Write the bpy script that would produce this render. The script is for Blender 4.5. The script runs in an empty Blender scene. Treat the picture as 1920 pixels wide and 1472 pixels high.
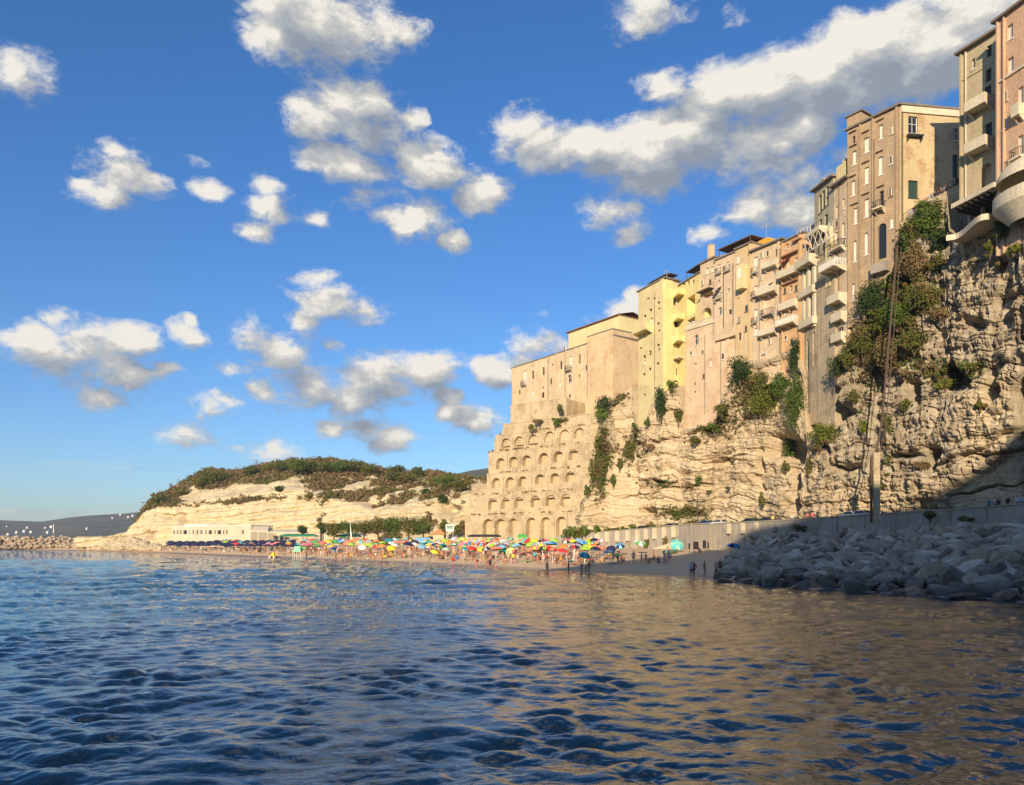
import bpy, bmesh, math, random, time
import numpy as np
from mathutils import Vector, Matrix
T0 = time.time()
random.seed(7); RNG = np.random.default_rng(7)
C = bpy.context.scene.collection
SC = bpy.context.scene
FPX, HC, HOR = 1440.0, 4.0, 1016.0          # focal length in photo pixels, eye height, horizon row

# ------------------------------------------------------------------ camera
cam_d = bpy.data.cameras.new('camera'); cam = bpy.data.objects.new('camera', cam_d); C.objects.link(cam)
cam.location = (0, 0, HC); cam.rotation_euler = (math.radians(90), 0, 0)
cam_d.sensor_width = 36; cam_d.lens = 36 * FPX / 1920; cam_d.shift_y = (HOR - 736) / 1920
cam_d.clip_end = 20000; SC.camera = cam

# ------------------------------------------------------------------ sun, sky, exposure
SUN_EL = math.radians(17.0)
SUN_AZ = -0.25                                # the sun stands behind the camera, to its left
sdir = Vector((math.sin(SUN_AZ) * math.cos(SUN_EL), -math.cos(SUN_AZ) * math.cos(SUN_EL), math.sin(SUN_EL)))
sl = bpy.data.lights.new('sun', 'SUN'); sl.energy = 4.8; sl.angle = math.radians(0.5); sl.color = (1.0, 0.80, 0.55)
so = bpy.data.objects.new('sun', sl); C.objects.link(so); so.location = (0, -100, 200)
so.rotation_euler = (-sdir).to_track_quat('-Z', 'Y').to_euler()
SC.view_settings.view_transform = 'Standard'; SC.view_settings.look = 'None'
SC.view_settings.exposure = 0.42; SC.view_settings.gamma = 1.0; SC.view_settings.use_curve_mapping = False
SC.cycles.use_denoising = True
SC.cycles.max_bounces = 6; SC.cycles.diffuse_bounces = 3; SC.cycles.glossy_bounces = 3
SC.cycles.caustics_reflective = False; SC.cycles.caustics_refractive = False

class NT:
    """tiny node-tree writer"""
    def __init__(s, nt): s.nt = nt; s.L = nt.links
    def n(s, t, **kw):
        x = s.nt.nodes.new(t)
        for k, v in kw.items(): setattr(x, k, v)
        return x
    def inp(s, sock, v):
        if isinstance(v, bpy.types.NodeSocket): s.L.new(v, sock)
        elif v is not None:
            try: sock.default_value = v
            except Exception: sock.default_value = (*v, 1.0)
    def m(s, op, a=None, b=None, c=None, clamp=False):
        x = s.n('ShaderNodeMath', operation=op); x.use_clamp = clamp
        for i, v in enumerate((a, b, c)): s.inp(x.inputs[i], v)
        return x.outputs[0]
    def vm(s, op, a=None, b=None, out=0):
        x = s.n('ShaderNodeVectorMath', operation=op)
        s.inp(x.inputs[0], a); s.inp(x.inputs[1], b)
        return x.outputs[out]
    def noise(s, vec, scale, detail=4, rough=0.55, lac=2.0, dist=0.0, out=0):
        x = s.n('ShaderNodeTexNoise'); s.inp(x.inputs['Vector'], vec)
        x.inputs['Scale'].default_value = scale; x.inputs['Detail'].default_value = detail
        x.inputs['Roughness'].default_value = rough; x.inputs['Lacunarity'].default_value = lac
        x.inputs['Distortion'].default_value = dist
        return x.outputs[out]
    def mr(s, v, a, b, c=0.0, d=1.0, smooth=False):
        x = s.n('ShaderNodeMapRange'); x.interpolation_type = 'SMOOTHSTEP' if smooth else 'LINEAR'; x.clamp = True
        for i, q in enumerate((v, a, b, c, d)): s.inp(x.inputs[i], q)
        return x.outputs[0]
    def mix(s, f, a, b, mode='MIX'):
        x = s.n('ShaderNodeMix', data_type='RGBA', blend_type=mode)
        s.inp(x.inputs[0], f); s.inp(x.inputs[6], a if isinstance(a, bpy.types.NodeSocket) else (*a, 1)[:4])
        s.inp(x.inputs[7], b if isinstance(b, bpy.types.NodeSocket) else (*b, 1)[:4])
        return x.outputs[2]

world = bpy.data.worlds.new('World'); SC.world = world; world.use_nodes = True
wn = world.node_tree; wn.nodes.clear(); W = NT(wn)
try:
    world.cycles.sampling_method = 'MANUAL'; world.cycles.sample_map_resolution = 512
except Exception: pass
sky = W.n('ShaderNodeTexSky', sky_type='NISHITA'); sky.sun_disc = False
sky.sun_elevation = SUN_EL
sky.sun_rotation = math.atan2(sdir.x, sdir.y)
sky.altitude = 0; sky.air_density = 1.0; sky.dust_density = 0.35; sky.ozone_density = 2.5
tc = W.n('ShaderNodeTexCoord'); P0 = tc.outputs['Generated']
KZ = 1.75
def pdir(px, py):
    v = Vector(((px - 960) / FPX, 1.0, (HOR - py) / FPX)).normalized()
    return (v.x, v.y, v.z * KZ)
CLOUDS = """600,38,105 555,15,75 640,88,60 705,50,62 520,60,48 745,60,30 655,195,80 600,222,62 695,250,52 568,205,36
645,318,70 580,298,38 668,368,56 520,392,68 498,345,42 592,412,36 492,435,44 812,318,64 770,298,36 905,360,54 870,372,34
780,418,62 850,452,30 722,402,36 222,322,66 285,345,46 160,345,42 200,372,62 385,352,36 205,285,28 370,300,22 42,145,46,.62
600,555,80 595,518,40 692,578,56 555,592,50 520,652,96 445,692,42 622,652,34 570,722,90 690,722,105 790,702,76 838,742,46
500,732,56 660,760,70 160,668,88 75,640,58 245,640,48 240,704,70 200,742,46 310,688,28 360,632,40 365,604,18 400,768,60 355,812,66
670,796,66 735,822,56 620,800,40 890,790,62 850,772,34 940,705,50 1012,640,62 1165,592,50 1190,560,34 980,688,50 905,690,30
1030,272,82,1.15 985,240,50 1110,268,66,1.1 1200,292,105,1.3 1300,250,115,1.4 1250,168,62 1345,180,72,1.15 1440,170,95,1.4 1410,270,95,1.3 1520,150,100,1.5 1500,230,90,1.3
1610,160,110,1.5 1620,100,100,1.5 1720,80,120,1.5 1820,30,120,1.5 1700,150,80,1.3 1900,60,110,1.4 1790,120,80,1.2 1240,240,70,1.2 1150,395,52,.8 1170,440,34,.7 1410,392,60,.8 1490,385,70,.9 1545,340,60,.9
1590,300,60 1220,12,60 1375,42,26,.7 1330,440,30,.6 500,850,40,.6 430,850,30,.6 785,228,20,.6 100,600,26,.6""".split()
g = bpy.data.node_groups.new('cloud_field', 'ShaderNodeTree')
g.interface.new_socket('P', in_out='INPUT', socket_type='NodeSocketVector')
g.interface.new_socket('D', in_out='OUTPUT', socket_type='NodeSocketFloat')
G = NT(g); gi = G.n('NodeGroupInput'); go = G.n('NodeGroupOutput'); gp = gi.outputs[0]
warp = G.noise(gp, 9.0, 3, 0.6, out=1)
wv = G.vm('MULTIPLY_ADD', warp, (0.05, 0.05, 0.05)); wv.node.inputs[2].default_value = (-0.025, -0.025, -0.025)
gw = G.vm('ADD', gp, wv)
acc = None
for c in CLOUDS:
    x, y, r, kb = (list(map(float, c.split(','))) + [1.0])[:4]
    rr = r / FPX * 1.04 * (0.75 if y > 880 else 1)
    d = G.vm('DISTANCE', gw, pdir(x, y), out=1)
    v = G.m('MULTIPLY_ADD', d, -kb / rr, kb)
    if acc is None: acc = v
    else:
        x_ = G.n('ShaderNodeMath', operation='SMOOTH_MAX'); G.inp(x_.inputs[0], acc); G.inp(x_.inputs[1], v); x_.inputs[2].default_value = 0.22
        acc = x_.outputs[0]
# the rest of the sky, outside the frame, carries the same broken clouds
sep = G.n('ShaderNodeSeparateXYZ'); G.inp(sep.inputs[0], gp)
away = G.mr(sep.outputs[1], 0.70, 0.55, 0, 1, True)
gen = G.noise(gp, 2.2, 3, 0.55)
gen2 = G.m('MULTIPLY_ADD', gen, 3.2, -1.75)
gen3 = G.m('MULTIPLY_ADD', away, 3.0, -3.0)
acc = G.m('MAXIMUM', acc, G.m('ADD', gen2, gen3))
f1 = G.noise(gw, 13.0, 8, 0.66, 2.1)
f2 = G.noise(gp, 5.0, 5, 0.62, dist=0.6)
base = G.m('MAXIMUM', acc, -0.9)
nz = G.m('MULTIPLY_ADD', f1, 2.6, -1.30)
nz2 = G.m('MULTIPLY_ADD', f2, 2.1, -1.05)
dens = G.m('ADD', G.m('ADD', base, nz), nz2)
dens = G.m('SUBTRACT', dens, G.mr(base, -0.25, -0.9, 0.0, 1.2))
G.inp(go.inputs[0], dens)
def field(vec):
    x = W.n('ShaderNodeGroup'); x.node_tree = g; W.inp(x.inputs[0], vec); return x.outputs[0]
pz = W.vm('MULTIPLY', P0, (1, 1, KZ))
d0 = field(pz); d1 = field(W.vm('ADD', pz, (-0.016, 0.0, 0.045)))
alpha = W.mr(d0, -0.08, 0.62, 0, 1, True)
rel = W.m('SUBTRACT', d0, d1)
shade = W.m('ADD', W.m('MULTIPLY', rel, 0.70), W.m('MULTIPLY_ADD', d1, -0.20, 0.43))
shade = W.m('ADD', shade, 0.0, clamp=True)
ccol = W.n('ShaderNodeValToRGB'); W.inp(ccol.inputs[0], shade)
cr = ccol.color_ramp; cr.elements[0].position = 0.0; cr.elements[0].color = (0.22, 0.25, 0.30, 1)
cr.elements[1].position = 1.0; cr.elements[1].color = (0.68, 0.65, 0.59, 1)
e = cr.elements.new(0.33); e.color = (0.31, 0.335, 0.37, 1)
e = cr.elements.new(0.66); e.color = (0.43, 0.43, 0.42, 1)
SKY_K = 0.090
sepw = W.n('ShaderNodeSeparateXYZ'); W.inp(sepw.inputs[0], P0)
hs = W.n('ShaderNodeHueSaturation'); W.inp(hs.inputs['Color'], sky.outputs[0]); hs.inputs['Saturation'].default_value = 1.12
hs.inputs['Value'].default_value = 1.0
tint = W.mix(W.mr(sepw.outputs[2], 0.0, 0.45), (0.78, 0.93, 1.20), (0.66, 1.0, 1.36))
skt = W.mix(1.0, hs.outputs[0], tint, 'MULTIPLY')
stk = W.noise(W.vm('MULTIPLY', P0, (1.6, 1.6, 42.0)), 1.7, 4, 0.55)
stm = W.m('MULTIPLY', W.mr(stk, 0.50, 0.68, 0, 0.42, True), W.m('MULTIPLY', W.mr(sepw.outputs[2], 0.0, 0.02), W.mr(sepw.outputs[2], 0.11, 0.05)))
alpha = W.m('MAXIMUM', alpha, stm)
low = W.mr(sepw.outputs[2], 0.0, 0.10, 0.6, 1.0, True)     # clouds thin out towards the horizon
cl = W.n('ShaderNodeVectorMath', operation='SCALE'); W.inp(cl.inputs[0], ccol.outputs[0]); cl.inputs['Scale'].default_value = 1.0 / SKY_K
skc = W.mix(W.m('MULTIPLY', alpha, low), skt, cl.outputs[0])
bg = W.n('ShaderNodeBackground'); W.inp(bg.inputs[0], skc); bg.inputs[1].default_value = SKY_K
wo = W.n('ShaderNodeOutputWorld'); W.L.new(bg.outputs[0], wo.inputs[0])

# ------------------------------------------------------------------ numpy noise
_perm = RNG.permutation(4096).astype(np.int64)
_grad = RNG.normal(size=(4096, 3)); _grad /= np.linalg.norm(_grad, axis=1)[:, None]
def perlin(p):
    p = np.asarray(p, float); i = np.floor(p).astype(np.int64); f = p - i; u = f * f * f * (f * (f * 6 - 15) + 10)
    out = 0
    for dx in (0, 1):
        for dy in (0, 1):
            for dz in (0, 1):
                h = _perm[(_perm[(_perm[(i[..., 0] + dx) & 4095] + i[..., 1] + dy) & 4095] + i[..., 2] + dz) & 4095]
                gr = _grad[h]
                dot = gr[..., 0] * (f[..., 0] - dx) + gr[..., 1] * (f[..., 1] - dy) + gr[..., 2] * (f[..., 2] - dz)
                w = (u[..., 0] if dx else 1 - u[..., 0]) * (u[..., 1] if dy else 1 - u[..., 1]) * (u[..., 2] if dz else 1 - u[..., 2])
                out = out + w * dot
    return out * 1.6
def fbm(p, oct=4, gain=0.5, ridge=False):
    a, s, o, q = 1.0, 0.0, 0.0, np.asarray(p, float)
    for k in range(oct):
        n = perlin(q)
        if ridge: n = 1 - 2 * np.abs(n)
        o = o + a * n; s += a; a *= gain; q = q * 2.03 + 17.3
    return o / s
def sstep(a, b, x):
    t = np.clip((x - a) / (b - a), 0, 1); return t * t * (3 - 2 * t)
def P(px, py, D):
    px, py, D = np.broadcast_arrays(px, py, D)
    return np.stack([(px - 960) / FPX * D, D * 1.0, HC + (HOR - py) / FPX * D], -1)
def interp(pairs, x): 
    a = np.array(pairs, float); return np.interp(x, a[:, 0], a[:, 1])

ORD = 'first second third fourth fifth sixth seventh eighth ninth tenth eleventh twelfth thirteenth fourteenth fifteenth sixteenth seventeenth eighteenth nineteenth twentieth'.split()
# ------------------------------------------------------------------ objects
def tag(o, label=None, cat=None, group=None, kind=None):
    if label: o['label'] = label
    if cat: o['category'] = cat
    if group: o['group'] = group
    if kind: o['kind'] = kind
    return o
def empty(name, loc, rz=0.0, label=None, cat=None, group=None):
    o = bpy.data.objects.new(name, None); C.objects.link(o); o.location = loc; o.rotation_euler = (0, 0, rz)
    o.empty_display_size = 0.3
    return tag(o, label, cat, group)
def link(name, me, mats=None, parent=None, loc=None):
    o = bpy.data.objects.new(name, me); C.objects.link(o)
    if mats is not None:
        me.materials.clear()
        for m in (mats if isinstance(mats, (list, tuple)) else [mats]): me.materials.append(m)
    if parent is not None: o.parent = parent
    if loc is not None: o.location = loc
    return o
def mesh_np(name, v, f, smooth=False, mi=None):
    me = bpy.data.meshes.new(name); v = np.asarray(v, np.float32).reshape(-1, 3)
    me.vertices.add(len(v)); me.vertices.foreach_set('co', v.ravel())
    f = np.asarray(f, np.int32); k = f.shape[1]
    me.loops.add(f.size); me.loops.foreach_set('vertex_index', f.ravel())
    me.polygons.add(len(f)); me.polygons.foreach_set('loop_start', np.arange(0, f.size, k, dtype=np.int32))
    if mi is not None: me.polygons.foreach_set('material_index', np.asarray(mi, np.int32))
    me.update(calc_edges=True)
    me.polygons.foreach_set('use_smooth', np.full(len(f), smooth)); return me
def grid_faces(nr, nc):
    i = np.arange(nr - 1)[:, None] * nc + np.arange(nc - 1)[None, :]
    return np.stack([i, i + 1, i + nc + 1, i + nc], -1).reshape(-1, 4)
def add_attr(me, name, val):
    a = me.attributes.new(name, 'FLOAT', 'POINT'); a.data.foreach_set('value', np.asarray(val, np.float32).ravel())

class MB:
    """mesh builder: quads/tris in world space, linked relative to a parent's location"""
    def __init__(s): s.v = []; s.f = []; s.mi = []
    def poly(s, pts, mi=0):
        b = len(s.v); s.v += [tuple(p) for p in pts]; s.f.append(tuple(range(b, b + len(pts)))); s.mi.append(mi)
    def box(s, o, x, y, z, mi=0):
        """o corner, x/y/z edge vectors"""
        o, x, y, z = map(Vector, (o, x, y, z)); b = len(s.v)
        for k in range(8): s.v.append(tuple(o + (x if k & 1 else Vector()) + (y if k & 2 else Vector()) + (z if k & 4 else Vector())))
        q = [(0, 2, 3, 1), (4, 5, 7, 6), (0, 1, 5, 4), (2, 6, 7, 3), (0, 4, 6, 2), (1, 3, 7, 5)]
        if x.cross(y).dot(z) < 0: q = [t[::-1] for t in q]
        for t in q: s.f.append(tuple(b + i for i in t)); s.mi.append(mi)
    def abox(s, x0, x1, y0, y1, z0, z1, mi=0): s.box((x0, y0, z0), (x1 - x0, 0, 0), (0, y1 - y0, 0), (0, 0, z1 - z0), mi)
    def tube(s, a, b, r0, r1=None, n=6, mi=0, cap=True):
        r1 = r0 if r1 is None else r1; a = Vector(a); b = Vector(b); d = (b - a).normalized()
        u = d.orthogonal().normalized(); w = d.cross(u); i0 = len(s.v)
        for c, r in ((a, r0), (b, r1)):
            for k in range(n):
                t = 2 * math.pi * k / n; s.v.append(tuple(c + u * math.cos(t) * r + w * math.sin(t) * r))
        for k in range(n):
            j = (k + 1) % n; s.f.append((i0 + k, i0 + j, i0 + n + j, i0 + n + k)); s.mi.append(mi)
        if cap:
            s.f.append(tuple(i0 + k for k in range(n))[::-1]); s.mi.append(mi)
            s.f.append(tuple(i0 + n + k for k in range(n))); s.mi.append(mi)
    def build(s, name, mats, parent=None, smooth=False, local=False):
        me = bpy.data.meshes.new(name); off = Vector((0, 0, 0))
        M = Matrix.Identity(4)
        if parent is not None and not local:
            q = parent
            chain = []
            while q is not None: chain.append(q); q = q.parent
            for q in reversed(chain): M = M @ (Matrix.Translation(q.location) @ q.rotation_euler.to_matrix().to_4x4())
            Mi = M.inverted(); vs = [tuple(Mi @ Vector(p)) for p in s.v]
        else: vs = s.v
        me.from_pydata(vs, [], s.f); me.update()
        ms = mats if isinstance(mats, (list, tuple)) else [mats]
        for m in ms: me.materials.append(m)
        if len(ms) > 1: me.polygons.foreach_set('material_index', s.mi)
        if smooth: me.polygons.foreach_set('use_smooth', [True] * len(s.f))
        o = bpy.data.objects.new(name, me); C.objects.link(o)
        if parent is not None: o.parent = parent
        return o
def copy_tree(o, parent=None):
    c = o.copy(); C.objects.link(c); c.parent = parent
    for ch in list(o.children): copy_tree(ch, c)
    return c

# ------------------------------------------------------------------ materials
def new_mat(name):
    m = bpy.data.materials.new(name); m.use_nodes = True; nt = m.node_tree; nt.nodes.clear(); N = NT(nt)
    out = N.n('ShaderNodeOutputMaterial'); b = N.n('ShaderNodeBsdfPrincipled'); N.L.new(b.outputs[0], out.inputs[0])
    return m, N, b
def bump(N, b, h, strength=0.5, dist=0.1):
    x = N.n('ShaderNodeBump'); x.inputs['Strength'].default_value = strength; x.inputs['Distance'].default_value = dist
    N.inp(x.inputs['Height'], h); N.L.new(x.outputs[0], b.inputs['Normal'])
def pos(N):
    return N.n('ShaderNodeNewGeometry').outputs['Position']
_mc = {}
def plain(name, col, rough=0.7, metal=0.0, var=0.12, scale=3.0, bmp=0.0):
    k = (name,)
    if k in _mc: return _mc[k]
    m, N, b = new_mat(name); p = pos(N)
    n = N.noise(p, scale, 4)
    f = N.mr(n, 0.3, 0.7, 1 - var * 1.4, 1 + var)
    c = N.n('ShaderNodeVectorMath', operation='SCALE'); c.inputs[0].default_value = col[:3]; N.inp(c.inputs['Scale'], f)
    N.L.new(c.outputs[0], b.inputs['Base Color']); b.inputs['Roughness'].default_value = rough; b.inputs['Metallic'].default_value = metal
    if bmp: bump(N, b, n, bmp, 0.05)
    _mc[k] = m; return m
def stucco(name, col, stain=(0.16, 0.12, 0.08), patch=None, amt=0.5, patch_amt=0.5, rough=0.92, blocks=0.0):
    """plaster with streaks, blotches and (optionally) bare brick patches"""
    m, N, b = new_mat(name); p = pos(N)
    n1 = N.noise(p, 0.22, 6, 0.65); n2 = N.noise(N.vm('MULTIPLY', p, (1.6, 1.6, 0.16)), 1.0, 5, 0.6)
    n3 = N.noise(p, 3.5, 4, 0.6)
    f = N.mr(n1, 0.25, 0.75, 0.80, 1.14)
    c = N.n('ShaderNodeVectorMath', operation='SCALE'); c.inputs[0].default_value = col[:3]; N.inp(c.inputs['Scale'], f)
    cc = N.mix(N.m('MULTIPLY', N.mr(n2, 0.50, 0.74, 0, 1, True), amt), c.outputs[0], stain)
    if patch:
        br = N.n('ShaderNodeTexNoise'); N.inp(br.inputs['Vector'], p); br.inputs['Scale'].default_value = 0.33; br.inputs['Detail'].default_value = 7; br.inputs['Roughness'].default_value = 0.7
        pm = N.mr(br.outputs[0], 0.60 - 0.16 * patch_amt, 0.66 - 0.12 * patch_amt, 0, 1, True)
        w = N.noise(p, 6.0, 2)
        cc = N.mix(N.m('MULTIPLY', pm, N.mr(w, 0.3, 0.6, 0.35, 0.9)), cc, patch)
    f3 = N.mr(n3, 0.3, 0.7, 0.86, 1.10)
    n5 = N.noise(N.vm('MULTIPLY', p, (5.0, 5.0, 0.22)), 1.0, 3, 0.6); cc = N.mix(N.mr(n5, 0.56, 0.72, 0, 0.38, True), cc, tuple(x * 0.8 for x in stain))
    hb = None
    if blocks:
        sx = N.n('ShaderNodeSeparateXYZ'); N.inp(sx.inputs[0], p); u_ = N.m('SUBTRACT', N.m('MULTIPLY', sx.outputs[0], 0.62), N.m('MULTIPLY', sx.outputs[1], 0.78))
        cb_ = N.n('ShaderNodeCombineXYZ'); N.inp(cb_.inputs[0], u_); N.inp(cb_.inputs[1], sx.outputs[2])
        bt = N.n('ShaderNodeTexBrick'); N.inp(bt.inputs['Vector'], cb_.outputs[0]); bt.inputs['Scale'].default_value = 1.0; bt.inputs['Brick Width'].default_value = blocks * 1.9; bt.inputs['Row Height'].default_value = blocks
        bt.inputs['Mortar Size'].default_value = 0.035; bt.inputs['Mortar Smooth'].default_value = 0.4; bt.inputs['Color1'].default_value = (1, 1, 1, 1); bt.inputs['Color2'].default_value = (0.78, 0.78, 0.78, 1); bt.inputs['Mortar'].default_value = (0.55, 0.55, 0.55, 1)
        cc = N.mix(N.mr(n3, 0.3, 0.6, 0.15, 0.55), cc, N.mix(1.0, cc, bt.outputs[0], 'MULTIPLY')); hb = bt.outputs[1]
    sc = N.n('ShaderNodeVectorMath', operation='SCALE'); N.inp(sc.inputs[0], cc); N.inp(sc.inputs['Scale'], f3)
    N.L.new(sc.outputs[0], b.inputs['Base Color']); b.inputs['Roughness'].default_value = rough
    hs_ = N.m('ADD', n3, N.m('MULTIPLY', n1, 1.5))
    if hb is not None: hs_ = N.m('SUBTRACT', hs_, N.m('MULTIPLY', hb, 0.8))
    bump(N, b, hs_, 0.5, 0.10)
    return m
def foliage_mat(name, c0, c1, c2=None):
    m, N, b = new_mat(name); p = pos(N)
    n = N.noise(p, 0.9, 3); w = N.n('ShaderNodeTexWhiteNoise'); N.inp(w.inputs['Vector'], N.vm('FLOOR', N.vm('MULTIPLY', p, (4, 4, 4))))
    f = N.m('ADD', N.m('MULTIPLY', N.mr(n, 0.3, 0.7), 0.6), N.m('MULTIPLY', w.outputs[0], 0.4))
    c = N.mix(f, c0, c1)
    if c2: c = N.mix(N.mr(N.noise(p, 0.35, 3), 0.52, 0.64, 0, 0.85, True), c, c2)
    N.L.new(c, b.inputs['Base Color']); b.inputs['Roughness'].default_value = 0.75
    b.inputs['Specular IOR Level'].default_value = 0.25
    return m
FOL = {
 'dark': foliage_mat('dark_leaves', (0.016, 0.034, 0.010), (0.058, 0.098, 0.022)),
 'green': foliage_mat('green_leaves', (0.036, 0.072, 0.012), (0.125, 0.180, 0.026)),
 'olive': foliage_mat('olive_leaves', (0.055, 0.068, 0.014), (0.165, 0.165, 0.036), (0.19, 0.13, 0.045)),
 'lime': foliage_mat('lime_leaves', (0.070, 0.095, 0.012), (0.190, 0.200, 0.030)),
 'brown': foliage_mat('dry_scrub_leaves', (0.13, 0.090, 0.040), (0.270, 0.185, 0.085), (0.11, 0.10, 0.035)),
 'pine': foliage_mat('pine_leaves', (0.036, 0.055, 0.014), (0.130, 0.150, 0.034)),
}
BARK = plain('bark', (0.12, 0.085, 0.055), 0.9)
def leaves(pts_c, rad, n, size, rng, flat=1.0, shell=0.62, clumps=None):
    """n leaf-sized quads through an uneven crown of overlapping clumps; returns v, f"""
    rad = np.array(rad, float); c = np.array(pts_c, float)
    k = clumps or max(4, int(n / 70))
    dirs = rng.normal(size=(k, 3)); dirs /= np.linalg.norm(dirs, axis=1)[:, None]
    cc = dirs * (rng.uniform(0.15, 0.78, (k, 1))) ; cr = rng.uniform(0.26, 0.52, k)
    idx = rng.integers(0, k, n)
    d = rng.normal(size=(n, 3)); d /= np.linalg.norm(d, axis=1)[:, None]
    r = cr[idx] * (shell + (1 - shell) * rng.random(n)) 
    p = (cc[idx] + d * r[:, None]) * rad + c
    nrm = d + rng.normal(size=(n, 3)) * 0.45; nrm /= np.linalg.norm(nrm, axis=1)[:, None]
    a = np.cross(nrm, rng.normal(size=(n, 3))); a /= np.linalg.norm(a, axis=1)[:, None] + 1e-9
    b = np.cross(nrm, a); s = size * rng.uniform(0.55, 1.25, (n, 1))
    v = np.stack([p - a * s, p - b * s * 0.6, p + a * s, p + b * s * 0.6], 1).reshape(-1, 3)
    f = np.arange(4 * n).reshape(-1, 4); return v, f
# ================================================================== THE SETTING
# ------------------------------------------------------------------ shore profile (photo column -> depth of the water's edge)
DW = [(-400, 420), (0, 400), (170, 342), (440, 222), (640, 166), (870, 128), (960, 112), (1100, 97), (1290, 84), (1350, 78), (1500, 66), (1700, 58), (1920, 51), (2200, 42)]
def sand_z(X, Y):
    px = 960 + FPX * np.asarray(X) / np.maximum(np.asarray(Y), 1e-3)
    d = np.asarray(Y) - interp(DW, px)
    return np.where(d > 0, 3.0 * (1 - np.exp(-np.maximum(d, 0) / 32.0)), d * 0.06)
def sand_at(px, D):
    return float(sand_z((px - 960) / FPX * D, D))
def ground_D(px, py, hgt=0.0):
    """depth at which something hgt metres above the sand shows at (px, py)"""
    lo, hi = float(interp(DW, px)) - 14, 300.0
    best, bd = lo, 1e9
    for D in np.linspace(lo, hi, 240):
        e = abs(sand_at(px, D) + hgt - (HC + (HOR - py) / FPX * D))
        if e < bd: bd = e; best = D
    return float(best)

# ------------------------------------------------------------------ water
def wave_tile(N, L, lmin, lmax, slope, seed, spread=2, turn=0.18):
    r = np.random.default_rng(seed); k = np.fft.fftfreq(N, L / N) * 2 * np.pi
    kx, ky = np.meshgrid(k, k, indexing='ij'); kk = np.hypot(kx, ky) + 1e-9
    lam = 2 * np.pi / kk; th = np.arctan2(ky, kx) - (np.pi / 2 + turn)
    A = kk ** -2.6 * (np.abs(np.cos(th)) ** spread + 0.10) * ((lam > lmin) & (lam < lmax))
    A = A * np.exp(-((lmin * 1.15 / lam) ** 6))
    H = A * (r.normal(size=(N, N)) + 1j * r.normal(size=(N, N)))
    h = np.fft.ifft2(H).real; sx = np.fft.ifft2(1j * kx * H).real; sy = np.fft.ifft2(1j * ky * H).real
    dx = np.fft.ifft2(-1j * kx / kk * H).real; dy = np.fft.ifft2(-1j * ky / kk * H).real
    q = slope / math.sqrt((sx ** 2 + sy ** 2).mean())
    return h * q, dx * q, dy * q, L, N
def samp(t, X, Y, rot=0.0):
    h, dx, dy, L, N = t; c, s = math.cos(rot), math.sin(rot)
    u = (X * c + Y * s) / L * N; v = (-X * s + Y * c) / L * N
    i = np.floor(u).astype(int); j = np.floor(v).astype(int); fu = u - i; fv = v - j
    o = []
    for a in (h, dx, dy):
        a00 = a[i % N, j % N]; a10 = a[(i + 1) % N, j % N]; a01 = a[i % N, (j + 1) % N]; a11 = a[(i + 1) % N, (j + 1) % N]
        o.append((a00 * (1 - fu) + a10 * fu) * (1 - fv) + (a01 * (1 - fu) + a11 * fu) * fv)
    return o[0], o[1] * c - o[2] * s, o[1] * s + o[2] * c
T1 = wave_tile(256, 67.0, 1.7, 8.0, 0.08, 1, 2, 0.22)
T2 = wave_tile(512, 19.3, 0.34, 1.3, 0.235, 2, 1, -0.15)
T3 = wave_tile(256, 5.1, 0.12, 0.34, 0.10, 3, 1, 0.3)
def water_z(X, Y, sp):
    zx = np.zeros_like(X); zy = np.zeros_like(X); zz = np.zeros_like(X)
    calm = 0.75 + 0.25 * sstep(-2, 45, interp(DW, 960 + FPX * X / np.maximum(Y, 1)) - Y)
    o1 = np.zeros_like(X); gust = np.clip(0.95 + 0.9 * perlin(np.stack([X * .16, Y * .085, o1], -1)) + 0.8 * perlin(np.stack([X * .55 + 9, Y * .24, o1], -1)), .65, 1.6)
    for t, lm, rot, ch in ((T1, 1.7, 0.0, 1.0), (T2, 0.34, 0.13, 1.0), (T3, 0.12, -0.21, 0.8)):
        f = 1 - sstep(lm * 1.1, lm * 4.0, sp); f = f * (1 + (1.5 if lm > 1.5 else 0.7) * sstep(28, 100, Y)) * (1.0 if lm > 1.5 else gust) * (0.72 + 0.28 * np.sin(X * 0.043 + Y * 0.031) * np.cos(Y * 0.07 - X * 0.021))
        h, dx, dy = samp(t, X, Y, rot); zz += h * f * calm; zx += dx * f * ch * calm; zy += dy * f * ch * calm
    return X + zx, Y + zy, zz
pyr = np.concatenate([np.arange(1780, 1478, -6.0), np.arange(1478, 1026, -0.85), np.arange(1026, 1019, -0.5), [1018.5, 1018.3]])
Dr = HC * FPX / (pyr - HOR)
tx = np.concatenate([np.linspace(-1.45, -0.74, 150)[:-1], np.linspace(-0.74, 0.74, 880), np.linspace(0.74, 1.45, 150)[1:]])
spac = np.abs(np.gradient(Dr))
X = tx[None, :] * Dr[:, None]; Y = np.repeat(Dr[:, None], len(tx), 1); S = np.repeat(spac[:, None], len(tx), 1)
xx, yy, zz = water_z(X, Y, np.maximum(S, np.abs(tx[None, :]) * 0 + 0.0017 * Y))
edge = 1 - sstep(1.25, 1.42, np.abs(X / Y)); zz *= edge; xx = X + (xx - X) * edge; yy = Y + (yy - Y) * edge
V = np.stack([xx, yy, zz], -1)
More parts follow.
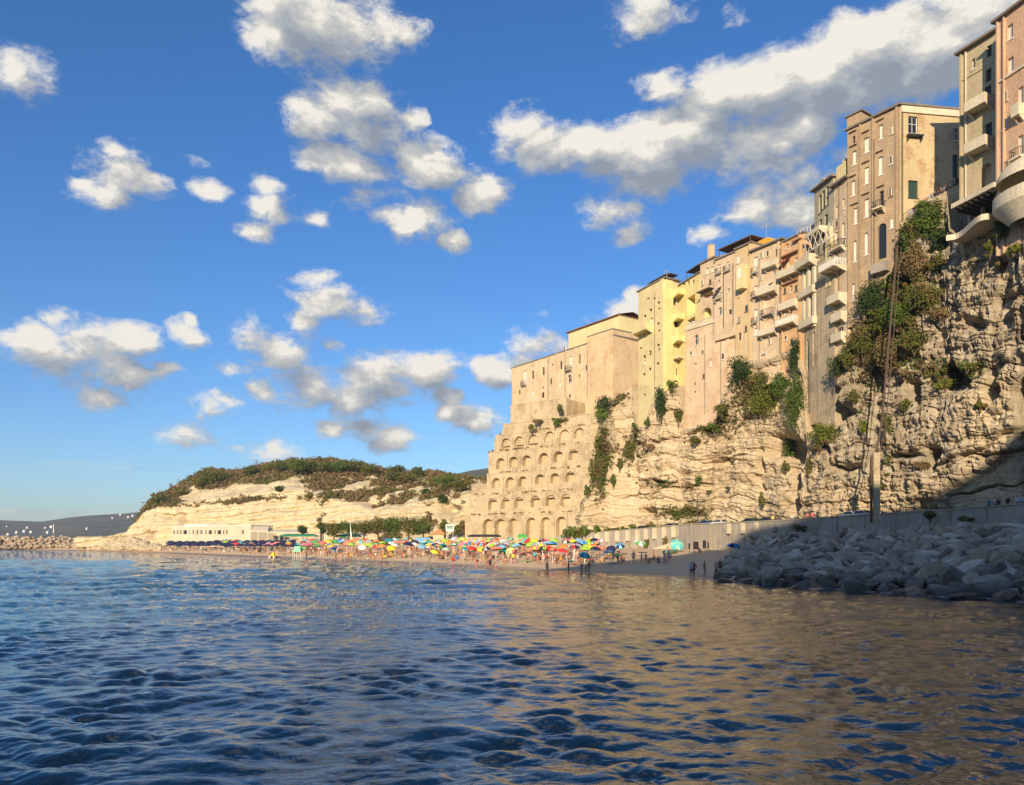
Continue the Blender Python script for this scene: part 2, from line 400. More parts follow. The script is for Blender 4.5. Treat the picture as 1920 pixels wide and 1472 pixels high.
# carry the sheet on behind the camera and out to sea
nr, nc = X.shape
yb = np.array([-3000, -600, -150, -40, -10, 0, 3.0]); Xb = np.linspace(-3000, 3000, 25)
me = mesh_np('sea', V.reshape(-1, 3), grid_faces(nr, nc), True)
bm = bmesh.new(); bm.from_mesh(me)
def sheet(x0, x1, y0, y1, z=-0.02):
    vs = [bm.verts.new(p) for p in ((x0, y0, z), (x1, y0, z), (x1, y1, z), (x0, y1, z))]; bm.faces.new(vs).smooth = True
D0 = float(Dr[0])
sheet(-2600, 2600, -2600, D0 - 0.3, -0.02)

def wedge(sg):
    vs = [bm.verts.new(p) for p in ((sg * 1.44 * D0, D0 - .3, -.03), (sg * 2600, D0 - .3, -.03), (sg * 2600, 2560, -.03))]
    f_ = bm.faces.new(vs if sg > 0 else vs[::-1]); f_.smooth = True
wedge(-1); wedge(1)

bm.to_mesh(me); bm.free()
m, N, b = new_mat('sea_water'); p = pos(N)
b.inputs['Base Color'].default_value = (0.004, 0.030, 0.050, 1); b.inputs['Roughness'].default_value = 0.015; b.inputs['IOR'].default_value = 1.95
shal = N.noise(p, 0.02, 3)
bc = N.mix(N.mr(shal, 0.35, 0.65), (0.003, 0.052, 0.062), (0.004, 0.062, 0.068)); N.L.new(bc, b.inputs['Base Color'])
ps = N.vm('MULTIPLY', p, (0.75, 1.35, 1.0))
b1 = N.noise(ps, 2.6, 4, 0.6, dist=0.2); b2 = N.noise(ps, 0.9, 3, 0.5, dist=0.2); b3 = N.noise(ps, 8.0, 3, 0.6)
dist = N.vm('LENGTH', p, out=1)
w1 = N.mr(dist, 15, 90, 0.03, 0.14); w2 = N.mr(dist, 60, 150, 0.0, 0.40)
hh = N.m('ADD', N.m('ADD', N.m('MULTIPLY', b1, w1), N.m('MULTIPLY', b2, w2)), N.m('MULTIPLY', b3, 0.010))
bump(N, b, hh, 1.0, 0.55)
tag(link('sea', me, m), kind='structure')

# ------------------------------------------------------------------ beach: one sheet of sand from below the water to behind the walls
yv = np.concatenate([np.linspace(36, 180, 120), np.linspace(182, 430, 90)]); tv = np.linspace(-0.95, 0.85, 220)
Y, TT = np.meshgrid(yv, tv, indexing='ij'); X = TT * Y
Z = sand_z(X, Y) + fbm(np.stack([X * 0.5, Y * 0.5, X * 0], -1), 3) * 0.22 * sstep(-1, 4, sand_z(X, Y) * 20)
me = mesh_np('beach', np.stack([X, Y, Z], -1).reshape(-1, 3), grid_faces(*X.shape), True)
m, N, b = new_mat('sand'); p = pos(N)
n = N.noise(p, 1.2, 6, 0.7); z = N.n('ShaderNodeSeparateXYZ'); N.inp(z.inputs[0], p)
wet = N.mr(z.outputs[2], 0.05, 0.42, 1, 0, True)
c = N.mix(N.mr(n, 0.3, 0.7), (0.62, 0.44, 0.26), (0.74, 0.55, 0.34)); c = N.mix(N.m('MULTIPLY', wet, 0.65), c, (0.14, 0.115, 0.085))
N.L.new(c, b.inputs['Base Color']); N.inp(b.inputs['Roughness'], N.mr(wet, 0, 1, 0.95, 0.35)); bump(N, b, n, 0.5, 0.15)
tag(link('beach', me, m), kind='structure')
# thin broken line of foam along the water's edge
fv = []; ff = []
pxs = np.arange(150, 2000, 4.0)
for q, pxx in enumerate(pxs):
    D = float(interp(DW, pxx)); wob = 0.9 * math.sin(pxx * 0.045) + 0.5 * math.sin(pxx * 0.13)
    x0 = (pxx - 960) / FPX
    for dd in (-1.9 + wob * 0.6, 0.3 + wob * 0.5):
        fv.append((x0 * (D + dd), D + dd, 0.13))
    if q and (math.sin(pxx * 0.021) + math.sin(pxx * 0.057 + 2) > -0.6): ff.append((2 * q - 2, 2 * q, 2 * q + 1, 2 * q - 1))
me = mesh_np('shore_foam', fv, ff)
m, N, b = new_mat('foam'); p = pos(N); b.inputs['Base Color'].default_value = (0.7, 0.7, 0.68, 1); b.inputs['Roughness'].default_value = 0.6
N.inp(b.inputs['Alpha'], N.mr(N.noise(p, 1.6, 5, 0.7), 0.48, 0.62, 0, 0.85))
tag(link('shore_foam', me, m), kind='stuff')

# ------------------------------------------------------------------ rock material driven by geometry (cover attribute = scrub and grass on ledges)
def rock_mat(name, pale, warm, grey, strata=2.2, dark=(0.10, 0.085, 0.065), pits=0.5):
    m, N, b = new_mat(name); p = pos(N)
    at = N.n('ShaderNodeAttribute'); at.attribute_name = 'greyness'; cv = N.n('ShaderNodeAttribute'); cv.attribute_name = 'cover'
    n1 = N.noise(p, 0.16, 5, 0.6); n2 = N.noise(p, 1.3, 7, 0.68); n3 = N.noise(N.vm('MULTIPLY', p, (1.1, 1.1, 0.14)), 0.8, 6, 0.62)
    tilt = N.vm('MULTIPLY', p, (0.05, -0.05, strata)); st = N.noise(tilt, 1.0, 4, 0.6, dist=0.4)
    c = N.mix(N.mr(n1, 0.35, 0.65), pale, warm)
    c = N.mix(N.m('MULTIPLY', N.mr(st, 0.50, 0.62, 0, 1, True), 0.35), c, tuple(x * 0.62 for x in warm))
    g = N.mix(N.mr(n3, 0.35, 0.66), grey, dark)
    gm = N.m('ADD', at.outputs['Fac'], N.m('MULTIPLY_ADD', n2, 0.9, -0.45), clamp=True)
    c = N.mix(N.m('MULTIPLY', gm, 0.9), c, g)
    pit = N.mr(n2, 0.30, 0.42, pits, 0, True)
    c = N.mix(pit, c, tuple(x * 1.1 for x in dark))
    c = N.mix(N.m('MULTIPLY', N.mr(N.noise(N.vm('MULTIPLY', p, (1, 1, 0.2)), 0.45, 5, 0.7), 0.56, 0.70, 0, 1, True), 0.5), c, (0.24, 0.17, 0.10))
    veg = N.mix(N.mr(N.noise(p, 0.5, 4), 0.4, 0.6), (0.135, 0.095, 0.045), (0.085, 0.085, 0.028))
    cm = N.mr(N.m('ADD', cv.outputs['Fac'], N.m('MULTIPLY_ADD', n2, 1.0, -0.5)), 0.45, 0.62, 0, 1, True)
    c = N.mix(cm, c, veg)
    N.L.new(c, b.inputs['Base Color']); b.inputs['Roughness'].default_value = 0.95; b.inputs['Specular IOR Level'].default_value = 0.2
    h = N.m('ADD', N.m('MULTIPLY', n2, 1.0), N.m('MULTIPLY', st, 0.5)); bump(N, b, h, 0.85, 0.45)
    return m
ROCK = rock_mat('limestone', (0.70, 0.585, 0.39), (0.58, 0.455, 0.29), (0.47, 0.42, 0.34))

# ------------------------------------------------------------------ the town's cliff
TOPC = [(1070, 812), (1100, 790), (1125, 768), (1160, 742), (1186, 725), (1192, 800), (1212, 802), (1216, 762), (1245, 735), (1272, 722), (1280, 806), (1340, 796), (1352, 752),
        (1375, 705), (1400, 675), (1440, 672), (1490, 652), (1503, 705), (1512, 812), (1544, 818), (1556, 760), (1572, 690), (1592, 640), (1610, 585), (1640, 535), (1675, 505),
        (1686, 440), (1700, 405), (1742, 372), (1772, 362), (1782, 450), (1845, 442), (1880, 405), (1920, 398), (2000, 390), (2300, 380)]
TOPD = [(1070, 176), (1125, 174), (1150, 181), (1186, 180.5), (1197, 173), (1245, 164), (1275, 163), (1300, 156), (1378, 147.5), (1409, 144), (1465, 138), (1505, 132.5), (1531, 128.5), (1563, 124.5), (1590, 121.5), (1688, 114), (1772, 110), (1800, 104), (1868, 98.5), (1920, 93), (2100, 82), (2300, 74)]
BASED = [(1050, 177), (1120, 173), (1200, 168), (1300, 158), (1370, 150), (1440, 141), (1500, 131), (1545, 123.5), (1600, 117.5), (1700, 109), (1800, 102), (1920, 95), (2100, 84), (2300, 75)]
WALLZ = lambda px: interp([(1040, 5.3), (1060, 5.6), (1280, 7.2), (1440, 7.35), (1600, 7.7), (1750, 7.95), (1920, 8.25), (2300, 8.5)], px)
def cliff_D(px, py):
    db = interp(BASED, px); dt = interp(TOPD, px) - 0.6; pb = HOR - (WALLZ(px) - HC) * FPX / db
    t = np.clip((pb - py) / np.maximum(pb - interp(TOPC, px), 30), 0, 1.1)
    return db + (dt - db) * t ** 1.25
def cliff_surface(px0, px1, ncol, nrow):
    cols = np.linspace(px0, px1, ncol)
    D_b = interp(BASED, cols); pb = HOR - (WALLZ(cols) - 1.5 - HC) * FPX / D_b; pt = interp(TOPC, cols)
    t = np.linspace(0, 1, nrow)
    le = (1058 + 72 * t ** .9)[:, None]; PX = le + (px1 - le) * np.linspace(0, 1, ncol)[None] ** 1.0
    Db = interp(BASED, PX); PB = HOR - (WALLZ(PX) - 1.5 - HC) * FPX / Db; PY = PB + (interp(TOPC, PX) - PB) * t[:, None]
    return PX, PY
PX, PY = cliff_surface(1060, 2300, 640, 400)
D = cliff_D(PX, PY); D = D + 9 * sstep(5, 0, np.arange(640))[None, :]; Q = P(PX, PY, D)
zn = (Q[..., 2] - 7) / 45.0
nx = np.stack([-np.ones_like(PX) * 0.83, -np.ones_like(PX) * 0.56, np.zeros_like(PX)], -1)
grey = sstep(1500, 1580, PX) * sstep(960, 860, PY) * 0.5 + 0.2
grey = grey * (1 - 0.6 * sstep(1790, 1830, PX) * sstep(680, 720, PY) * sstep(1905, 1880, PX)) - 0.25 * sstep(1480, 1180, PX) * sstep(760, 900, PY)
rug = 0.25 + 0.65 * sstep(1470, 1580, PX) + 0.35 * sstep(880, 760, PY) * (PX < 1500)
A = Q * np.array([0.11, 0.11, 0.075]); big = fbm(A, 4, 0.5)
flute = fbm(Q * np.array([0.42, 0.42, 0.085]) + 9, 4, 0.55, True)
tz = Q[..., 2] + 0.16 * (Q[..., 1] - 100) * -1 * 0.5 + 2.2 * fbm(Q * 0.07 + 3, 3)
lay = np.abs(((tz / 3.1) % 1.0) - 0.5) * 2; lay2 = np.abs(((tz / 1.05 + 0.3) % 1.0) - 0.5) * 2
ledge = sstep(0.15, 0.6, lay) * 0.75 + sstep(0.1, 0.5, lay2) * 0.22
fine = fbm(Q * np.array([0.9, 0.9, 0.7]), 5, 0.6); blk = fbm(Q * np.array([0.55, 0.55, 0.35]) + 31, 3, 0.5)
blk = np.floor(blk * 5) / 5
n_c = perlin(Q * np.array([0.30, 0.30, 0.035]) + 7 + 0.25 * perlin(Q * 0.5)[..., None]); n_d = perlin(Q * np.array([0.75, 0.75, 0.10]) + 70)
crack = np.exp(-(n_c / 0.035) ** 2) + 0.5 * np.exp(-(n_d / 0.05) ** 2)
tzz = tz + 0.5 * perlin(Q * 0.25); hb_ = np.abs(((tzz / 2.3) % 1) - .5) * 2; strat = np.exp(-(hb_ / 0.10) ** 2) + 0.45 * np.exp(-((np.abs(((tzz / .8 + .4) % 1) - .5) * 2) / .16) ** 2)
disp = big * 1.9 + flute * 0.6 * rug ** 1.5 + ledge * (0.8 - 0.3 * rug) + fine * 0.6 * (0.5 + rug) + blk * 1.3 * rug ** 1.5 - crack * 1.0 * rug - strat * (0.35 + .2 * rug)
# caves, overhangs and the deep dark cleft beside the stone buttress: (px, py, rx, ry, depth)
for cx, cy, rx, ry, dp in ((1468, 838, 30, 26, 6.5), (1345, 866, 34, 5, 3), (1225, 900, 34, 4.5, 2.6), (1212, 962, 9, 7, 3.5), (1484, 900, 12, 70, 4.5), (1555, 760, 16, 50, 4), (1748, 845, 14, 10, 4),
                           (1738, 858, 9, 22, 4), (1575, 775, 22, 16, 3.4), (1585, 880, 28, 8, 2.5), (1690, 850, 40, 6, 2.6), (1705, 730, 16, 18, 4), (1790, 715, 24, 20, 3.5), (1912, 760, 12, 60, 5), (1640, 700, 14, 40, 2.6),
                           (1855, 726, 14, 34, 3.4), (1725, 950, 40, 18, 3), (1680, 975, 30, 14, 3), (1420, 880, 6, 50, 2), (1300, 985, 20, 5, 1.5), (1690, 520, 10, 60, 2.5), (1880, 560, 14, 46, 2.4), (1820, 600, 30, 10, 1.8), (1640, 830, 12, 70, 2.2)):
    wx = PX + 9 * perlin(Q * 0.5 + 5); wy = PY + 9 * perlin(Q * 0.5 + 50)
    disp -= dp * np.exp(-(((wx - cx) / rx) ** 2 + ((wy - cy) / ry) ** 2) ** 1.5)
# the smooth undercut slab low on the right, with two bedding cracks
sm = sstep(1745, 1800, PX) * sstep(0, 24, PY - (905 - (PX - 1770) * 0.62))
disp = disp * (1 - 0.72 * sm) - 1.6 * sm
for cx0, cy0, cx1, cy1, w in ((1750, 868, 1925, 838, 2.6), (1765, 925, 1900, 905, 1.8), (1740, 900, 1925, 786, 3.0), (1180, 838, 1350, 800, 2.0), (1150, 935, 1330, 905, 1.6), (1330, 868, 1400, 850, 2.4), (1210, 935, 1290, 890, 2)):
    yl = cy0 + (PX - cx0) * (cy1 - cy0) / (cx1 - cx0) + 3 * perlin(Q * 0.3)
    disp -= 1.5 * np.exp(-((PY - yl) / w) ** 2) * sstep(cx0 - 5, cx0 + 15, PX) * sstep(cx1 + 8, cx1 - 10, PX)
tv_ = (np.linspace(0, 1, PX.shape[0])[:, None]) * np.ones_like(PX)
disp = disp - 0.7
disp *= 0.25 + 0.75 * sstep(1.0, 0.93, tv_); disp = np.where(tv_ > 0.93, np.minimum(disp, 0.6), disp)
disp = np.clip(disp, -7.5, 3.4)
CL = Q + nx * disp[..., None]
CL[..., 2] += fbm(Q * 0.35 + 77, 3) * 0.9 * sstep(0.0, 0.1, tv_) * sstep(1.0, 0.9, tv_)
# scrub cover on gentle ledges and in bands
cov = 0.30 * fbm(Q * np.array([0.09, 0.09, 0.06]) + 60, 4) * 1.6 + 0.12
for cx, cy, rx, ry, s in ((1700, 540, 60, 110, 0.75), (1640, 640, 60, 60, 0.65), (1760, 700, 70, 30, 0.5), (1180, 830, 40, 60, 0.45), (1120, 860, 18, 90, 0.55), (1330, 790, 60, 40, 0.45), (1270, 960, 90, 16, 0.35), (1400, 720, 60, 60, 0.5),
                          (1550, 820, 40, 30, 0.55), (1660, 860, 24, 80, 0.35), (1240, 905, 50, 14, 0.45), (1870, 450, 60, 40, 0.45), (1620, 770, 20, 60, 0.4), (1160, 745, 40, 16, 0.5), (1830, 690, 40, 20, 0.4)):
    cov += s * np.exp(-(((PX - cx) / rx) ** 2 + ((PY - cy) / ry) ** 2))
cov *= (1 - sm)
back = CL[-1] + np.array([0.84, 0.55, 0.0]) * 3 + [0, 0, 0.25]; back2 = CL[-1] + np.array([0.84, 0.55, 0]) * 14 + [0, 0, 0.6]
V = np.concatenate([CL, back[None], back2[None]], 0)
me = mesh_np('cliff', V.reshape(-1, 3), grid_faces(V.shape[0], V.shape[1]), True)
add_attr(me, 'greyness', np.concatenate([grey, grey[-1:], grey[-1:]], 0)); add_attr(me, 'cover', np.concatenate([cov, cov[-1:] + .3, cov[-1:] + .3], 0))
try: me.set_sharp_from_angle(angle=math.radians(38))
except Exception: pass
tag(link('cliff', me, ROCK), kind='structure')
def on_cliff(px, py, out=0.0):
    """point of the built cliff surface nearest a photo position"""
    k = int(np.argmin(((PXv - px) ** 2 + (PYv - py) ** 2).ravel())); return CL.reshape(-1, 3)[k] + np.array([-0.83, -0.56, 0]) * out
PXv, PYv = 960 + CL[..., 0] / CL[..., 1] * FPX, (HOR - (CL[..., 2] - HC) / CL[..., 1] * FPX)

# ------------------------------------------------------------------ the headland across the beach
TOPH = [(150, 1008), (200, 1006), (240, 1000), (258, 968), (275, 945), (290, 930), (330, 912), (372, 888), (395, 880), (430, 884), (470, 878), (510, 868), (545, 861), (600, 862), (650, 866), (700, 872), (740, 884), (790, 886), (850, 890), (890, 896), (960, 905), (1010, 915)]
HB = [(140, 352), (240, 340), (300, 322), (450, 302), (600, 288), (700, 272), (800, 255), (860, 240), (1010, 228)]
cols = np.linspace(145, 1000, 520); nrow = 230
db = interp(HB, cols); pb = HOR - (1.5 - HC) * FPX / db; pt = interp(TOPH, cols) - 0
t = np.linspace(0, 1, nrow)[:, None]; PXh = np.repeat(cols[None], nrow, 0); PYh = pb + (pt - pb) * t
# steep pale cliff below, scrubby slope above; 'rim' is where the rock face ends
RIM = interp([(145, 1002), (240, 1000), (275, 958), (300, 948), (340, 942), (400, 938), (470, 925), (540, 916), (600, 925), (650, 942), (700, 950), (760, 948), (800, 940), (850, 925), (1000, 930)], cols)
tr = np.clip((pb - RIM) / (pb - pt), 0.1, 0.97)
step = np.where(t < tr, t / tr * 16.0, 16.0 + (t - tr) / (1 - tr) * 46.0) * np.clip((1010 - pt) / 110, 0.15, 1)
D = db + step; Qh = P(PXh, PYh, D)
cl_m = sstep(0.03, -0.02, t - tr)
dh = fbm(Qh * 0.05 + 4, 4) * 3.2 + fbm(Qh * np.array([0.22, 0.22, 0.10]), 4, .55, True) * 1.5 * cl_m + fbm(Qh * 0.6, 4, 0.6) * 0.9
tz = Qh[..., 2] - 0.08 * Qh[..., 0] + 1.8 * fbm(Qh * 0.05, 3); dh += sstep(0.1, 0.6, np.abs(((tz / 3.6) % 1) - .5) * 2) * 1.0 * cl_m
# a second pale band of cliff high on the left part, and gullies on the right
band = np.exp(-((PYh - interp([(300, 935), (420, 925), (520, 912), (600, 908)], PXh)) / 9.0) ** 2) * sstep(325, 350, PXh) * sstep(600, 540, PXh)
for cx, cy, rx, ry, dp in ((343, 974, 6, 12, 6), (283, 1004, 6, 8, 5), (832, 950, 12, 30, 8), (808, 905, 16, 10, 4), (845, 955, 18, 8, 5), (700, 945, 30, 8, 3), (318, 968, 12, 5, 3), (560, 950, 3, 30, 2)):
    dh -= dp * np.exp(-(((PXh - cx) / rx) ** 2 + ((PYh - cy) / ry) ** 2) ** 1.4)
HL = Qh + np.array([-0.35, -0.94, 0.0]) * dh[..., None] * sstep(0, 0.05, t)[..., None]
HL[..., 2] += fbm(Qh * 0.12 + 8, 4) * 2.2 * sstep(0.05, 0.3, t) * (1 - 0.6 * cl_m)
covh = 0.75 * sstep(-0.02, 0.04, t - tr) + 0.22 * fbm(Qh * 0.08 + 2, 4) * 2 - 0.9 * band
covh = covh + 0.55 * np.exp(-((PYh - interp([(270, 950), (330, 946), (365, 948), (470, 937), (600, 930)], PXh)) / 7.0) ** 2) * (PXh < 640)
covh = covh - 0.35 * sstep(690, 760, PXh) * (fbm(Qh * 0.16 + 40, 3) > 0.02) * sstep(890, 905, PYh) + 0.25 * sstep(580, 640, PXh) * sstep(950, 930, PYh)
pat = fbm(Qh * 0.13 + 70, 4)
covh = covh + sstep(540, 640, PXh) * sstep(885, 905, PYh) * np.where(PYh < 955, pat * 2.4 - 0.30, pat * 1.5 - 0.20) + 0.5 * sstep(610, 640, PXh) * sstep(830, 800, PXh) * sstep(962, 985, PYh)
covh = np.where(PXh < 255, covh * 0.2, covh)
back = np.array([0.0, 1, 0]); V = np.concatenate([HL, (HL[-1] + back * 30)[None], (HL[-1] + back * 120 - [0, 0, 12])[None]], 0)
me = mesh_np('headland', V.reshape(-1, 3), grid_faces(V.shape[0], V.shape[1]), True)
gh = 0.05 + 0.25 * fbm(Qh * 0.06, 3) + 0.1 * sstep(620, 700, PXh)
add_attr(me, 'greyness', np.concatenate([gh, gh[-1:], gh[-1:]], 0)); add_attr(me, 'cover', np.concatenate([covh, covh[-1:], covh[-1:]], 0))
ROCK2 = rock_mat('pale_limestone', (0.70, 0.60, 0.39), (0.62, 0.50, 0.30), (0.36, 0.31, 0.23), 1.0, pits=0.35)
tag(link('headland', me, ROCK2), kind='structure')
def on_head(px, py):
    j = int(np.clip((px - 145) / 855 * 519, 0, 519)); pyc = HOR - (HL[:, j, 2] - HC) / HL[:, j, 1] * FPX
    return HL[int(np.argmin(np.abs(pyc - py))), j]

# ------------------------------------------------------------------ far hills, with the land they stand on
def hill(name, prof, D0, D1, mat, nc=200, nr=40, amp=6.0, x0=-300, x1=1200):
    cols = np.linspace(x0, x1, nc); pt = interp(prof, cols); t = np.linspace(0, 1, nr)[:, None]
    D = D0 + (D1 - D0) * t ** 0.8 + 0 * cols[None]; ztop = (HOR - pt) / FPX * D1
    Z = HC * 0 - 2 + (ztop + 6) * (t ** 0.9); X = (cols[None] - 960) / FPX * D
    Qq = np.stack([X, D, Z], -1); Qq[..., 2] += fbm(Qq / (D1 * 0.05), 5, 0.55) * amp * np.sin(np.pi * np.clip(t, 0, .93))
    me = mesh_np(name, Qq.reshape(-1, 3), grid_faces(nr, nc), True); return tag(link(name, me, mat), kind='structure')
m, N, b = new_mat('far_slopes'); p = pos(N)
n = N.noise(p, 0.012, 8, 0.7); n2 = N.noise(p, 0.05, 5, 0.7)
c = N.mix(N.mr(n, 0.40, 0.60), (0.035, 0.055, 0.030), (0.10, 0.095, 0.055)); c = N.mix(N.mr(n2, 0.56, 0.66, 0, 0.6), c, (0.19, 0.16, 0.10))
N.L.new(c, b.inputs['Base Color']); b.inputs['Roughness'].default_value = 1.0; bump(N, b, n2, 0.6, 6)
hill('far_hill', [(-300, 985), (0, 976), (80, 977), (130, 970), (170, 966), (230, 963), (300, 958), (420, 950), (1200, 940)], 1500, 2300, m, amp=14, x1=700)
hill('inland_ridge', [(600, 960), (820, 897), (860, 888), (880, 883), (900, 880), (930, 876), (1200, 870)], 900, 1300, m, x0=600, x1=1200, amp=5)

# ------------------------------------------------------------------ the rocky island behind the camera whose shadow lies on the shore
te = math.tan(SUN_EL); hx, hy = math.sin(SUN_AZ), math.cos(SUN_AZ)
edge_pts = [(2.0, 104, 0.2), (9.5, 108, 0.6), (17, 112, 1.0), (26, 118, 2.2), (33, 130, 4.6), (40, 128, 7.0), (47, 116, 8.4), (52, 107, 9.2), (58, 102, 11.8), (61.5, 98, 15.0), (64, 95, 19.0), (70, 92, 22), (80, 90, 24)]
pr = []
for ex, ey, ez in edge_pts:
    tt = (ey + 40) / hy; pr.append((ex + hx * tt, ez + tt * te))
pr = [(pr[0][0] - 30, -3), (pr[0][0] - 7, 5), (pr[0][0] - 2.0, pr[0][1] - 9)] + pr + [(pr[-1][0] + 40, 55), (pr[-1][0] + 75, 30), (pr[-1][0] + 100, -3)]
xs = np.linspace(pr[0][0], pr[-1][0], 200); top = interp(sorted(pr), xs)
rows = [(-0.0, -3), (0.25, .42), (0.6, .8), (1.0, 1.0), (1.6, .92), (2.6, .6), (3.6, -3)]
V = []
for k, (q, hgt) in enumerate(rows):
    V.append(np.stack([xs, np.full_like(xs, -25 - 15 * q) if q <= 1 else np.full_like(xs, -40 - 30 * (q - 1)), np.where(hgt < 0, -3, top * hgt)], -1))
V = np.array(V); nzv = fbm(V * 0.08, 4) * 3
for k in range(len(rows)):
    if k not in (3,): V[k, :, 1] += nzv[k]; V[k, :, 0] += nzv[k] * 0.4
V[3, :, 2] += fbm(np.stack([xs * 0.35, xs * 0, xs * 0], -1), 3) * 0.8
me = mesh_np('rocky_island', V.reshape(-1, 3), grid_faces(len(rows), 200), True)
add_attr(me, 'greyness', np.full(len(V.reshape(-1, 3)), 0.4)); add_attr(me, 'cover', np.full(len(V.reshape(-1, 3)), 0.3))
tag(link('rocky_island', me, ROCK), kind='structure')
# ================================================================== THE TOWN ON THE CLIFF
class Wall:
    """vertical plane through two photo columns at given depths; places things on it by photo position"""
    def __init__(s, pa, Da, pb, Db):
        s.a = np.array([(pa - 960) / FPX * Da, Da]); s.b = np.array([(pb - 960) / FPX * Db, Db])
        s.L = float(np.linalg.norm(s.b - s.a)); s.d = (s.b - s.a) / s.L
        n = np.array([s.d[1], -s.d[0]]); s.n = n if n @ (-(s.a + s.b) / 2) > 0 else -n
    def uz(s, px, py):
        k = (px - 960) / FPX                      # X = k*Y on the view ray
        u = (k * s.a[1] - s.a[0]) / (s.d[0] - k * s.d[1]); Y = s.a[1] + u * s.d[1]
        return float(u), float(HC + (HOR - py) / FPX * Y)
    def pt(s, u, z, o=0.0):
        q = s.a + s.d * u + s.n * o; return Vector((q[0], q[1], z))
    def off(s, o):
        w = Wall.__new__(Wall); w.a = s.a + s.n * o; w.b = s.b + s.n * o; w.L = s.L; w.d = s.d; w.n = s.n; return w
def face_with_holes(mb, w, u0, u1, z0, z1, holes, reveal=0.35, mi=0, rmi=None):
    """wall face with real openings; holes = (ua, ub, za, zb, arched)"""
    rmi = mi if rmi is None else rmi
    us = sorted({u0, u1, *[h[0] for h in holes], *[h[1] for h in holes]}); zs = sorted({z0, z1, *[h[2] for h in holes], *[h[3] for h in holes]})
    us = [u for u in us if u0 <= u <= u1]; zs = [z for z in zs if z0 <= z <= z1]
    for i in range(len(us) - 1):
        k = 0
        while k < len(zs) - 1:
            um = (us[i] + us[i + 1]) / 2; zm = (zs[k] + zs[k + 1]) / 2
            if any(h[0] < um < h[1] and h[2] < zm < h[3] for h in holes): k += 1; continue
            j = k
            while j + 1 < len(zs) - 1 and not any(h[0] < um < h[1] and h[2] < (zs[j + 1] + zs[j + 2]) / 2 < h[3] for h in holes): j += 1
            mb.poly([w.pt(us[i], zs[k]), w.pt(us[i + 1], zs[k]), w.pt(us[i + 1], zs[j + 1]), w.pt(us[i], zs[j + 1])], mi); k = j + 1
    for ua, ub, za, zb, arch in holes:
        r = -reveal
        if arch:
            R = (ub - ua) / 2; cu = (ua + ub) / 2; zc = max(zb - R, za + 0.05); n = 10
            arc = [(cu - R * math.cos(math.pi * t / n), zc + (zb - zc) * math.sin(math.pi * t / n)) for t in range(n + 1)]
            for t in range(n):
                (a0, a1), (b0, b1) = arc[t], arc[t + 1]
                mb.poly([w.pt(a0, a1), w.pt(b0, b1), w.pt(b0, zb + 1e-4), w.pt(a0, zb + 1e-4)], mi)
                mb.poly([w.pt(a0, a1), w.pt(a0, a1, r), w.pt(b0, b1, r), w.pt(b0, b1)], rmi)
            zt = zc
        else:
            zt = zb; mb.poly([w.pt(ua, zb), w.pt(ua, zb, r), w.pt(ub, zb, r), w.pt(ub, zb)], rmi)
        mb.poly([w.pt(ua, za), w.pt(ub, za), w.pt(ub, za, r), w.pt(ua, za, r)], rmi)
        mb.poly([w.pt(ua, za), w.pt(ua, za, r), w.pt(ua, zt, r), w.pt(ua, zt)], rmi)
        mb.poly([w.pt(ub, za), w.pt(ub, zt), w.pt(ub, zt, r), w.pt(ub, za, r)], rmi)
WHITE = plain('white_paint', (0.74, 0.71, 0.64), 0.6, var=0.06); GLASS = plain('window_glass', (0.02, 0.025, 0.03), 0.12, var=0.0)
SHUT_G = plain('green_shutters', (0.025, 0.060, 0.045), 0.6); SHUT_W = plain('pale_shutters', (0.72, 0.69, 0.60), 0.6, var=0.05)
DARKIN = plain('dark_interior', (0.03, 0.025, 0.02), 0.9); IRON = plain('dark_iron', (0.04, 0.035, 0.03), 0.5); TERRA = plain('terracotta_tiles', (0.26, 0.13, 0.07), 0.85, var=0.3, scale=2)
STONE = stucco('tan_stonework', (0.50, 0.41, 0.27), (0.22, 0.17, 0.11), (0.30, 0.24, 0.16), 0.5, 0.6, blocks=0.5); GREYR = plain('roof_edge', (0.20, 0.17, 0.14), 0.9)
WOODB = plain('brown_shutters', (0.10, 0.06, 0.035), 0.7); CONCR = stucco('concrete', (0.36, 0.32, 0.26), (0.15, 0.13, 0.11), None, 0.6)
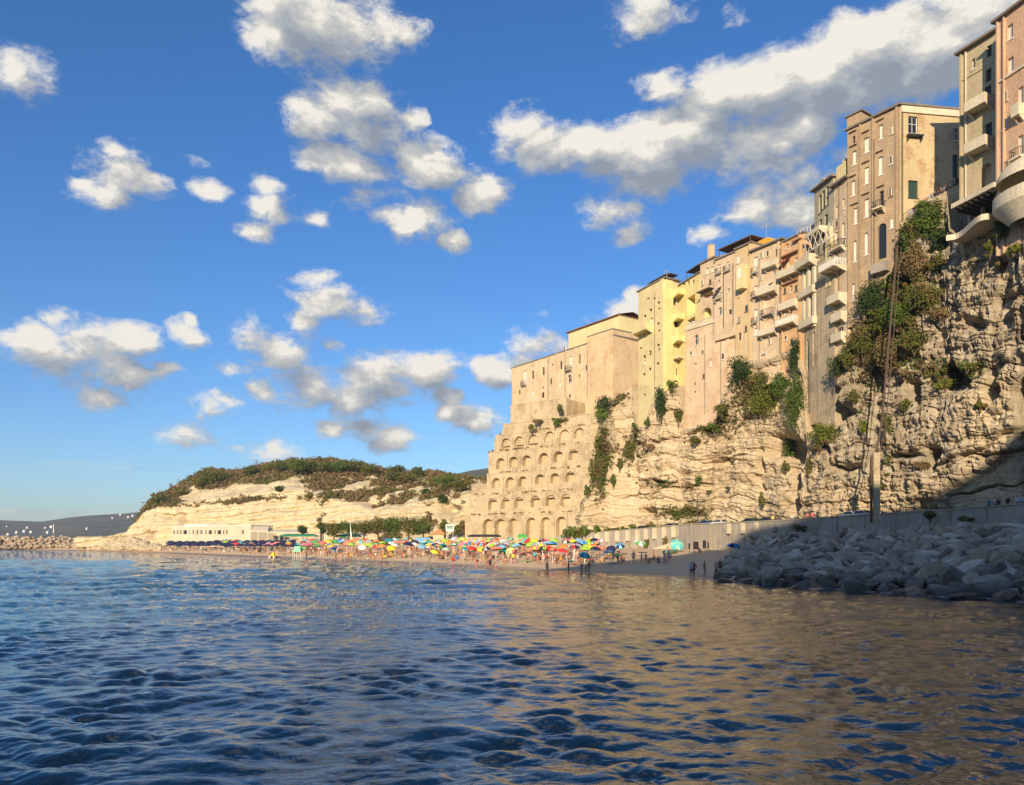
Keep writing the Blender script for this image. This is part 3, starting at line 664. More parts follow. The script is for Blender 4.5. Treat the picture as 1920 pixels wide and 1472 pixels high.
def window(bld, w, ua, ub, za, zb, kind, arch=False, inset=0.26):
    """window part (frame) with panes or shutters as sub-parts, set back in its opening"""
    o = -inset; W_, H_ = ub - ua, zb - za; t = min(0.10, W_ * 0.12)
    if kind == 'n':                     # shallow plastered niche: back wall only
        return
    fr = MB(); wd = lambda a, b, c, d, oo, th: fr.box(w.pt(a, c, oo), w.pt(b, c, oo) - w.pt(a, c, oo), w.pt(a, c, oo - th) - w.pt(a, c, oo), (0, 0, d - c))
    e = 0.004
    wd(ua + e, ua + t, za + e, zb - e, o, 0.07); wd(ub - t, ub - e, za + e, zb - e, o, 0.07); wd(ua + t, ub - t, zb - t, zb - e, o, 0.07); wd(ua + t, ub - t, za + e, za + t, o, 0.07)
    um = (ua + ub) / 2
    if kind in ('w', 'g'):
        wd(um - t / 3, um + t / 3, za + t, zb - t, o, 0.06)
        if H_ > 1.2: wd(ua + t, ub - t, za + H_ * 0.62, za + H_ * 0.62 + t * 0.6, o - 0.01, 0.045)
    if kind not in ('d',):      # sill, proud of the wall
        fr.box(w.pt(ua - 0.12, za - 0.12, 0.10), w.pt(ub + 0.12, za - 0.12, 0.10) - w.pt(ua - 0.12, za - 0.12, 0.10), w.pt(ua, za, -0.0) - w.pt(ua, za, 0.10), (0, 0, 0.12))
    f = fr.build('window', WHITE if kind in ('w', 'wl', 'd2') else (WOODB if kind == 'd' else SHUT_G if kind == 'sg' else WHITE), bld)
    pm = MB(); oo = o - 0.035; back = [w.pt(ua, za, oo), w.pt(ub, za, oo), w.pt(ub, zb, oo), w.pt(ua, zb, oo)]
    if kind in ('w', 'g', 'd'):
        pm.poly(back); pm.build('pane', GLASS, f)
    elif kind in ('wl', 'sg'):
        for a, b in ((ua + t, um - 0.01), (um + 0.01, ub - t)):
            s_ = MB(); s_.box(w.pt(a, za + t, oo + 0.03), w.pt(b, za + t, oo + 0.03) - w.pt(a, za + t, oo + 0.03), w.pt(a, za, oo) - w.pt(a, za, oo + 0.03), (0, 0, H_ - 2 * t))
            k = max(3, int((H_ - 2 * t) / 0.22))
            for q in range(k):
                zq = za + t + (H_ - 2 * t) * (q + 0.35) / k
                s_.box(w.pt(a + 0.05, zq, oo + 0.055), w.pt(b - 0.05, zq, oo + 0.055) - w.pt(a + 0.05, zq, oo + 0.055), w.pt(a, zq, oo + 0.03) - w.pt(a, zq, oo + 0.055), (0, 0, 0.09))
            s_.build('shutter', SHUT_W if kind == 'wl' else SHUT_G, f)
def balcony(bld, w, pa, pb, py, depth=1.2, kind='rail', mat=None, h=1.0, th=0.22, brackets=True, u=None):
    """slab with railing; pa..pb photo columns of its ends, py photo row of the slab's top at its middle"""
    if u: ua, ub, z = u
    else: ua = w.uz(pa, py)[0]; ub = w.uz(pb, py)[0]; z = w.uz((pa + pb) / 2, py)[1]
    if ua > ub: ua, ub = ub, ua
    m = MB(); B_ = lambda mm, a, b, o0, o1, z0, z1: mm.box(w.pt(a, z0, o1), w.pt(b, z0, o1) - w.pt(a, z0, o1), w.pt(a, z0, o0) - w.pt(a, z0, o1), (0, 0, z1 - z0))
    B_(m, ua, ub, -0.1, depth, z - th, z)
    if brackets:
        k = max(2, int((ub - ua) / 1.6) + 1)
        for q in range(k):
            c = ua + 0.15 + (ub - ua - 0.3) * q / (k - 1)
            m.poly([w.pt(c - .08, z - th, depth * .85), w.pt(c + .08, z - th, depth * .85), w.pt(c + .08, z - th - 0.7, 0.02), w.pt(c - .08, z - th - 0.7, 0.02)])
            m.poly([w.pt(c - .08, z - th, 0), w.pt(c - .08, z - th, depth * .85), w.pt(c - .08, z - th - .7, 0.02)]); m.poly([w.pt(c + .08, z - th, 0), w.pt(c + .08, z - th - .7, 0.02), w.pt(c + .08, z - th, depth * .85)])
    bal = m.build('balcony', mat or CONCR, bld)
    r = MB()
    if kind == 'solid':
        B_(r, ua, ub, depth - 0.12, depth, z + 0.002, z + h); B_(r, ua, ua + 0.12, 0.005, depth - 0.122, z + 0.002, z + h); B_(r, ub - 0.12, ub, 0.005, depth - 0.122, z + 0.002, z + h)
        r.build('parapet', mat or WHITE, bal)
    else:
        B_(r, ua, ub, depth - 0.08, depth - 0.02, z + h - 0.06, z + h); B_(r, ua, ua + 0.06, 0.0, depth - 0.08, z + h - 0.06, z + h); B_(r, ub - 0.06, ub, 0.0, depth - 0.08, z + h - 0.06, z + h)
        k = max(4, int((ub - ua) / 0.28)); tb = 0.02 if kind == 'rail' else 0.06
        for q in range(k + 1):
            c = ua + 0.04 + (ub - ua - 0.08) * q / k; r.box(w.pt(c - tb, z, depth - 0.07), w.pt(c + tb, z, depth - 0.07) - w.pt(c - tb, z, depth - 0.07), w.pt(c, z, depth - 0.07 - tb) - w.pt(c, z, depth - 0.07 + tb), (0, 0, h - 0.06))
        for q in range(1, max(2, int(depth / 0.3))):
            for c in (ua + 0.03, ub - 0.03):
                oo = depth * q / max(2, int(depth / 0.3)); r.box(w.pt(c - tb, z, oo), w.pt(c + tb, z, oo) - w.pt(c - tb, z, oo), w.pt(c, z, oo - tb) - w.pt(c, z, oo + tb), (0, 0, h - 0.06))
        r.build('railing', IRON if kind == 'rail' else WHITE, bal)
    return bal
def house(name, label, w, z0, z1, mat, wins=(), cat='house', depth=12.0, right=None, ledge=0.25, roofmat=None, group=None, pil=(), reveal=0.35, roof=0.3, ext=None, left_ext=0.0, sub_holes=()):
    """sea facade on plane w from z0 to z1; right = (Wall, wins) second visible facade starting at w's right end"""
    o0 = w.pt(0, z0); bld = empty(name, o0, 0, label, cat, group)
    mb = MB()
    def holes_of(ww, ws):
        hs = []
        for q in ws:
            px, py, pw, ph, kind = q[:5]
            ua, za = ww.uz(px - pw / 2, py); ub, _ = ww.uz(px + pw / 2, py); uc, zc = ww.uz(px, py)
            Y = float(ww.pt(uc, 0)[1]); hh = ph / FPX * Y
            if ua > ub: ua, ub = ub, ua
            ua = max(ua, 0.08); ub = min(ub, ww.L - 0.08)
            if ub - ua < 0.25: ub = ua + 0.25
            hs.append((ua, ub, zc - hh / 2, zc + hh / 2, kind.endswith('a'), kind.rstrip('a') or 'w'))
        hs.sort(); out = []
        for h in hs:
            if all(h[0] > g_[1] + .02 or h[1] < g_[0] - .02 or h[2] > g_[3] + .02 or h[3] < g_[2] - .02 for g_ in out): out.append(h)
        return out
    ha = holes_of(w, wins); face_with_holes(mb, w, 0, w.L, z0, z1, [h[:5] for h in ha], reveal)
    for h in ha:    # back of each opening
        mb.poly([w.pt(h[0], h[2], -reveal), w.pt(h[1], h[2], -reveal), w.pt(h[1], h[3], -reveal), w.pt(h[0], h[3], -reveal)])
    A_, B_ = w.pt(0, z0), w.pt(w.L, z0); nn = Vector((*w.n, 0)); up = Vector((0, 0, z1 - z0))
    if right is None:
        Cc = B_ - nn * depth; Dd = A_ - nn * depth
    else:
        w2, wins2 = right; hb = holes_of(w2, wins2); face_with_holes(mb, w2, 0, w2.L, z0, z1, [h[:5] for h in hb], reveal)
        for h in hb: mb.poly([w2.pt(h[0], h[2], -reveal), w2.pt(h[1], h[2], -reveal), w2.pt(h[1], h[3], -reveal), w2.pt(h[0], h[3], -reveal)])
        Cc = w2.pt(w2.L, z0); Dd = A_ + (Cc - B_)
    if right is None: mb.poly([B_, Cc, Cc + up, B_ + up])
    mb.poly([Cc, Dd, Dd + up, Cc + up]); mb.poly([Dd, A_, A_ + up, Dd + up]); mb.poly([A_, B_, Cc, Dd])
    mb.poly([A_ + up, B_ + up, Cc + up, Dd + up])
    for u, pw in pil:   # pilaster strips on the facade
        ua = w.uz(u - pw / 2, 700)[0]; ub = w.uz(u + pw / 2, 700)[0]
        if any(ua < h[1] and ub > h[0] for h in ha): continue
        mb.box(w.pt(ua, z0, 0.28), w.pt(ub, z0, 0.28) - w.pt(ua, z0, 0.28), w.pt(ua, z0, 0.0) - w.pt(ua, z0, 0.275), (0, 0, z1 - z0 - 0.05))
    mb.build('wall', mat, bld)
    if roof:
        r = MB(); q = [A_, B_, Cc, Dd]; cen = (A_ + B_ + Cc + Dd) / 4
        lo = [p_ + (p_ - cen).normalized() * ledge * 1.6 + up + Vector((0, 0, 0.004)) for p_ in q]; hi = [p_ + Vector((0, 0, roof)) for p_ in lo]
        r.poly(lo[::-1]); r.poly([hi[0], hi[1], hi[2], hi[3]])
        for k in range(4): r.poly([lo[k], lo[(k + 1) % 4], hi[(k + 1) % 4], hi[k]])
        r.build('roof', roofmat or GREYR, bld)
    for h in ha: window(bld, w, *h[:4], h[5], h[4])
    if right is not None:
        for h in hb: window(bld, right[0], *h[:4], h[5], h[4])
    return bld
def Zp(w, px, py): return w.uz(px, py)[1]
def chimney(bld, w, px, o, z, wd=0.9, h=1.8, mat=None):
    m = MB(); u = w.uz(px, 600)[0]; m.box(w.pt(u, z, -o), w.pt(u + wd, z, -o) - w.pt(u, z, -o), w.pt(u, z, -o - wd) - w.pt(u, z, -o), (0, 0, h))
    m.box(w.pt(u - .1, z + h + .002, -o + .1), w.pt(u + wd + .1, z, -o + .1) - w.pt(u - .1, z, -o + .1), w.pt(u, z, -o - wd - .1) - w.pt(u, z, -o + .1), (0, 0, .14))
    return m.build('chimney', mat or CONCR, bld)
def antenna(bld, w, px, o, z, h=2.6):
    m = MB(); u = w.uz(px, 600)[0]; p0 = w.pt(u, z, -o); m.tube(p0, p0 + Vector((0, 0, h)), 0.05, n=5)
    for k in range(4): m.tube(p0 + Vector((-0.7, 0, h - 0.15 - k * .22)), p0 + Vector((0.7, 0.3, h - 0.15 - k * .22)), 0.025, n=4)
    return m.build('antenna', plain('aluminium', (0.6, 0.6, 0.6), 0.4, 0.6), bld)

PEACH = stucco('peach_plaster', (0.66, 0.52, 0.33), (0.42, 0.31, 0.20), (0.52, 0.36, 0.22), 0.4, 0.4)
PEACH2 = stucco('warm_peach_plaster', (0.66, 0.50, 0.30), (0.46, 0.32, 0.19), (0.54, 0.31, 0.17), 0.45, 0.5)
YEL = stucco('yellow_plaster', (0.72, 0.61, 0.32), (0.48, 0.40, 0.24), (0.50, 0.40, 0.24), 0.30, 0.25)
YELB = stucco('bright_yellow_plaster', (0.79, 0.66, 0.30), (0.60, 0.50, 0.22), None, 0.2)
PINK = stucco('salmon_plaster', (0.66, 0.50, 0.33), (0.46, 0.32, 0.20), (0.56, 0.36, 0.22), 0.5, 0.6)
PINK2 = stucco('worn_pink_plaster', (0.66, 0.51, 0.34), (0.42, 0.31, 0.20), (0.54, 0.40, 0.25), 0.5, 0.5)
OCH = stucco('ochre_plaster', (0.64, 0.48, 0.27), (0.40, 0.27, 0.15), None, 0.45)
ORG = stucco('orange_plaster', (0.64, 0.40, 0.21), (0.42, 0.24, 0.13), (0.56, 0.40, 0.22), 0.4, 0.4)
BRN = stucco('brown_grey_plaster', (0.40, 0.29, 0.18), (0.22, 0.17, 0.12), (0.46, 0.35, 0.20), 0.6, 0.35)
CREAM = stucco('cream_plaster', (0.64, 0.50, 0.29), (0.40, 0.28, 0.17), (0.44, 0.26, 0.14), 0.35, 0.6, blocks=0.2)
TAN = stucco('khaki_plaster', (0.48, 0.40, 0.25), (0.30, 0.25, 0.17), None, 0.35)
ROSE = stucco('rose_plaster', (0.60, 0.39, 0.25), (0.40, 0.28, 0.19), (0.50, 0.40, 0.28), 0.5, 0.6)
GRN = stucco('grey_green_plaster', (0.38, 0.35, 0.25), (0.22, 0.20, 0.15), None, 0.5)
PALE = stucco('pale_cream_plaster', (0.66, 0.58, 0.42), (0.45, 0.38, 0.27), None, 0.35)

# -- the long former convent above the arches
w = Wall(960, 220, 1149, 185); z1 = Zp(w, 1148, 630)
win = [(984.6, 708, 7, 26, 'wl'), (999, 703, 4, 15, 'd'), (1019, 696, 4, 15, 'd'), (1052, 685, 4, 15, 'd'), (1070, 678, 6, 20, 'wl'), (1068, 710, 7, 15, 'wa'), (1087, 673, 4, 17, 'd'), (1109.6, 666, 4, 17, 'd'),
       (1134.6, 653, 4, 13, 'd'), (1108, 699, 4, 5, 'd'), (1122, 697, 4, 18, 'd'), (1134, 691, 4, 11, 'd'), (999, 738, 4, 11, 'wl'), (1018, 741, 5, 10, 'd'), (1050, 721, 4, 10, 'wl'), (1068, 743, 4, 6, 'd'), (1036, 684, 3, 4, 'd'),
       (1122, 655, 3, 4, 'd'), (1086, 705, 3, 4, 'd'), (1018, 727, 3, 4, 'd')]
cv = house('convent', 'long peach former convent with pilasters standing above the arched bastion', w, 34, z1, PEACH, win, 'convent', 13, pil=[(964, 3), (972, 1.5), (988, 1.5), (1014, 2), (1045, 2.5), (1081, 1.5), (1091, 2), (1115, 2), (1144, 2)])
balcony(cv, w, 1062, 1073, 694, 0.9, 'rail'); balcony(cv, w, 979, 987, 722, 0.8, 'rail')
m = MB(); wu = w.off(-2.0); ua = wu.uz(1066, 640)[0]; zt = Zp(wu, 1080, 622)
m.box(wu.pt(ua, z1 + .35), wu.pt(w.L, z1) - wu.pt(ua, z1), wu.pt(0, 0, -9) - wu.pt(0, 0, 0), (0, 0, zt - z1)); m.build('raised_storey', YEL, cv)
m = MB(); a = wu.pt(ua - .6, zt + .36, .6); bx = wu.pt(w.L + .2, zt + .36, .6) - a; dx = wu.pt(0, 0, -9.6) - wu.pt(0, 0, .6)
m.box(a, bx, dx, (0, 0, .18)); r0 = a + Vector((0, 0, .18)); m.poly([r0, r0 + bx, r0 + bx + dx * .5 + Vector((0, 0, 1.3)), r0 + dx * .5 + Vector((0, 0, 1.3))]); m.poly([r0 + bx + dx, r0 + dx, r0 + dx * .5 + Vector((0, 0, 1.3)), r0 + bx + dx * .5 + Vector((0, 0, 1.3))])
m.poly([r0, r0 + dx * .5 + Vector((0, 0, 1.3)), r0 + dx]); m.build('tiled_roof', TERRA, cv)
w2 = Wall(1149, 184.6, 1199, 190); z1 = Zp(w2, 1149, 617)
house('blank_block', 'windowless orange-peach wall block between the long convent and yellow tower', w2, 34, z1, PEACH2, [(1153, 665, 2, 3, 'd'), (1171, 640, 3, 3, 'd')], 'building', 9, ledge=.1, roof=.2)

# -- yellow tower block and its loggia wing
w = Wall(1197, 174, 1245, 165); wr = Wall(1245, 164.99, 1273, 167.3); z1 = Zp(w, 1245, 522)
sm_ = [(1234.8, 567.6), (1220, 581.5), (1209, 593), (1234, 607), (1234, 647.5), (1219, 660), (1208, 669), (1233, 682), (1218.5, 692), (1207.4, 702), (1236, 579), (1236, 620), (1236, 655), (1219, 665), (1208.5, 740), (1229, 728), (1215, 560), (1201, 653), (1227, 560)]
win = [(x, y, 5, 5 if i < 10 else 3, 'd') for i, (x, y) in enumerate(sm_)] + [(1222, 603, 6, 13, 'wl'), (1203, 612, 5, 12, 'wl'), (1209, 680, 4, 8, 'wl')]
yt = house('yellow_tower_house', 'tall narrow pale yellow house with tiny windows beside the peach block', w, 28, z1, YEL, win, 'house', 9, right=(wr, [(1260.5, 619, 5, 12, 'd'), (1262, 700, 3, 9, 'd'), (1269, 697, 3, 13, 'd'), (1265, 566, 6, 12, 'd'), (1268, 607, 7, 14, 'd')]), ledge=.35, pil=[(1199.5, 3), (1209, 4), (1242.5, 5)])
balcony(yt, w, 1199, 1224, 622, 2.0, 'solid', YEL, 1.3); 
for py_, dp in ((556, 2.6), (601, 2.4), (642, 2.4)): balcony(yt, wr, 1257, 1272.5, py_, dp, 'solid', YELB, 1.05)
m = MB(); m.box(wr.pt(.15, 28, .02), wr.pt(.15 + 2.1, 28) - wr.pt(.15, 28), wr.pt(0, 0, .5) - wr.pt(0, 0, .02), (0, 0, z1 - 28 - .3)); m.build('buttress', YELB, yt)
m = MB(); zz_ = Zp(wr, 1260, 674); m.box(wr.pt(2.3, zz_, .05), wr.pt(wr.L, 0) - wr.pt(2.3, 0), wr.pt(0, 0, 2.2) - wr.pt(0, 0, 0.05), (0, 0, .5)); m.build('terrace_ledge', PALE, yt)
antenna(yt, w, 1243, 1, z1 + .3, 1.8); chimney(yt, w, 1214, 2, z1 + .3, .8, 1.2, YEL)
m = MB(); p0 = w.pt(w.uz(1205, 545)[0], z1 + .3, -1.5); m.box(p0 + Vector((0, 0, 1.3)), w.pt(7.5, 0) - w.pt(0, 0), wr.pt(3, 0) - wr.pt(0, 0), (0, 0, .12))
for k in (0, 1): m.tube(p0 + (w.pt(7.2, 0) - w.pt(0, 0)) * k, p0 + (w.pt(7.2, 0) - w.pt(0, 0)) * k + Vector((0, 0, 1.3)), .08)
m.build('roof_canopy', WOODB, yt)
w = Wall(1273, 167, 1321, 157); z1 = Zp(w, 1321, 506)
lg = house('loggia_house', 'bright yellow house with open pillared loggias beside the tiny-windowed tower', w, 33, z1, YELB,
      [(1282.5, 532, 4, 6, 'd'), (1291, 531, 4, 8, 'd'), (1300, 529, 4, 9, 'd'), (1314, 531, 4, 24, 'd'), (1296, 573, 15, 36, 'n'), (1296, 604, 15, 14, 'n')], 'house', 10, reveal=2.2)
for (px_, py_, a_, b_) in ((1294, 572, 4, 14), (1299, 606, 3, 8)):
    wi = w.off(-2.1); ua = wi.uz(px_ - a_ / 2, py_)[0]; ub = wi.uz(px_ + a_ / 2, py_)[0]; zc = wi.uz(px_, py_)[1]; hh = b_ / FPX * 163 / 2
    m = MB(); m.box(wi.pt(ua, zc - hh), wi.pt(ub, 0) - wi.pt(ua, 0), wi.pt(0, 0, -.05) - wi.pt(0, 0, .0), (0, 0, 2 * hh)); m.build('inner_door', DARKIN, lg)
balcony(lg, w, 1289, 1303, 615, .5, 'balus', YELB, 1.0, brackets=False)
m = MB(); q = w.pt(1.5, z1 + .3, -1.0); e1 = w.pt(7.5, 0) - w.pt(0, 0); e2 = w.pt(0, 0, -4) - w.pt(0, 0, 0)
for s_, t_ in ((0, 0), (1, 0), (0, 1), (1, 1)): m.tube(q + e1 * s_ + e2 * t_, q + e1 * s_ + e2 * t_ + Vector((0, 0, 2.3)), .09)
m.box(q + Vector((0, 0, 2.3)) - e1 * .05, e1 * 1.1, e2 * 1.1, (0, 0, .15)); m.build('roof_pergola', WOODB, lg); chimney(lg, w, 1310, 2, z1 + .3, .8, 1.4, PEACH)

# -- salmon group
w = Wall(1286, 160, 1380, 149.4); z1 = Zp(w, 1286, 621)
base = house('arcaded_base', 'tall salmon retaining wall with two arched windows under a terrace', w, 24, z1, PINK, [(1305.6, 637, 8, 19, 'wa'), (1335, 632, 8, 19, 'wa'), (1304, 687, 5, 12, 'n'), (1332, 681, 5, 13, 'wl'), (1303, 720, 3, 4, 'd'), (1303, 735, 3, 4, 'd')], 'building', 8, roof=.35, ledge=.3, roofmat=PALE, pil=[(1288, 3), (1366, 4)])
r = MB(); 
for k in range(46):
    u = .2 + (w.L - .4) * k / 45; r.box(w.pt(u - .06, z1 + .36, .05), w.pt(u + .06, 0) - w.pt(u - .06, 0), w.pt(0, 0, -.06) - w.pt(0, 0, .06), (0, 0, .95))
r.box(w.pt(0.1, z1 + 1.31, .1), w.pt(w.L - .1, 0) - w.pt(.1, 0), w.pt(0, 0, -.12) - w.pt(0, 0, .12), (0, 0, .12)); r.build('balustrade', PALE, base)
w = Wall(1313, 157.5, 1341, 153.5); z1 = Zp(w, 1341, 483)
hs_ = house('salmon_house', 'low salmon house with a big orange arched niche above the balustrade terrace', w, 44, z1, PINK2, [(1325, 589, 18, 24, 'na'), (1328, 553, 18, 9, 'n'), (1326, 508, 5, 11, 'wl'), (1335, 505, 4, 10, 'wl')], 'house', 9, reveal=1.6)
chimney(hs_, w, 1316, 1.5, z1 + .3, 1.0, 3.6, PEACH); chimney(hs_, w, 1330, 3, z1 + .3, .8, 1.0, PEACH)
m = MB(); m.box(w.pt(.3, Zp(w, 1328, 546), .05), w.pt(w.L - .3, 0) - w.pt(.3, 0), w.pt(0, 0, 1.4) - w.pt(0, 0, .05), (0, 0, .15)); m.build('tiled_canopy', WOODB, hs_)
w = Wall(1341, 153, 1379, 148.4); z1 = Zp(w, 1377, 474)
pk = house('narrow_pink_house', 'worn pink house with six tall shuttered windows and a dark roof pergola', w, 44, z1, PINK2, [(1348, 502.6, 6, 13, 'wl'), (1364, 498, 6, 13, 'wl'), (1348, 550, 8, 15, 'wl'), (1366, 545, 5, 8, 'w'), (1350, 583, 7, 14, 'wa'), (1369, 585, 6, 9, 'd'), (1348, 527, 3, 4, 'd')], 'house', 9, ledge=.2)
balcony(pk, w, 1343, 1353, 513, .5, 'rail', brackets=False); balcony(pk, w, 1359, 1370, 508, .5, 'rail', brackets=False); balcony(pk, w, 1342, 1354, 560, .6, 'rail')
m = MB(); q = w.pt(.5, z1 + .3, -.6); e1 = w.pt(8.0, 0) - w.pt(0, 0); e2 = w.pt(0, 0, -4) - w.pt(0, 0, 0)
for s_, t_ in ((0, 0), (1, 0), (0, 1), (1, 1)): m.tube(q + e1 * s_ + e2 * t_, q + e1 * s_ + e2 * t_ + Vector((0, 0, 1.9)), .08)
m.box(q + Vector((0, 0, 1.9)) - e1 * .06, e1 * 1.1, e2 * 1.1, (0, 0, .2)); m.build('roof_pergola', WOODB, pk)
w = Wall(1379, 148.2, 1410, 144.6); z1 = Zp(w, 1395, 462)
tb = house('bay_house', 'plain peach house with a tall enclosed bay hanging high on its front', w, 33, z1, OCH, [(1387, 631, 5, 14, 'd'), (1384, 560, 3, 5, 'd')], 'house', 9, pil=[(1382, 2.5), (1407, 3)])
ua, z_ = w.uz(1389.5, 546); ub, zt = w.uz(1402, 496); m = MB(); m.box(w.pt(ua, z_, .003), w.pt(ub, 0) - w.pt(ua, 0), w.pt(0, 0, 1.4) - w.pt(0, 0, 0.003), (0, 0, zt - z_)); m.build('bay', YEL, tb)
wi = w.off(1.402); m = MB(); uc = (ua + ub) / 2
m.box(wi.pt(uc - .45, zt - 2.6), wi.pt(.9, 0) - wi.pt(0, 0), wi.pt(0, 0, .03) - wi.pt(0, 0, 0), (0, 0, 1.9)); m.build('window', WHITE, tb)
m = MB(); wb = w.off(-3.5); u0 = wb.uz(1404, 470)[0]; u0b = wb.uz(1440, 470)[0]; m.box(wb.pt(u0, z1 - 2), wb.pt(u0b, 0) - wb.pt(u0, 0), wb.pt(0, 0, -4) - wb.pt(0, 0, 0), (0, 0, Zp(wb, 1420, 453) - z1 + 2)); rb = m.build('rooftop_room', plain('saffron_paint', (0.70, 0.36, 0.05), .9, var=.05), tb)
antenna(tb, w, 1409, 4, z1 + 1, 3.8)

# -- stained house with white arched niches
w = Wall(1410, 144.4, 1466, 138.5); z1 = Zp(w, 1465, 450)
st = house('stained_house', 'weather-stained peach house with two large whitewashed arched niches', w, 33, z1, PINK2,
     [(1417, 496, 8, 28, 'wl'), (1417, 544, 7, 16, 'wl'), (1417, 590, 7, 20, 'wl'), (1417, 622, 7, 14, 'wl'), (1443, 569, 22, 42, 'nwa'), (1443, 609, 20, 28, 'nwa'), (1456, 474, 5, 14, 'd'), (1452, 512, 6, 10, 'w')], 'house', 9, ledge=.45, roofmat=GREYR, pil=[(1461, 3)])
for py_, d_, a_, b_ in ((550, 1.5, 1427, 1461), (626, 1.2, 1429, 1460), (589.5, .9, 1431, 1453), (500, 1.2, 1437, 1461), (512, .7, 1411, 1422), (605, .5, 1411, 1421), (556, .6, 1411, 1422)):
    balcony(st, w, a_, b_, py_, d_, 'solid' if d_ > 1 else 'rail', PALE if d_ > 1 else None, .9)
# -- orange house
w = Wall(1466, 138.3, 1507, 133.6); z1 = Zp(w, 1500, 440)
og = house('orange_house', 'warm orange house banded by long white balconies right of the stained one', w, 33, z1, ORG,
     [(1483, 542, 5, 13, 'w'), (1483, 586, 5, 8, 'w'), (1478, 495, 5, 12, 'wl'), (1492, 490, 5, 13, 'wl'), (1490, 455, 5, 10, 'w'), (1476, 462, 5, 9, 'w'), (1494, 575, 4, 8, 'wl')], 'house', 9, ledge=.2, pil=[(1468, 2), (1501, 5)])
for py_, a_, b_, d_, k_ in ((515, 1467, 1505, 1.3, 'solid'), (577, 1467, 1498, 1.1, 'solid'), (608, 1466, 1498, 1.6, 'balus'), (478, 1468, 1500, .7, 'x'), (531, 1468, 1498, .5, 'x'), (452, 1489, 1505, .6, 'x')):
    if k_ == 'x':
        m = MB(); ua, _ = w.uz(a_, py_); ub, _ = w.uz(b_, py_); z_ = Zp(w, (a_ + b_) / 2, py_); m.box(w.pt(ua, z_, .02), w.pt(ub, 0) - w.pt(ua, 0), w.pt(0, 0, d_) - w.pt(0, 0, .02), (0, 0, .25)); m.build('ledge', TERRA, og)
    else: balcony(og, w, a_, b_, py_, d_, k_, PALE, 1.05)
m = MB(); q = w.pt(2.5, z1 + .3, -1.2)
for k in range(9): p_ = q + (w.pt(.75 * k, 0) - w.pt(0, 0)); m.tube(p_, p_ + Vector((0, 0, 1.1)), .05, n=4)
m.tube(q + Vector((0, 0, 1.1)), q + (w.pt(6, 0) - w.pt(0, 0)) + Vector((0, 0, 1.1)), .06, n=4); m.build('roof_railing', WHITE, og); chimney(og, w, 1499, 2.5, z1 + .3, .7, 1.6)

# -- white-pillared veranda house over its stone wall
w = Wall(1504, 134.2, 1533, 129.6); z1 = Zp(w, 1520, 492)
vr = house('veranda_house', 'grey house of tall white pillared verandas above two dark wall slots', w, 24, z1, STONE,
     [(1512, 575, 5, 60, 'n'), (1522, 568, 5, 62, 'n'), (1513, 530, 4, 40, 'n'), (1523, 522, 4, 40, 'n'), (1526, 655, 4, 66, 'na'), (1514, 665, 4, 58, 'na')], 'house', 9, reveal=1.5)
for q in (1508.5, 1517.5, 1528):
    m = MB(); ua = w.uz(q - 2.2, 550)[0]; ub = w.uz(q + 2.2, 550)[0]; zb_ = Zp(w, q, 612 if q > 1510 else 620); m.box(w.pt(ua, zb_, .002), w.pt(ub, 0) - w.pt(ua, 0), w.pt(0, 0, .35) - w.pt(0, 0, .002), (0, 0, z1 - zb_ - 1)); m.build('pillar', PALE, vr)
for py_ in (552, 610): balcony(vr, w, 1505, 1532, py_, .9, 'solid', PALE, 1.0, brackets=False)
balcony(vr, w, 1505, 1532.5, 497, 1.6, 'solid', PALE, 1.2)
m = MB(); u_ = w.uz(1519, 700)[0]; m.tube(w.pt(u_, 26, .15), w.pt(u_, z1 - 14, .15), .09); m.build('drainpipe', IRON, vr)
# -- grey-green house with the lattice balcony
w = Wall(1527, 131.2, 1562, 126.0); z1 = Zp(w, 1560, 334)
gg = house('grey_green_house', 'tall grey-green house with dark green glazed loggia under its eaves', w, 40, z1, GRN,
     [(1538, 383, 5, 34, 'sg'), (1544, 375, 5, 34, 'sg'), (1551, 367, 5, 36, 'sg'), (1538.5, 420, 5, 17, 'sg'), (1549, 412, 6, 20, 'sg'), (1546, 454, 9, 36, 'd'), (1534, 465, 5, 22, 'd')], 'house', 8, ledge=.5, roofmat=GREYR)
ua, _ = w.uz(1522, 450); ub, _ = w.uz(1551, 450); z_ = Zp(w, 1540, 452)
bl = balcony(gg, w, 1522, 1551, 458, 1.5, 'solid', PALE, .5, u=(max(ua, -2.2), ub, Zp(w, 1540, 436)))
m = MB(); wo_ = w.off(1.4)
for k in range(6):
    a = -1.2 + k * 1.5; zt = Zp(w, 1540, 436) - .25
    m.tube(wo_.pt(a, zt), wo_.pt(a + 1.3, zt - 2.6), .045, n=4); m.tube(wo_.pt(a + 1.3, zt), wo_.pt(a, zt - 2.6), .045, n=4)
m.tube(wo_.pt(-1.5, zt - 2.6), wo_.pt(8, zt - 2.6), .09, n=4); m.build('lattice', WHITE, gg)
m = MB(); ua, _ = w.uz(1553, 450); m.box(w.pt(ua, 46, .003), w.pt(w.L, 0) - w.pt(ua, 0), w.pt(0, 0, .6) - w.pt(0, 0, .003), (0, 0, Zp(w, 1557, 428) - 46)); m.build('corner_strip', YEL, gg)
chimney(gg, w, 1529, 1, z1 + .3, .8, 1.5, PALE); antenna(gg, w, 1520, 3, z1, 2.4)
# -- stone buttress under it
w = Wall(1533, 129.3, 1565, 124.9); z1 = Zp(w, 1545, 486)
house('stone_buttress', 'huge rough tan stone buttress standing below the grey-green house', w, 22, z1, STONE, [(1548, 540, 2, 3, 'd'), (1556, 600, 2, 4, 'd')], 'buttress', 7, ledge=.05, roof=.2, roofmat=STONE)
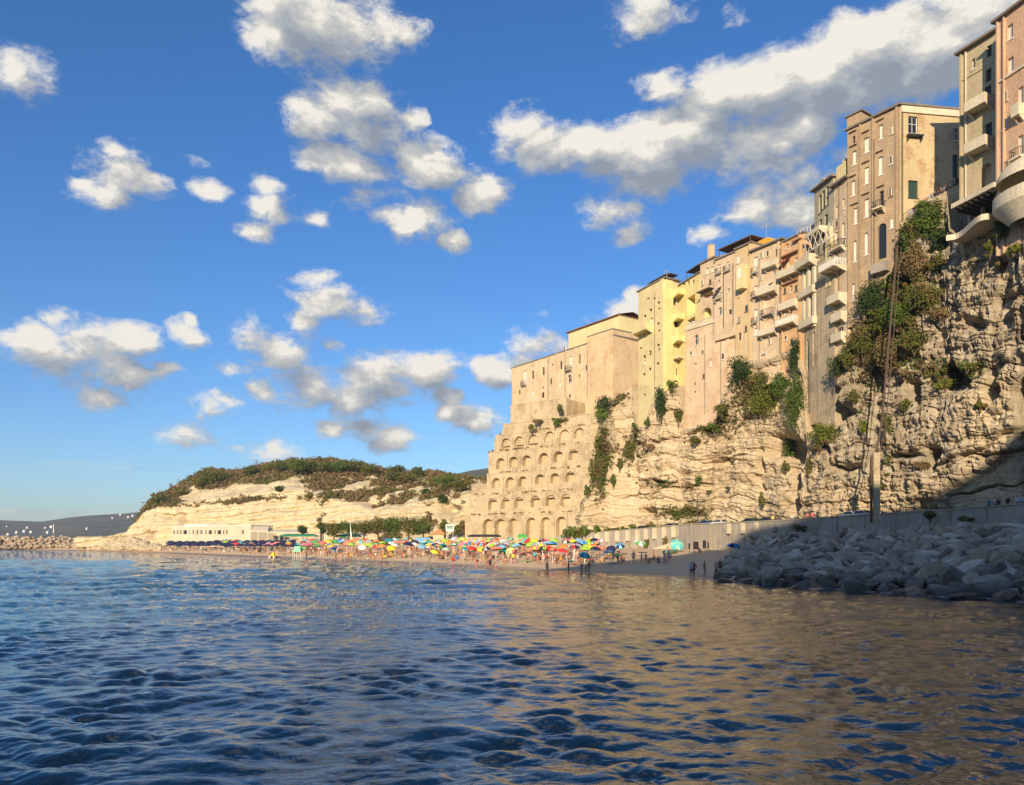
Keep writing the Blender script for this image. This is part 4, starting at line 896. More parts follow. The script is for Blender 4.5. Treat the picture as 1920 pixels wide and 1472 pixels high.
# -- slim house with stacked balconies
w = Wall(1563, 125.7, 1590, 122.2); z1 = Zp(w, 1588, 335)
sl_ = house('slim_house', 'slim pinkish house with five stacked white balconies left of the brown block', w, 34, z1, PINK2,
     [(1569, 398, 4, 22, 'wl'), (1582, 382, 4, 20, 'wl'), (1568, 446, 5, 22, 'wl'), (1581, 432, 5, 28, 'wl'), (1578, 500, 5, 12, 'w'), (1579, 560, 6, 14, 'wl'), (1577, 594, 6, 12, 'wl'), (1575, 625, 12, 22, 'w')], 'house', 8, ledge=.5)
for a_, b_, py_, d_, k_ in ((1564, 1586, 466, 1.1, 'rail'), (1558, 1588, 505, 2.4, 'balus'), (1566, 1588, 566, 1.6, 'solid'), (1568, 1588, 600, 1.1, 'solid'), (1566, 1586, 638, .9, 'solid')):
    balcony(sl_, w, a_, b_, py_, d_, k_, PALE, 1.1)
m = MB(); u_ = w.uz(1564, 340)[0]; m.box(w.pt(u_, z1 + .31, -.4), w.pt(2.3, 0) - w.pt(0, 0), w.pt(0, 0, -2) - w.pt(0, 0, 0), (0, 0, 3.0)); m.box(w.pt(u_ + .8, z1 + 3.32, -1), w.pt(.7, 0) - w.pt(0, 0), w.pt(0, 0, -.7) - w.pt(0, 0, 0), (0, 0, .9)); m.build('stair_turret', YEL, sl_)

# -- big brown block with its cream end wall
w = Wall(1589, 122.0, 1688, 115.0); w2 = Wall(1688, 114.99, 1801, 116.4); z1 = Zp(w, 1688, 198)
win = [(1601, 262, 5, 14, 'd'), (1602, 296, 8, 26, 'wl'), (1600, 353, 7, 28, 'wl'), (1604, 405, 7, 30, 'wl'), (1603, 471, 7, 40, 'wla'), (1600, 548, 6, 32, 'wl'), (1625, 272, 10, 28, 'wl'), (1625, 329, 9, 31, 'wl'), (1625, 390, 9, 34, 'wl'), (1624, 457, 8, 42, 'wla'),
       (1652, 247, 7, 27, 'wl'), (1651, 311, 9, 34, 'wl'), (1653, 372, 8, 28, 'd'), (1654, 452, 16, 66, 'da'), (1672, 250, 4, 5, 'd'), (1676, 470, 3, 6, 'd')]
bb = house('brown_block', 'massive brown-grey block, cream end wall facing the sea, white-shuttered windows', w, 38, z1, [BRN, CREAM], win, 'house', 10,
           right=(w2, [(1712, 236, 18, 36, 'w'), (1712, 355, 18, 33, 'sg'), (1792, 252, 8, 22, 'w'), (1791, 312, 10, 44, 'd')]), ledge=.35, roofmat=GREYR, pil=[(1614, 2.5), (1637.5, 3), (1663.5, 4), (1683, 5)], reveal=.5)
wl_ = [c for c in bb.children if c.name.startswith('wall')][0]
sm2 = [int(abs((Vector(p_.normal).xy @ Vector(w2.n))) > .985) for p_ in wl_.data.polygons]; wl_.data.polygons.foreach_set('material_index', sm2)
balcony(bb, w2, 1699, 1727, 255, .7, 'x', IRON, .05, .25); balcony(bb, w, 1643, 1661, 392, 1.3, 'rail', PALE, 1.0)
for x_, y_ in ((1625, 250), (1601, 250), (1602, 276), (1600, 333), (1625, 307), (1625, 366), (1651, 287), (1652, 228), (1653, 352), (1604, 385)):   # window hoods
    m = MB(); ua, z_ = w.uz(x_ - 7, y_); ub, _ = w.uz(x_ + 6, y_); m.box(w.pt(ua, z_, .0), w.pt(ub, 0) - w.pt(ua, 0), w.pt(0, 0, .35) - w.pt(0, 0, .0), (0, 0, .22)); m.build('window_hood', BRN, bb)
m = MB(); m.box(w2.pt(.1, z1 - 1.0, .004), w2.pt(w2.L, 0) - w2.pt(.1, 0), w2.pt(0, 0, .22) - w2.pt(0, 0, .004), (0, 0, .95)); m.build('cornice', PALE, bb)
m = MB(); m.tube(w2.pt(.25, 40, .14), w2.pt(.25, z1 - 1.1, .14), .11); m.build('drainpipe', IRON, bb)
m = MB(); ul, _ = w.uz(1615, 300); m.box(w.pt(-.05, z1 + .31, .05), w.pt(ul, 0) - w.pt(-.05, 0), w.pt(0, 0, -7) - w.pt(0, 0, .05), (0, 0, 1.7)); m.build('attic', BRN, bb)
m = MB(); m.box(w.pt(-.3, z1 + 2.02, .3), w.pt(ul + .3, 0) - w.pt(-.3, 0), w.pt(0, 0, -7.5) - w.pt(0, 0, .3), (0, 0, .2)); m.build('attic_roof', GREYR, bb)
ua, z_ = w.uz(1640, 505); m = MB(); m.box(w.pt(ua, z_ - 1.0, .004), w.pt(w.L - 1.5, 0) - w.pt(ua, 0), w.pt(0, 0, 1.2) - w.pt(0, 0, .004), (0, 0, 1.4)); m.build('terrace_box', CONCR, bb)
# -- khaki house
w = Wall(1800, 104.5, 1868.5, 99.8); z1 = Zp(w, 1868, 60)
kh = house('khaki_house', 'khaki plastered tall house with two white balconies beside the rose one', w, 49.3, z1, TAN,
     [(1825, 120, 7, 19, 'w'), (1854.6, 96, 9, 22, 'd'), (1853.6, 141, 10, 24, 'd'), (1852.6, 174, 12, 26, 'd'), (1853.6, 247, 13, 32, 'd'), (1849, 338, 20, 64, 'na')], 'house', 9, ledge=.5, roofmat=GREYR, pil=[(1803, 3)], reveal=.8)
balcony(kh, w, 1824, 1862, 203, 1.7, 'solid', PALE, 1.1); balcony(kh, w, 1824, 1863, 281, 1.7, 'solid', PALE, 1.1)
m = MB(); ua = w.uz(1812, 200)[0]; m.tube(w.pt(ua, 50, .14), w.pt(ua, z1 - .1, .14), .12); m.build('drainpipe', PALE, kh)
m = MB(); ua = w.uz(1800, 200)[0]; z_ = Zp(w, 1815, 146); m.box(w.pt(.05, z_, .003), w.pt(w.uz(1842, 140)[0], 0) - w.pt(0, 0), w.pt(0, 0, .12) - w.pt(0, 0, .003), (0, 0, .12)); m.build('string_course', TAN, kh)
# cantilevered terraces at its foot
def terrace(name, label, pts, z, th, mat, roughr=True, under=True):
    b0 = empty(name, (pts[0][0], pts[0][1], z), 0, label, 'terrace'); m = MB()
    top = [Vector((x, y, z)) for x, y in pts]; bot = [p_ - Vector((0, 0, th)) for p_ in top]; n = len(top)
    m.poly(top); m.poly(bot[::-1])
    for k in range(n): m.poly([bot[k], bot[(k + 1) % n], top[(k + 1) % n], top[k]])
    m.build('slab', mat, b0); return b0
m = MB(); m.box(w.pt(.3, 38, -2.2), w.pt(w.L - .6, 0) - w.pt(0, 0), w.pt(0, 0, -6) - w.pt(0, 0, 0), (0, 0, 11.2)); m.build('undercroft', CONCR, kh)
def edge_pt(px, py, z): D_ = (z - HC) * FPX / (HOR - py); q = P(px, py, D_); return (float(q[0]), float(q[1]))
A3, M3, B3 = edge_pt(1783, 383, 49.0), edge_pt(1822, 363, 49.0), edge_pt(1863, 341, 49.0)
t1 = terrace('upper_terrace', 'upper cantilevered concrete terrace with pale edge below the khaki house', [A3, M3, B3, (B3[0] + 8, B3[1] + 3), (A3[0] + 10, A3[1] + 4)], 49.0, .6, PALE)
m = MB()
for k in range(8):
    m = MB(); f_ = .03 + k / 8; q = Vector((A3[0] * (1 - f_) + B3[0] * f_ + .35, A3[1] * (1 - f_) + B3[1] * f_ + .15, 48.39)); m.box(q, (6, 2.4, 0), (0.1, -.3, 0), (0, 0, -.45)); m.build('joist', DARKIN, t1)
Cv = []
for f_ in np.linspace(0, 1, 14):
    px_ = 1774 + 77 * f_; py_ = 441 - 12 * f_ - 29 * sstep(.2, .9, f_); Cv.append(edge_pt(px_, py_, 44.8))
t2 = terrace('lower_terrace', 'lower curved concrete terrace jutting over the cliff below another', Cv + [(Cv[-1][0] + 7, Cv[-1][1] + 3), (Cv[0][0] + 10, Cv[0][1] + 4)], 44.8, .75, PALE)
m = MB()
for k in (2, 6, 10): m = MB(); q = Vector((Cv[k][0] + 3.2, Cv[k][1] + 1.4, 44.81)); m.box(q, (.4, .1, 0), (-.1, .4, 0), (0, 0, 3.55)); m.build('post', CONCR, t2)
m = MB(); q = Vector((Cv[3][0] + 4.4, Cv[3][1] + 2, 38)); m.box(q, Vector((Cv[-1][0] - Cv[3][0], Cv[-1][1] - Cv[3][1], 0)), (5, 2, 0), (0, 0, 6.0)); m.build('support_wall', CONCR, t2)
# -- rose house, curved balcony and dome below it
w = Wall(1869, 97.0, 2010, 87.5); z1 = Zp(w, 1870, 41)
rs = house('rose_house', 'rose-pink peeling tall house cut off by the edge with narrow windows', w, 40, z1, ROSE,
     [(1894, 60, 11, 28, 'wl'), (1895, 122, 11, 28, 'wl'), (1914, 188, 10, 50, 'wl'), (1914, 272, 10, 36, 'wl'), (1935, 60, 10, 28, 'wl')], 'house', 10, ledge=.45, roofmat=GREYR, pil=[(1872, 3), (1884, 2)])
balcony(rs, w, 1907, 1922, 216, 1.0, 'solid', PALE, 1.2); balcony(rs, w, 1903, 1925, 296, 1.0, 'rail', PALE, 1.0)
m = MB(); z_ = Zp(w, 1880, 152); m.box(w.pt(.1, z_, .003), w.pt(w.L - .2, 0) - w.pt(0, 0), w.pt(0, 0, .2) - w.pt(0, 0, .003), (0, 0, .25)); m.build('string_course', PALE, rs)
wl2 = Wall(1860, 96.4, 2010, 86.6); zt = Zp(wl2, 1880, 330); lw = empty('balcony_house', wl2.pt(0, 40), 0, 'pale cream lower front under the rose house carrying a round balcony', 'building')
m = MB(); a_ = [wl2.pt(0, 44), wl2.pt(wl2.L, 44), wl2.pt(wl2.L, zt + 2), wl2.pt(1.2, zt)]; m.poly(a_); bk = [p_ + Vector((3, 1.2, 0)) for p_ in a_]; m.poly(bk[::-1])
for k in range(4): m.poly([a_[k], bk[k], bk[(k + 1) % 4], a_[(k + 1) % 4]])
m.build('wall', PALE, lw)
cc = wl2.pt(wl2.uz(1932, 380)[0], Zp(wl2, 1905, 384)); m = MB(); R_ = 4.5; n = 24; an = [math.pi * k / n for k in range(n + 1)]; dd = Vector((*wl2.d, 0)); nn = Vector((*wl2.n, 0))
ring = lambda r_, z_: [cc + dd * (-math.cos(a) * r_) + nn * (math.sin(a) * r_ * .62) + Vector((0, 0, z_)) for a in an]
for (r0, h0), (r1, h1) in (((R_, 1.0), (R_ - .3, 1.0)), ((R_ - .3, 1.0), (R_ - .3, 0)), ((R_ - .3, 0), (0, 0)), ((R_, -.5), (R_, 1.0)), ((R_ * .55, -2.6), (R_, -.5))):
    a, b = ring(r0, h0), ring(r1, h1)
    for k in range(n): m.poly([a[k], a[k + 1], b[k + 1], b[k]])
m.build('round_balcony', PALE, lw, True)
m = MB(); dome = [[cc + Vector((0, 0, 2.4)) + dd * (-math.cos(a) * 3.9 * math.cos(e_)) + nn * (math.sin(a) * 3.0 * math.cos(e_)) + Vector((0, 0, 2.6 * math.sin(e_))) for a in an] for e_ in np.linspace(0, math.pi / 2, 7)]
for j in range(6):
    for k in range(n): m.poly([dome[j][k], dome[j][k + 1], dome[j + 1][k + 1], dome[j + 1][k]])
m.build('half_dome_canopy', PALE, lw, True)

# -- belvedere terrace wall with railing between the end wall and the khaki house
bv = empty('belvedere', P(1700, 402, 112.5), 0, 'stone belvedere parapet crowded with visitors above the overgrown cliff', 'terrace')
pl_ = [P(1690, 416, 113.6), P(1722, 394, 112.2), P(1752, 373, 111), P(1790, 349, 108.5), P(1803, 345, 107.5)]
m = MB()
for a, b in zip(pl_[:-1], pl_[1:]):
    a = Vector(a); b = Vector(b); m.box(a - Vector((0, 0, 2.2)), (b - a), Vector((.35, .2, 0)), (0, 0, 2.2))
m.build('parapet', STONE, bv); m = MB()
for a, b in zip(pl_[:-1], pl_[1:]):
    a = Vector(a); b = Vector(b); m.tube(a + Vector((.15, .1, 1.0)), b + Vector((.15, .1, 1.0)), .04, n=4)
    for k in range(10): q = a.lerp(b, k / 10) + Vector((.15, .1, 0)); m.tube(q, q + Vector((0, 0, 1.0)), .025, n=4)
m.build('railing', IRON, bv)
m = MB(); fl = [Vector(q) + Vector((0.2, .1, -.2)) for q in pl_]; m.poly(fl + [fl[-1] + Vector((6, 5, 0)), fl[0] + Vector((9, 5, 0))]); m.build('paving', STONE, bv)

# ------------------------------------------------------------------ arched bastion
BAST = stucco('bastion_stone', (0.60, 0.48, 0.30), (0.28, 0.22, 0.14), (0.38, 0.29, 0.18), 0.6, 0.6, blocks=0.62)
BASTD = stucco('bastion_niche_stone', (0.56, 0.45, 0.28), (0.30, 0.21, 0.14), None, 0.5)
wb0 = Wall(870, 203, 1130, 176)
ba = empty('arched_bastion', wb0.pt(0, 4), 0, 'stepped stone bastion of five tiers with rows of blind arches', 'bastion')
# tier: (left px, right px, row of top-left, row of top-right, bottom row left, bottom row right, arches [(px, top row)], arch width px, arch foot row offset)
TI = [((872, 967), (1074, 962), 1010, [(915, 971, 20), (938, 971, 20), (962, 970, 16), (996, 968.5, 19), (1023, 967.5, 19), (1052, 966.5, 19)], 1002, 0.0),
      ((877, 931), (1085, 919), 966, [(924, 932.5, 18), (948, 931.5, 17), (973, 930, 18), (1004, 928, 19), (1032, 926, 19), (1060, 924.5, 19)], 958, 0.9),
      ((913, 890), (1094, 876), 930, [(930, 894, 17), (956, 892.5, 18), (980, 891, 17), (1012, 887, 18), (1040, 885, 18), (1069, 882, 19)], 915, 1.8),
      ((916, 851), (1104, 829), 889, [(938, 857, 16), (962, 854, 17), (987, 851.5, 18), (1019, 847, 19), (1047, 844, 18), (1075, 840.5, 18)], 880, 2.7),
      ((930, 822), (1134, 789), 850, [(948, 820, 16), (973, 816, 17), (999, 812.5, 18), (1030, 807, 19), (1058, 803, 19), (1086, 799.5, 20)], 842, 3.6)]
for ti, (lf, rt, pyb, arches, foot, setb) in enumerate(TI):
    setb *= .5; w = wb0.off(-setb); ul = w.uz(lf[0], lf[1])[0]; ur = w.uz(rt[0] + (10, 34, 30, 26, 6)[ti], rt[1])[0]; z1 = (w.uz(*lf)[1] + w.uz(*rt)[1]) / 2
    z0 = w.uz(lf[0], pyb)[1] - (1.2 if ti else 3.0); hs = []
    for ax, ay, aw in arches:
        ua, _ = w.uz(ax - aw / 2, ay); ub, _ = w.uz(ax + aw / 2, ay); zt = min(w.uz(ax, ay + 2)[1], z1 - .35); zf = w.uz(ax, ay + (24, 23, 21, 22, 22)[ti])[1]
        zf = max(zf, z0 + .9); hs.append((ua, ub, zf if ti else z0 + 2.2, zt, True))
    w_ = Wall.__new__(Wall); w_.__dict__ = dict(w.__dict__); mb = MB(); face_with_holes(mb, w, ul, ur, z0, z1, hs, 1.5)
    bk = [w.pt(ul, z0, -3), w.pt(ur, z0, -3), w.pt(ur, z1, -3), w.pt(ul, z1, -3)]; fr = [w.pt(ul, z0), w.pt(ur, z0), w.pt(ur, z1), w.pt(ul, z1)]
    mb.poly([fr[3], fr[2], bk[2], bk[3]]); mb.poly([fr[0], fr[3], bk[3], bk[0]]); mb.poly([fr[1], bk[1], bk[2], fr[2]])
    for k in range(len(hs)):       # piers between arches stand slightly proud
        c0 = hs[k][0] - .55; 
        if k: mb.box(w.pt((hs[k - 1][1] + hs[k][0]) / 2 - .4, z0 + .3, .22), w.pt(.8, 0) - w.pt(0, 0), w.pt(0, 0, 0.0) - w.pt(0, 0, .22), (0, 0, (z1 - z0) * .82))
    t_ = mb.build('tier_wall', BAST, ba)
    mb = MB(); mb.box(w.pt(ul - .05, z1 + .003, .12), w.pt(ur + .05, 0) - w.pt(ul - .05, 0), w.pt(0, 0, -1.0) - w.pt(0, 0, .12), (0, 0, .2)); mb.build('ledge', BASTD, ba)
    for h in hs:
        mb = MB(); mb.poly([w.pt(h[0] - .05, h[2] - .05, -1.5), w.pt(h[1] + .05, h[2] - .05, -1.5), w.pt(h[1] + .05, h[3] + .05, -1.5), w.pt(h[0] - .05, h[3] + .05, -1.5)]); mb.build('niche', BASTD, ba)
for (lf, rt, pyb, setb) in (((944, 797), (1133, 786), 830, 2.6), ((957, 762), (1062, 748), 800, 3.6)):
    w = wb0.off(-setb); ul = w.uz(*lf)[0]; ur = w.uz(*rt)[0]; z1 = w.uz(*lf)[1]; z0 = w.uz(lf[0], pyb)[1] - 1
    mb = MB(); mb.box(w.pt(ul, z0), w.pt(ur, 0) - w.pt(ul, 0), w.pt(0, 0, -8) - w.pt(0, 0, 0), (0, 0, z1 - z0)); mb.box(w.pt(ul - .1, z1 + .003, .1), w.pt(ur, 0) - w.pt(ul - .1, 0), w.pt(0, 0, -1) - w.pt(0, 0, .1), (0, 0, .25)); mb.build('upper_wall', BAST, ba)
# ramp of land behind and beside the bastion so that it stands on ground
mb = MB(); w = wb0.off(-3.2); z_ = w.uz(872, 905)[1]
mb.box(w.pt(w.uz(884, 900)[0], 1), w.pt(w.uz(930, 900)[0], 0) - w.pt(w.uz(884, 900)[0], 0), w.pt(0, 0, -14) - w.pt(0, 0, 0), (0, 0, w.uz(884, 908)[1] - 1)); mb.build('flank_wall', BAST, ba)
for k, (lf, top) in enumerate(((931, 822), (946, 797))):
    mb = MB(); w = wb0.off(-4.2 - k); mb.box(w.pt(w.uz(lf, top)[0] - .8, 5), w.pt(w.uz(1100, 800)[0], 0) - w.pt(w.uz(lf, top)[0] - .8, 0), w.pt(0, 0, -16) - w.pt(0, 0, 0), (0, 0, w.uz(lf, top)[1] - 5 - k)); mb.build('core_wall', BAST, ba)

# ------------------------------------------------------------------ pipes, cables, awnings and laundry on the facades
FAC = [(Wall(1286, 160, 1380, 149.4), base, 30, 46, (1322, 1352)), (Wall(1341, 153, 1379, 148.4), pk, 46, 58, (1357, 1375)), (Wall(1313, 157.5, 1341, 153.5), hs_, 46, 56, (1338,)), (Wall(1379, 148.2, 1410, 144.6), tb, 36, 58, (1405,)), (Wall(1410, 144.4, 1466, 138.5), st, 38, 57, (1424, 1463)),
       (Wall(1466, 138.3, 1507, 133.6), og, 38, 56, (1498,)), (Wall(1197, 174, 1245, 165), yt, 32, 58, (1228,)), (Wall(1527, 131.2, 1562, 126.0), gg, 48, 62, (1532,)), (Wall(1563, 125.7, 1590, 122.2), sl_, 38, 62, (1574,)), (Wall(960, 220, 1149, 185), cv, 40, 53, (1028, 1060, 1102)), (Wall(1589, 122.0, 1688, 115.0), bb, 42, 66, (1639,))]
for ww, bl_, za, zb, pxs_ in FAC:
    for q in pxs_: m = MB(); u = ww.uz(q, 600)[0]; m.tube(ww.pt(u, za, .1), ww.pt(u, zb, .1), .07, n=5); m.build('drainpipe', IRON if q % 2 else GREYR, bl_)
RNGf = random.Random(5)
def extra_win(ww, bl_, spots, kinds=('wl', 'w', 'sg')):
    for px_, py_, a_, b_ in spots:   # shutters closed flat against the plaster with a thin frame and sill
        u0_, _ = ww.uz(px_ - a_ / 2, py_); u1_, _ = ww.uz(px_ + a_ / 2, py_); uc_, zc_ = ww.uz(px_, py_); hh_ = b_ / FPX * float(ww.pt(uc_, 0)[1]) / 2; f_ = MB()
        f_.box(ww.pt(u0_, zc_ - hh_, .006), ww.pt(u1_, 0) - ww.pt(u0_, 0), ww.pt(0, 0, .05) - ww.pt(0, 0, 0), (0, 0, 2 * hh_)); f_.box(ww.pt(u0_ - .15, zc_ - hh_ - .15, .006), ww.pt(u1_ + .15, 0) - ww.pt(u0_ - .15, 0), ww.pt(0, 0, .16) - ww.pt(0, 0, 0), (0, 0, .14))
        f = f_.build('window', RNGf.choice([GREYR, PALE, WHITE]), bl_)
        for a, c in ((u0_ + .08, (u0_ + u1_) / 2 - .02), ((u0_ + u1_) / 2 + .02, u1_ - .08)):
            s_ = MB(); s_.box(ww.pt(a, zc_ - hh_ + .08, .058), ww.pt(c, 0) - ww.pt(a, 0), ww.pt(0, 0, .04) - ww.pt(0, 0, 0), (0, 0, 2 * hh_ - .16)); s_.build('shutter', RNGf.choice([WOODB, SHUT_G, SHUT_W, WOODB]), f)
extra_win(FAC[3][0], tb, [(1384, 488, 4, 11), (1384, 520, 4, 11), (1400, 578, 5, 12), (1385, 600, 4, 11), (1399, 616, 4, 10)])
extra_win(FAC[0][0], base, [(1355, 628, 6, 12), (1356, 668, 5, 12), (1318, 660, 4, 8), (1320, 705, 4, 8), (1296, 662, 4, 8)])
extra_win(FAC[5][0], og, [(1472, 545, 4, 11), (1493, 540, 4, 11), (1472, 590, 4, 9), (1485, 640, 5, 10), (1474, 633, 4, 9)])
extra_win(FAC[4][0], st, [(1429, 478, 5, 11), (1440, 475, 4, 11), (1428, 520, 4, 9), (1444, 640, 5, 10), (1432, 660, 4, 9)])
extra_win(FAC[2][0], hs_, [(1318, 530, 4, 10), (1332, 528, 4, 9)]); extra_win(FAC[9][0], cv, [(1100, 690, 3, 12), (1060, 655, 4, 11), (1140, 690, 3, 12), (975, 735, 3, 9), (1034, 715, 3, 12)], ('d',))
extra_win(FAC[10][0], bb, [(1671, 300, 5, 16), (1671, 360, 5, 16), (1672, 420, 5, 16), (1672, 245, 5, 12)]); extra_win(FAC[8][0], sl_, [(1570, 420, 4, 12), (1585, 455, 4, 12)])
wr2 = Wall(1869, 97.0, 2010, 87.5); extra_win(wr2, rs, [(1884, 232, 6, 20), (1886, 180, 6, 18)])
for (ww, bl_), a_, b_, py_, c_ in (((FAC[5][0], og), 1470, 1484, 487, (.5, .12, .08)), ((FAC[4][0], st), 1431, 1450, 535, (.65, .6, .5)), ((FAC[1][0], pk), 1344, 1354, 540, (.55, .5, .4)), ((FAC[8][0], sl_), 1566, 1584, 492, (.16, .2, .16))):
    ua, z_ = ww.uz(a_, py_); ub, _ = ww.uz(b_, py_); m = MB(); m.poly([ww.pt(ua, z_, .05), ww.pt(ub, z_, .05), ww.pt(ub, z_ - .7, 1.3), ww.pt(ua, z_ - .7, 1.3)]); m.poly([ww.pt(ua, z_ - .7, 1.3), ww.pt(ub, z_ - .7, 1.3), ww.pt(ub, z_ - .95, 1.3), ww.pt(ua, z_ - .95, 1.3)]); m.build('awning', plain('awning_%d' % a_, c_, .8), bl_)
# ================================================================== THE ROAD, THE SEAWALL AND THE ROCKS
WLN = [(1040, 178), (1060, 175), (1150, 166), (1280, 149), (1300, 146), (1350, 139), (1440, 127), (1600, 110), (1750, 98.5), (1920, 87), (2100, 77), (2300, 69)]
def wall_pt(px, o=0.0, dz=0.0):
    D = float(interp(WLN, px)); q = P(px, 1000, D); return Vector((float(q[0]) + o * .86, float(q[1]) + o * .5, float(WALLZ(px)) + dz))
cols = np.linspace(1040, 2300, 90); V = []
for pxx in cols:
    a = wall_pt(pxx, 0.5, -0.55); D = float(interp(BASED, pxx)); q = P(pxx, 1000, D); V.append([tuple(a), (float(q[0]) + 3, float(q[1]) + 2, a.z)])
V = np.array(V).transpose(1, 0, 2); m, N, b = new_mat('asphalt'); n = N.noise(pos(N), 2, 5)
N.L.new(N.mix(n, (0.055, 0.052, 0.048), (0.09, 0.085, 0.075)), b.inputs['Base Color']); b.inputs['Roughness'].default_value = .9
tag(link('shore_road', mesh_np('shore_road', V.reshape(-1, 3), grid_faces(2, 90)), m), kind='structure')
SEAW = stucco('seawall_concrete', (0.40, 0.36, 0.29), (0.20, 0.18, 0.15), (0.30, 0.24, 0.15), .6, .5)
joints = [1040, 1076, 1112, 1148, 1180, 1212, 1246, 1281, 1284, 1338, 1366, 1396, 1440, 1482, 1526, 1570, 1622, 1680, 1740, 1782, 1850, 1925, 2010, 2100, 2200, 2300]
sw = empty('seawall', wall_pt(1281, 0, -7), 0, 'long concrete seawall carrying the shore road, ribbed over the beach', 'seawall')
for a, bq in zip(joints[:-1], joints[1:]):
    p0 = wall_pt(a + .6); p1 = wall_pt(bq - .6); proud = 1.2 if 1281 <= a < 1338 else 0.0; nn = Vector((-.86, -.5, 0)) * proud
    m = MB(); p0 = p0 + nn; p1 = p1 + nn; m.box(p0 - Vector((0, 0, 8.4)), p1 - p0, Vector((.5, .3, 0)) - nn, (0, 0, 8.4)); m.build('wall_panel', CONCR if proud else SEAW, sw)  # projecting bay gets the darker concrete: its shade is put into the colour
    m = MB(); m.box(p0 + Vector((-.12, -.07, .003)), p1 - p0, Vector((.75, .42, 0)), (0, 0, .18)); m.build('coping', SEAW, sw)
for pxx in (1120, 1138, 1157, 1177, 1195, 1211, 1227, 1245, 1263, 1367, 1393, 1418):     # pale buttress ribs
    p0 = wall_pt(pxx, -.03, -.05); m = MB(); d = (wall_pt(pxx + 1) - wall_pt(pxx)).normalized() * .6
    z0 = -2.2 if pxx < 1300 else -1.8; m.box(p0, d, (-.5, -.3, 0), (0, 0, z0)); m.build('rib', PALE, sw)
for pxx, w_, h_, zz in ((1309, 10, 3.2, -3.2), (1327, 6, 2.6, -3.0), (1300, 3, 3, -3.5)):    # dark drain openings in the projecting bay
    p0 = wall_pt(pxx, -1.26, zz); d = (wall_pt(pxx + w_) - wall_pt(pxx)); m = MB(); m.box(p0, d, (.03, .02, 0), (0, 0, -h_ * .55)); m.build('drain_opening', DARKIN, sw)
m = MB()                                                                                # iron railing along the top
pts = [wall_pt(x, .12, .19) for x in np.arange(1440, 1782, 3.2)]
for a, bq in zip(pts[:-1], pts[1:]): m.tube(a + Vector((0, 0, 1.0)), bq + Vector((0, 0, 1.0)), .03, n=4, cap=False)
for q in pts: m.tube(q, q + Vector((0, 0, 1.0)), .02, n=4, cap=False)
m.build('railing', IRON, sw)
for pxx in (1654, 1704):                                                                  # white hoops standing on the wall
    c = wall_pt(pxx, .15, .15); d = (wall_pt(pxx + 1) - wall_pt(pxx)).normalized(); hp = empty('white_hoop', c, 0, 'white arched metal hoop on the seawall, %s of two' % ('farther left' if pxx < 1700 else 'nearer the right'), 'hoop', 'white hoops on the seawall')
    m = MB(); ar = [c + d * (-math.cos(t) * 1.15) + Vector((0, 0, math.sin(t) * 1.0)) for t in np.linspace(0, math.pi, 14)]
    for a, bq in zip(ar[:-1], ar[1:]): m.tube(a, bq, .05, n=5, cap=False)
    m.build('pipe', WHITE, hp); m = MB(); m.tube(ar[0], ar[-1], .04, n=5); m.build('crossbar', WHITE, hp)
# steps down to the sand beside the bay
st_ = empty('beach_steps', wall_pt(1262, -3, -6), 0, 'sloping concrete ramp leading from the seawall down to the sand', 'ramp')
a = wall_pt(1270, -.3, -3.4); b1_ = wall_pt(1225, -.3, 0); b1_.z = 2.2; m = MB(); o_ = Vector((-1.6, -1.0, 0)); a0 = Vector((a.x, a.y, 1.2)); 
m.poly([a0, b1_, b1_ + o_, a0 + o_][::-1]); m.poly([a, a + o_, b1_ + o_, b1_]); m.poly([a0 + o_, b1_ + o_, a + o_]); m.poly([a0, a0 + o_, a + o_, a]); m.poly([a0, a, b1_]); m.build('ramp_slab', PALE, st_)

# ------------------------------------------------------------------ boulders
def rock_mesh(seed, sub=2):
    r = np.random.default_rng(seed); bm = bmesh.new(); bmesh.ops.create_icosphere(bm, subdivisions=sub, radius=1.0)
    v = np.array([q.co[:] for q in bm.verts]); k = 15
    n = r.normal(size=(k, 3)); n /= np.linalg.norm(n, axis=1)[:, None]; h = r.uniform(0.50, 0.86, k)
    rad = np.ones(len(v)) * 1.0
    dp = v @ n.T; with_ = np.where(dp > 0.05, h / np.maximum(dp, 0.05), 9); rad = np.minimum(rad, with_.min(1))
    v = v * rad[:, None] * (1 + 0.05 * fbm(v * 2.2 + seed, 3)[:, None]); v *= np.array([1.15, .85, .72]) * r.uniform(.85, 1.15, 3)
    for q, c_ in zip(bm.verts, v): q.co = c_
    me = bpy.data.meshes.new('boulder'); bm.to_mesh(me); bm.free(); me.polygons.foreach_set('use_smooth', [True] * len(me.polygons))
    try: me.set_sharp_from_angle(angle=math.radians(24))
    except Exception: pass
    return me, v
def boulder_mat(name, c0, c1, wet=False):
    m, N, b = new_mat(name); p = pos(N); n = N.noise(p, 1.1, 6, .65); n2 = N.noise(p, 5, 4, .6); c = N.mix(N.mr(n, .35, .65), c0, c1)
    z = N.n('ShaderNodeSeparateXYZ'); N.inp(z.inputs[0], p); wt = N.mr(N.m('ADD', z.outputs[2], N.m('MULTIPLY', n, -.6)), 0.15, 0.75, 1, 0, True)
    c = N.mix(N.m('MULTIPLY', wt, .75), c, (0.035, 0.032, 0.026)); N.L.new(c, b.inputs['Base Color']); N.inp(b.inputs['Roughness'], N.mr(wt, 0, 1, .9, .35)); bump(N, b, N.m('ADD', n, N.m('MULTIPLY', n2, .6)), 1.0, .35); return m
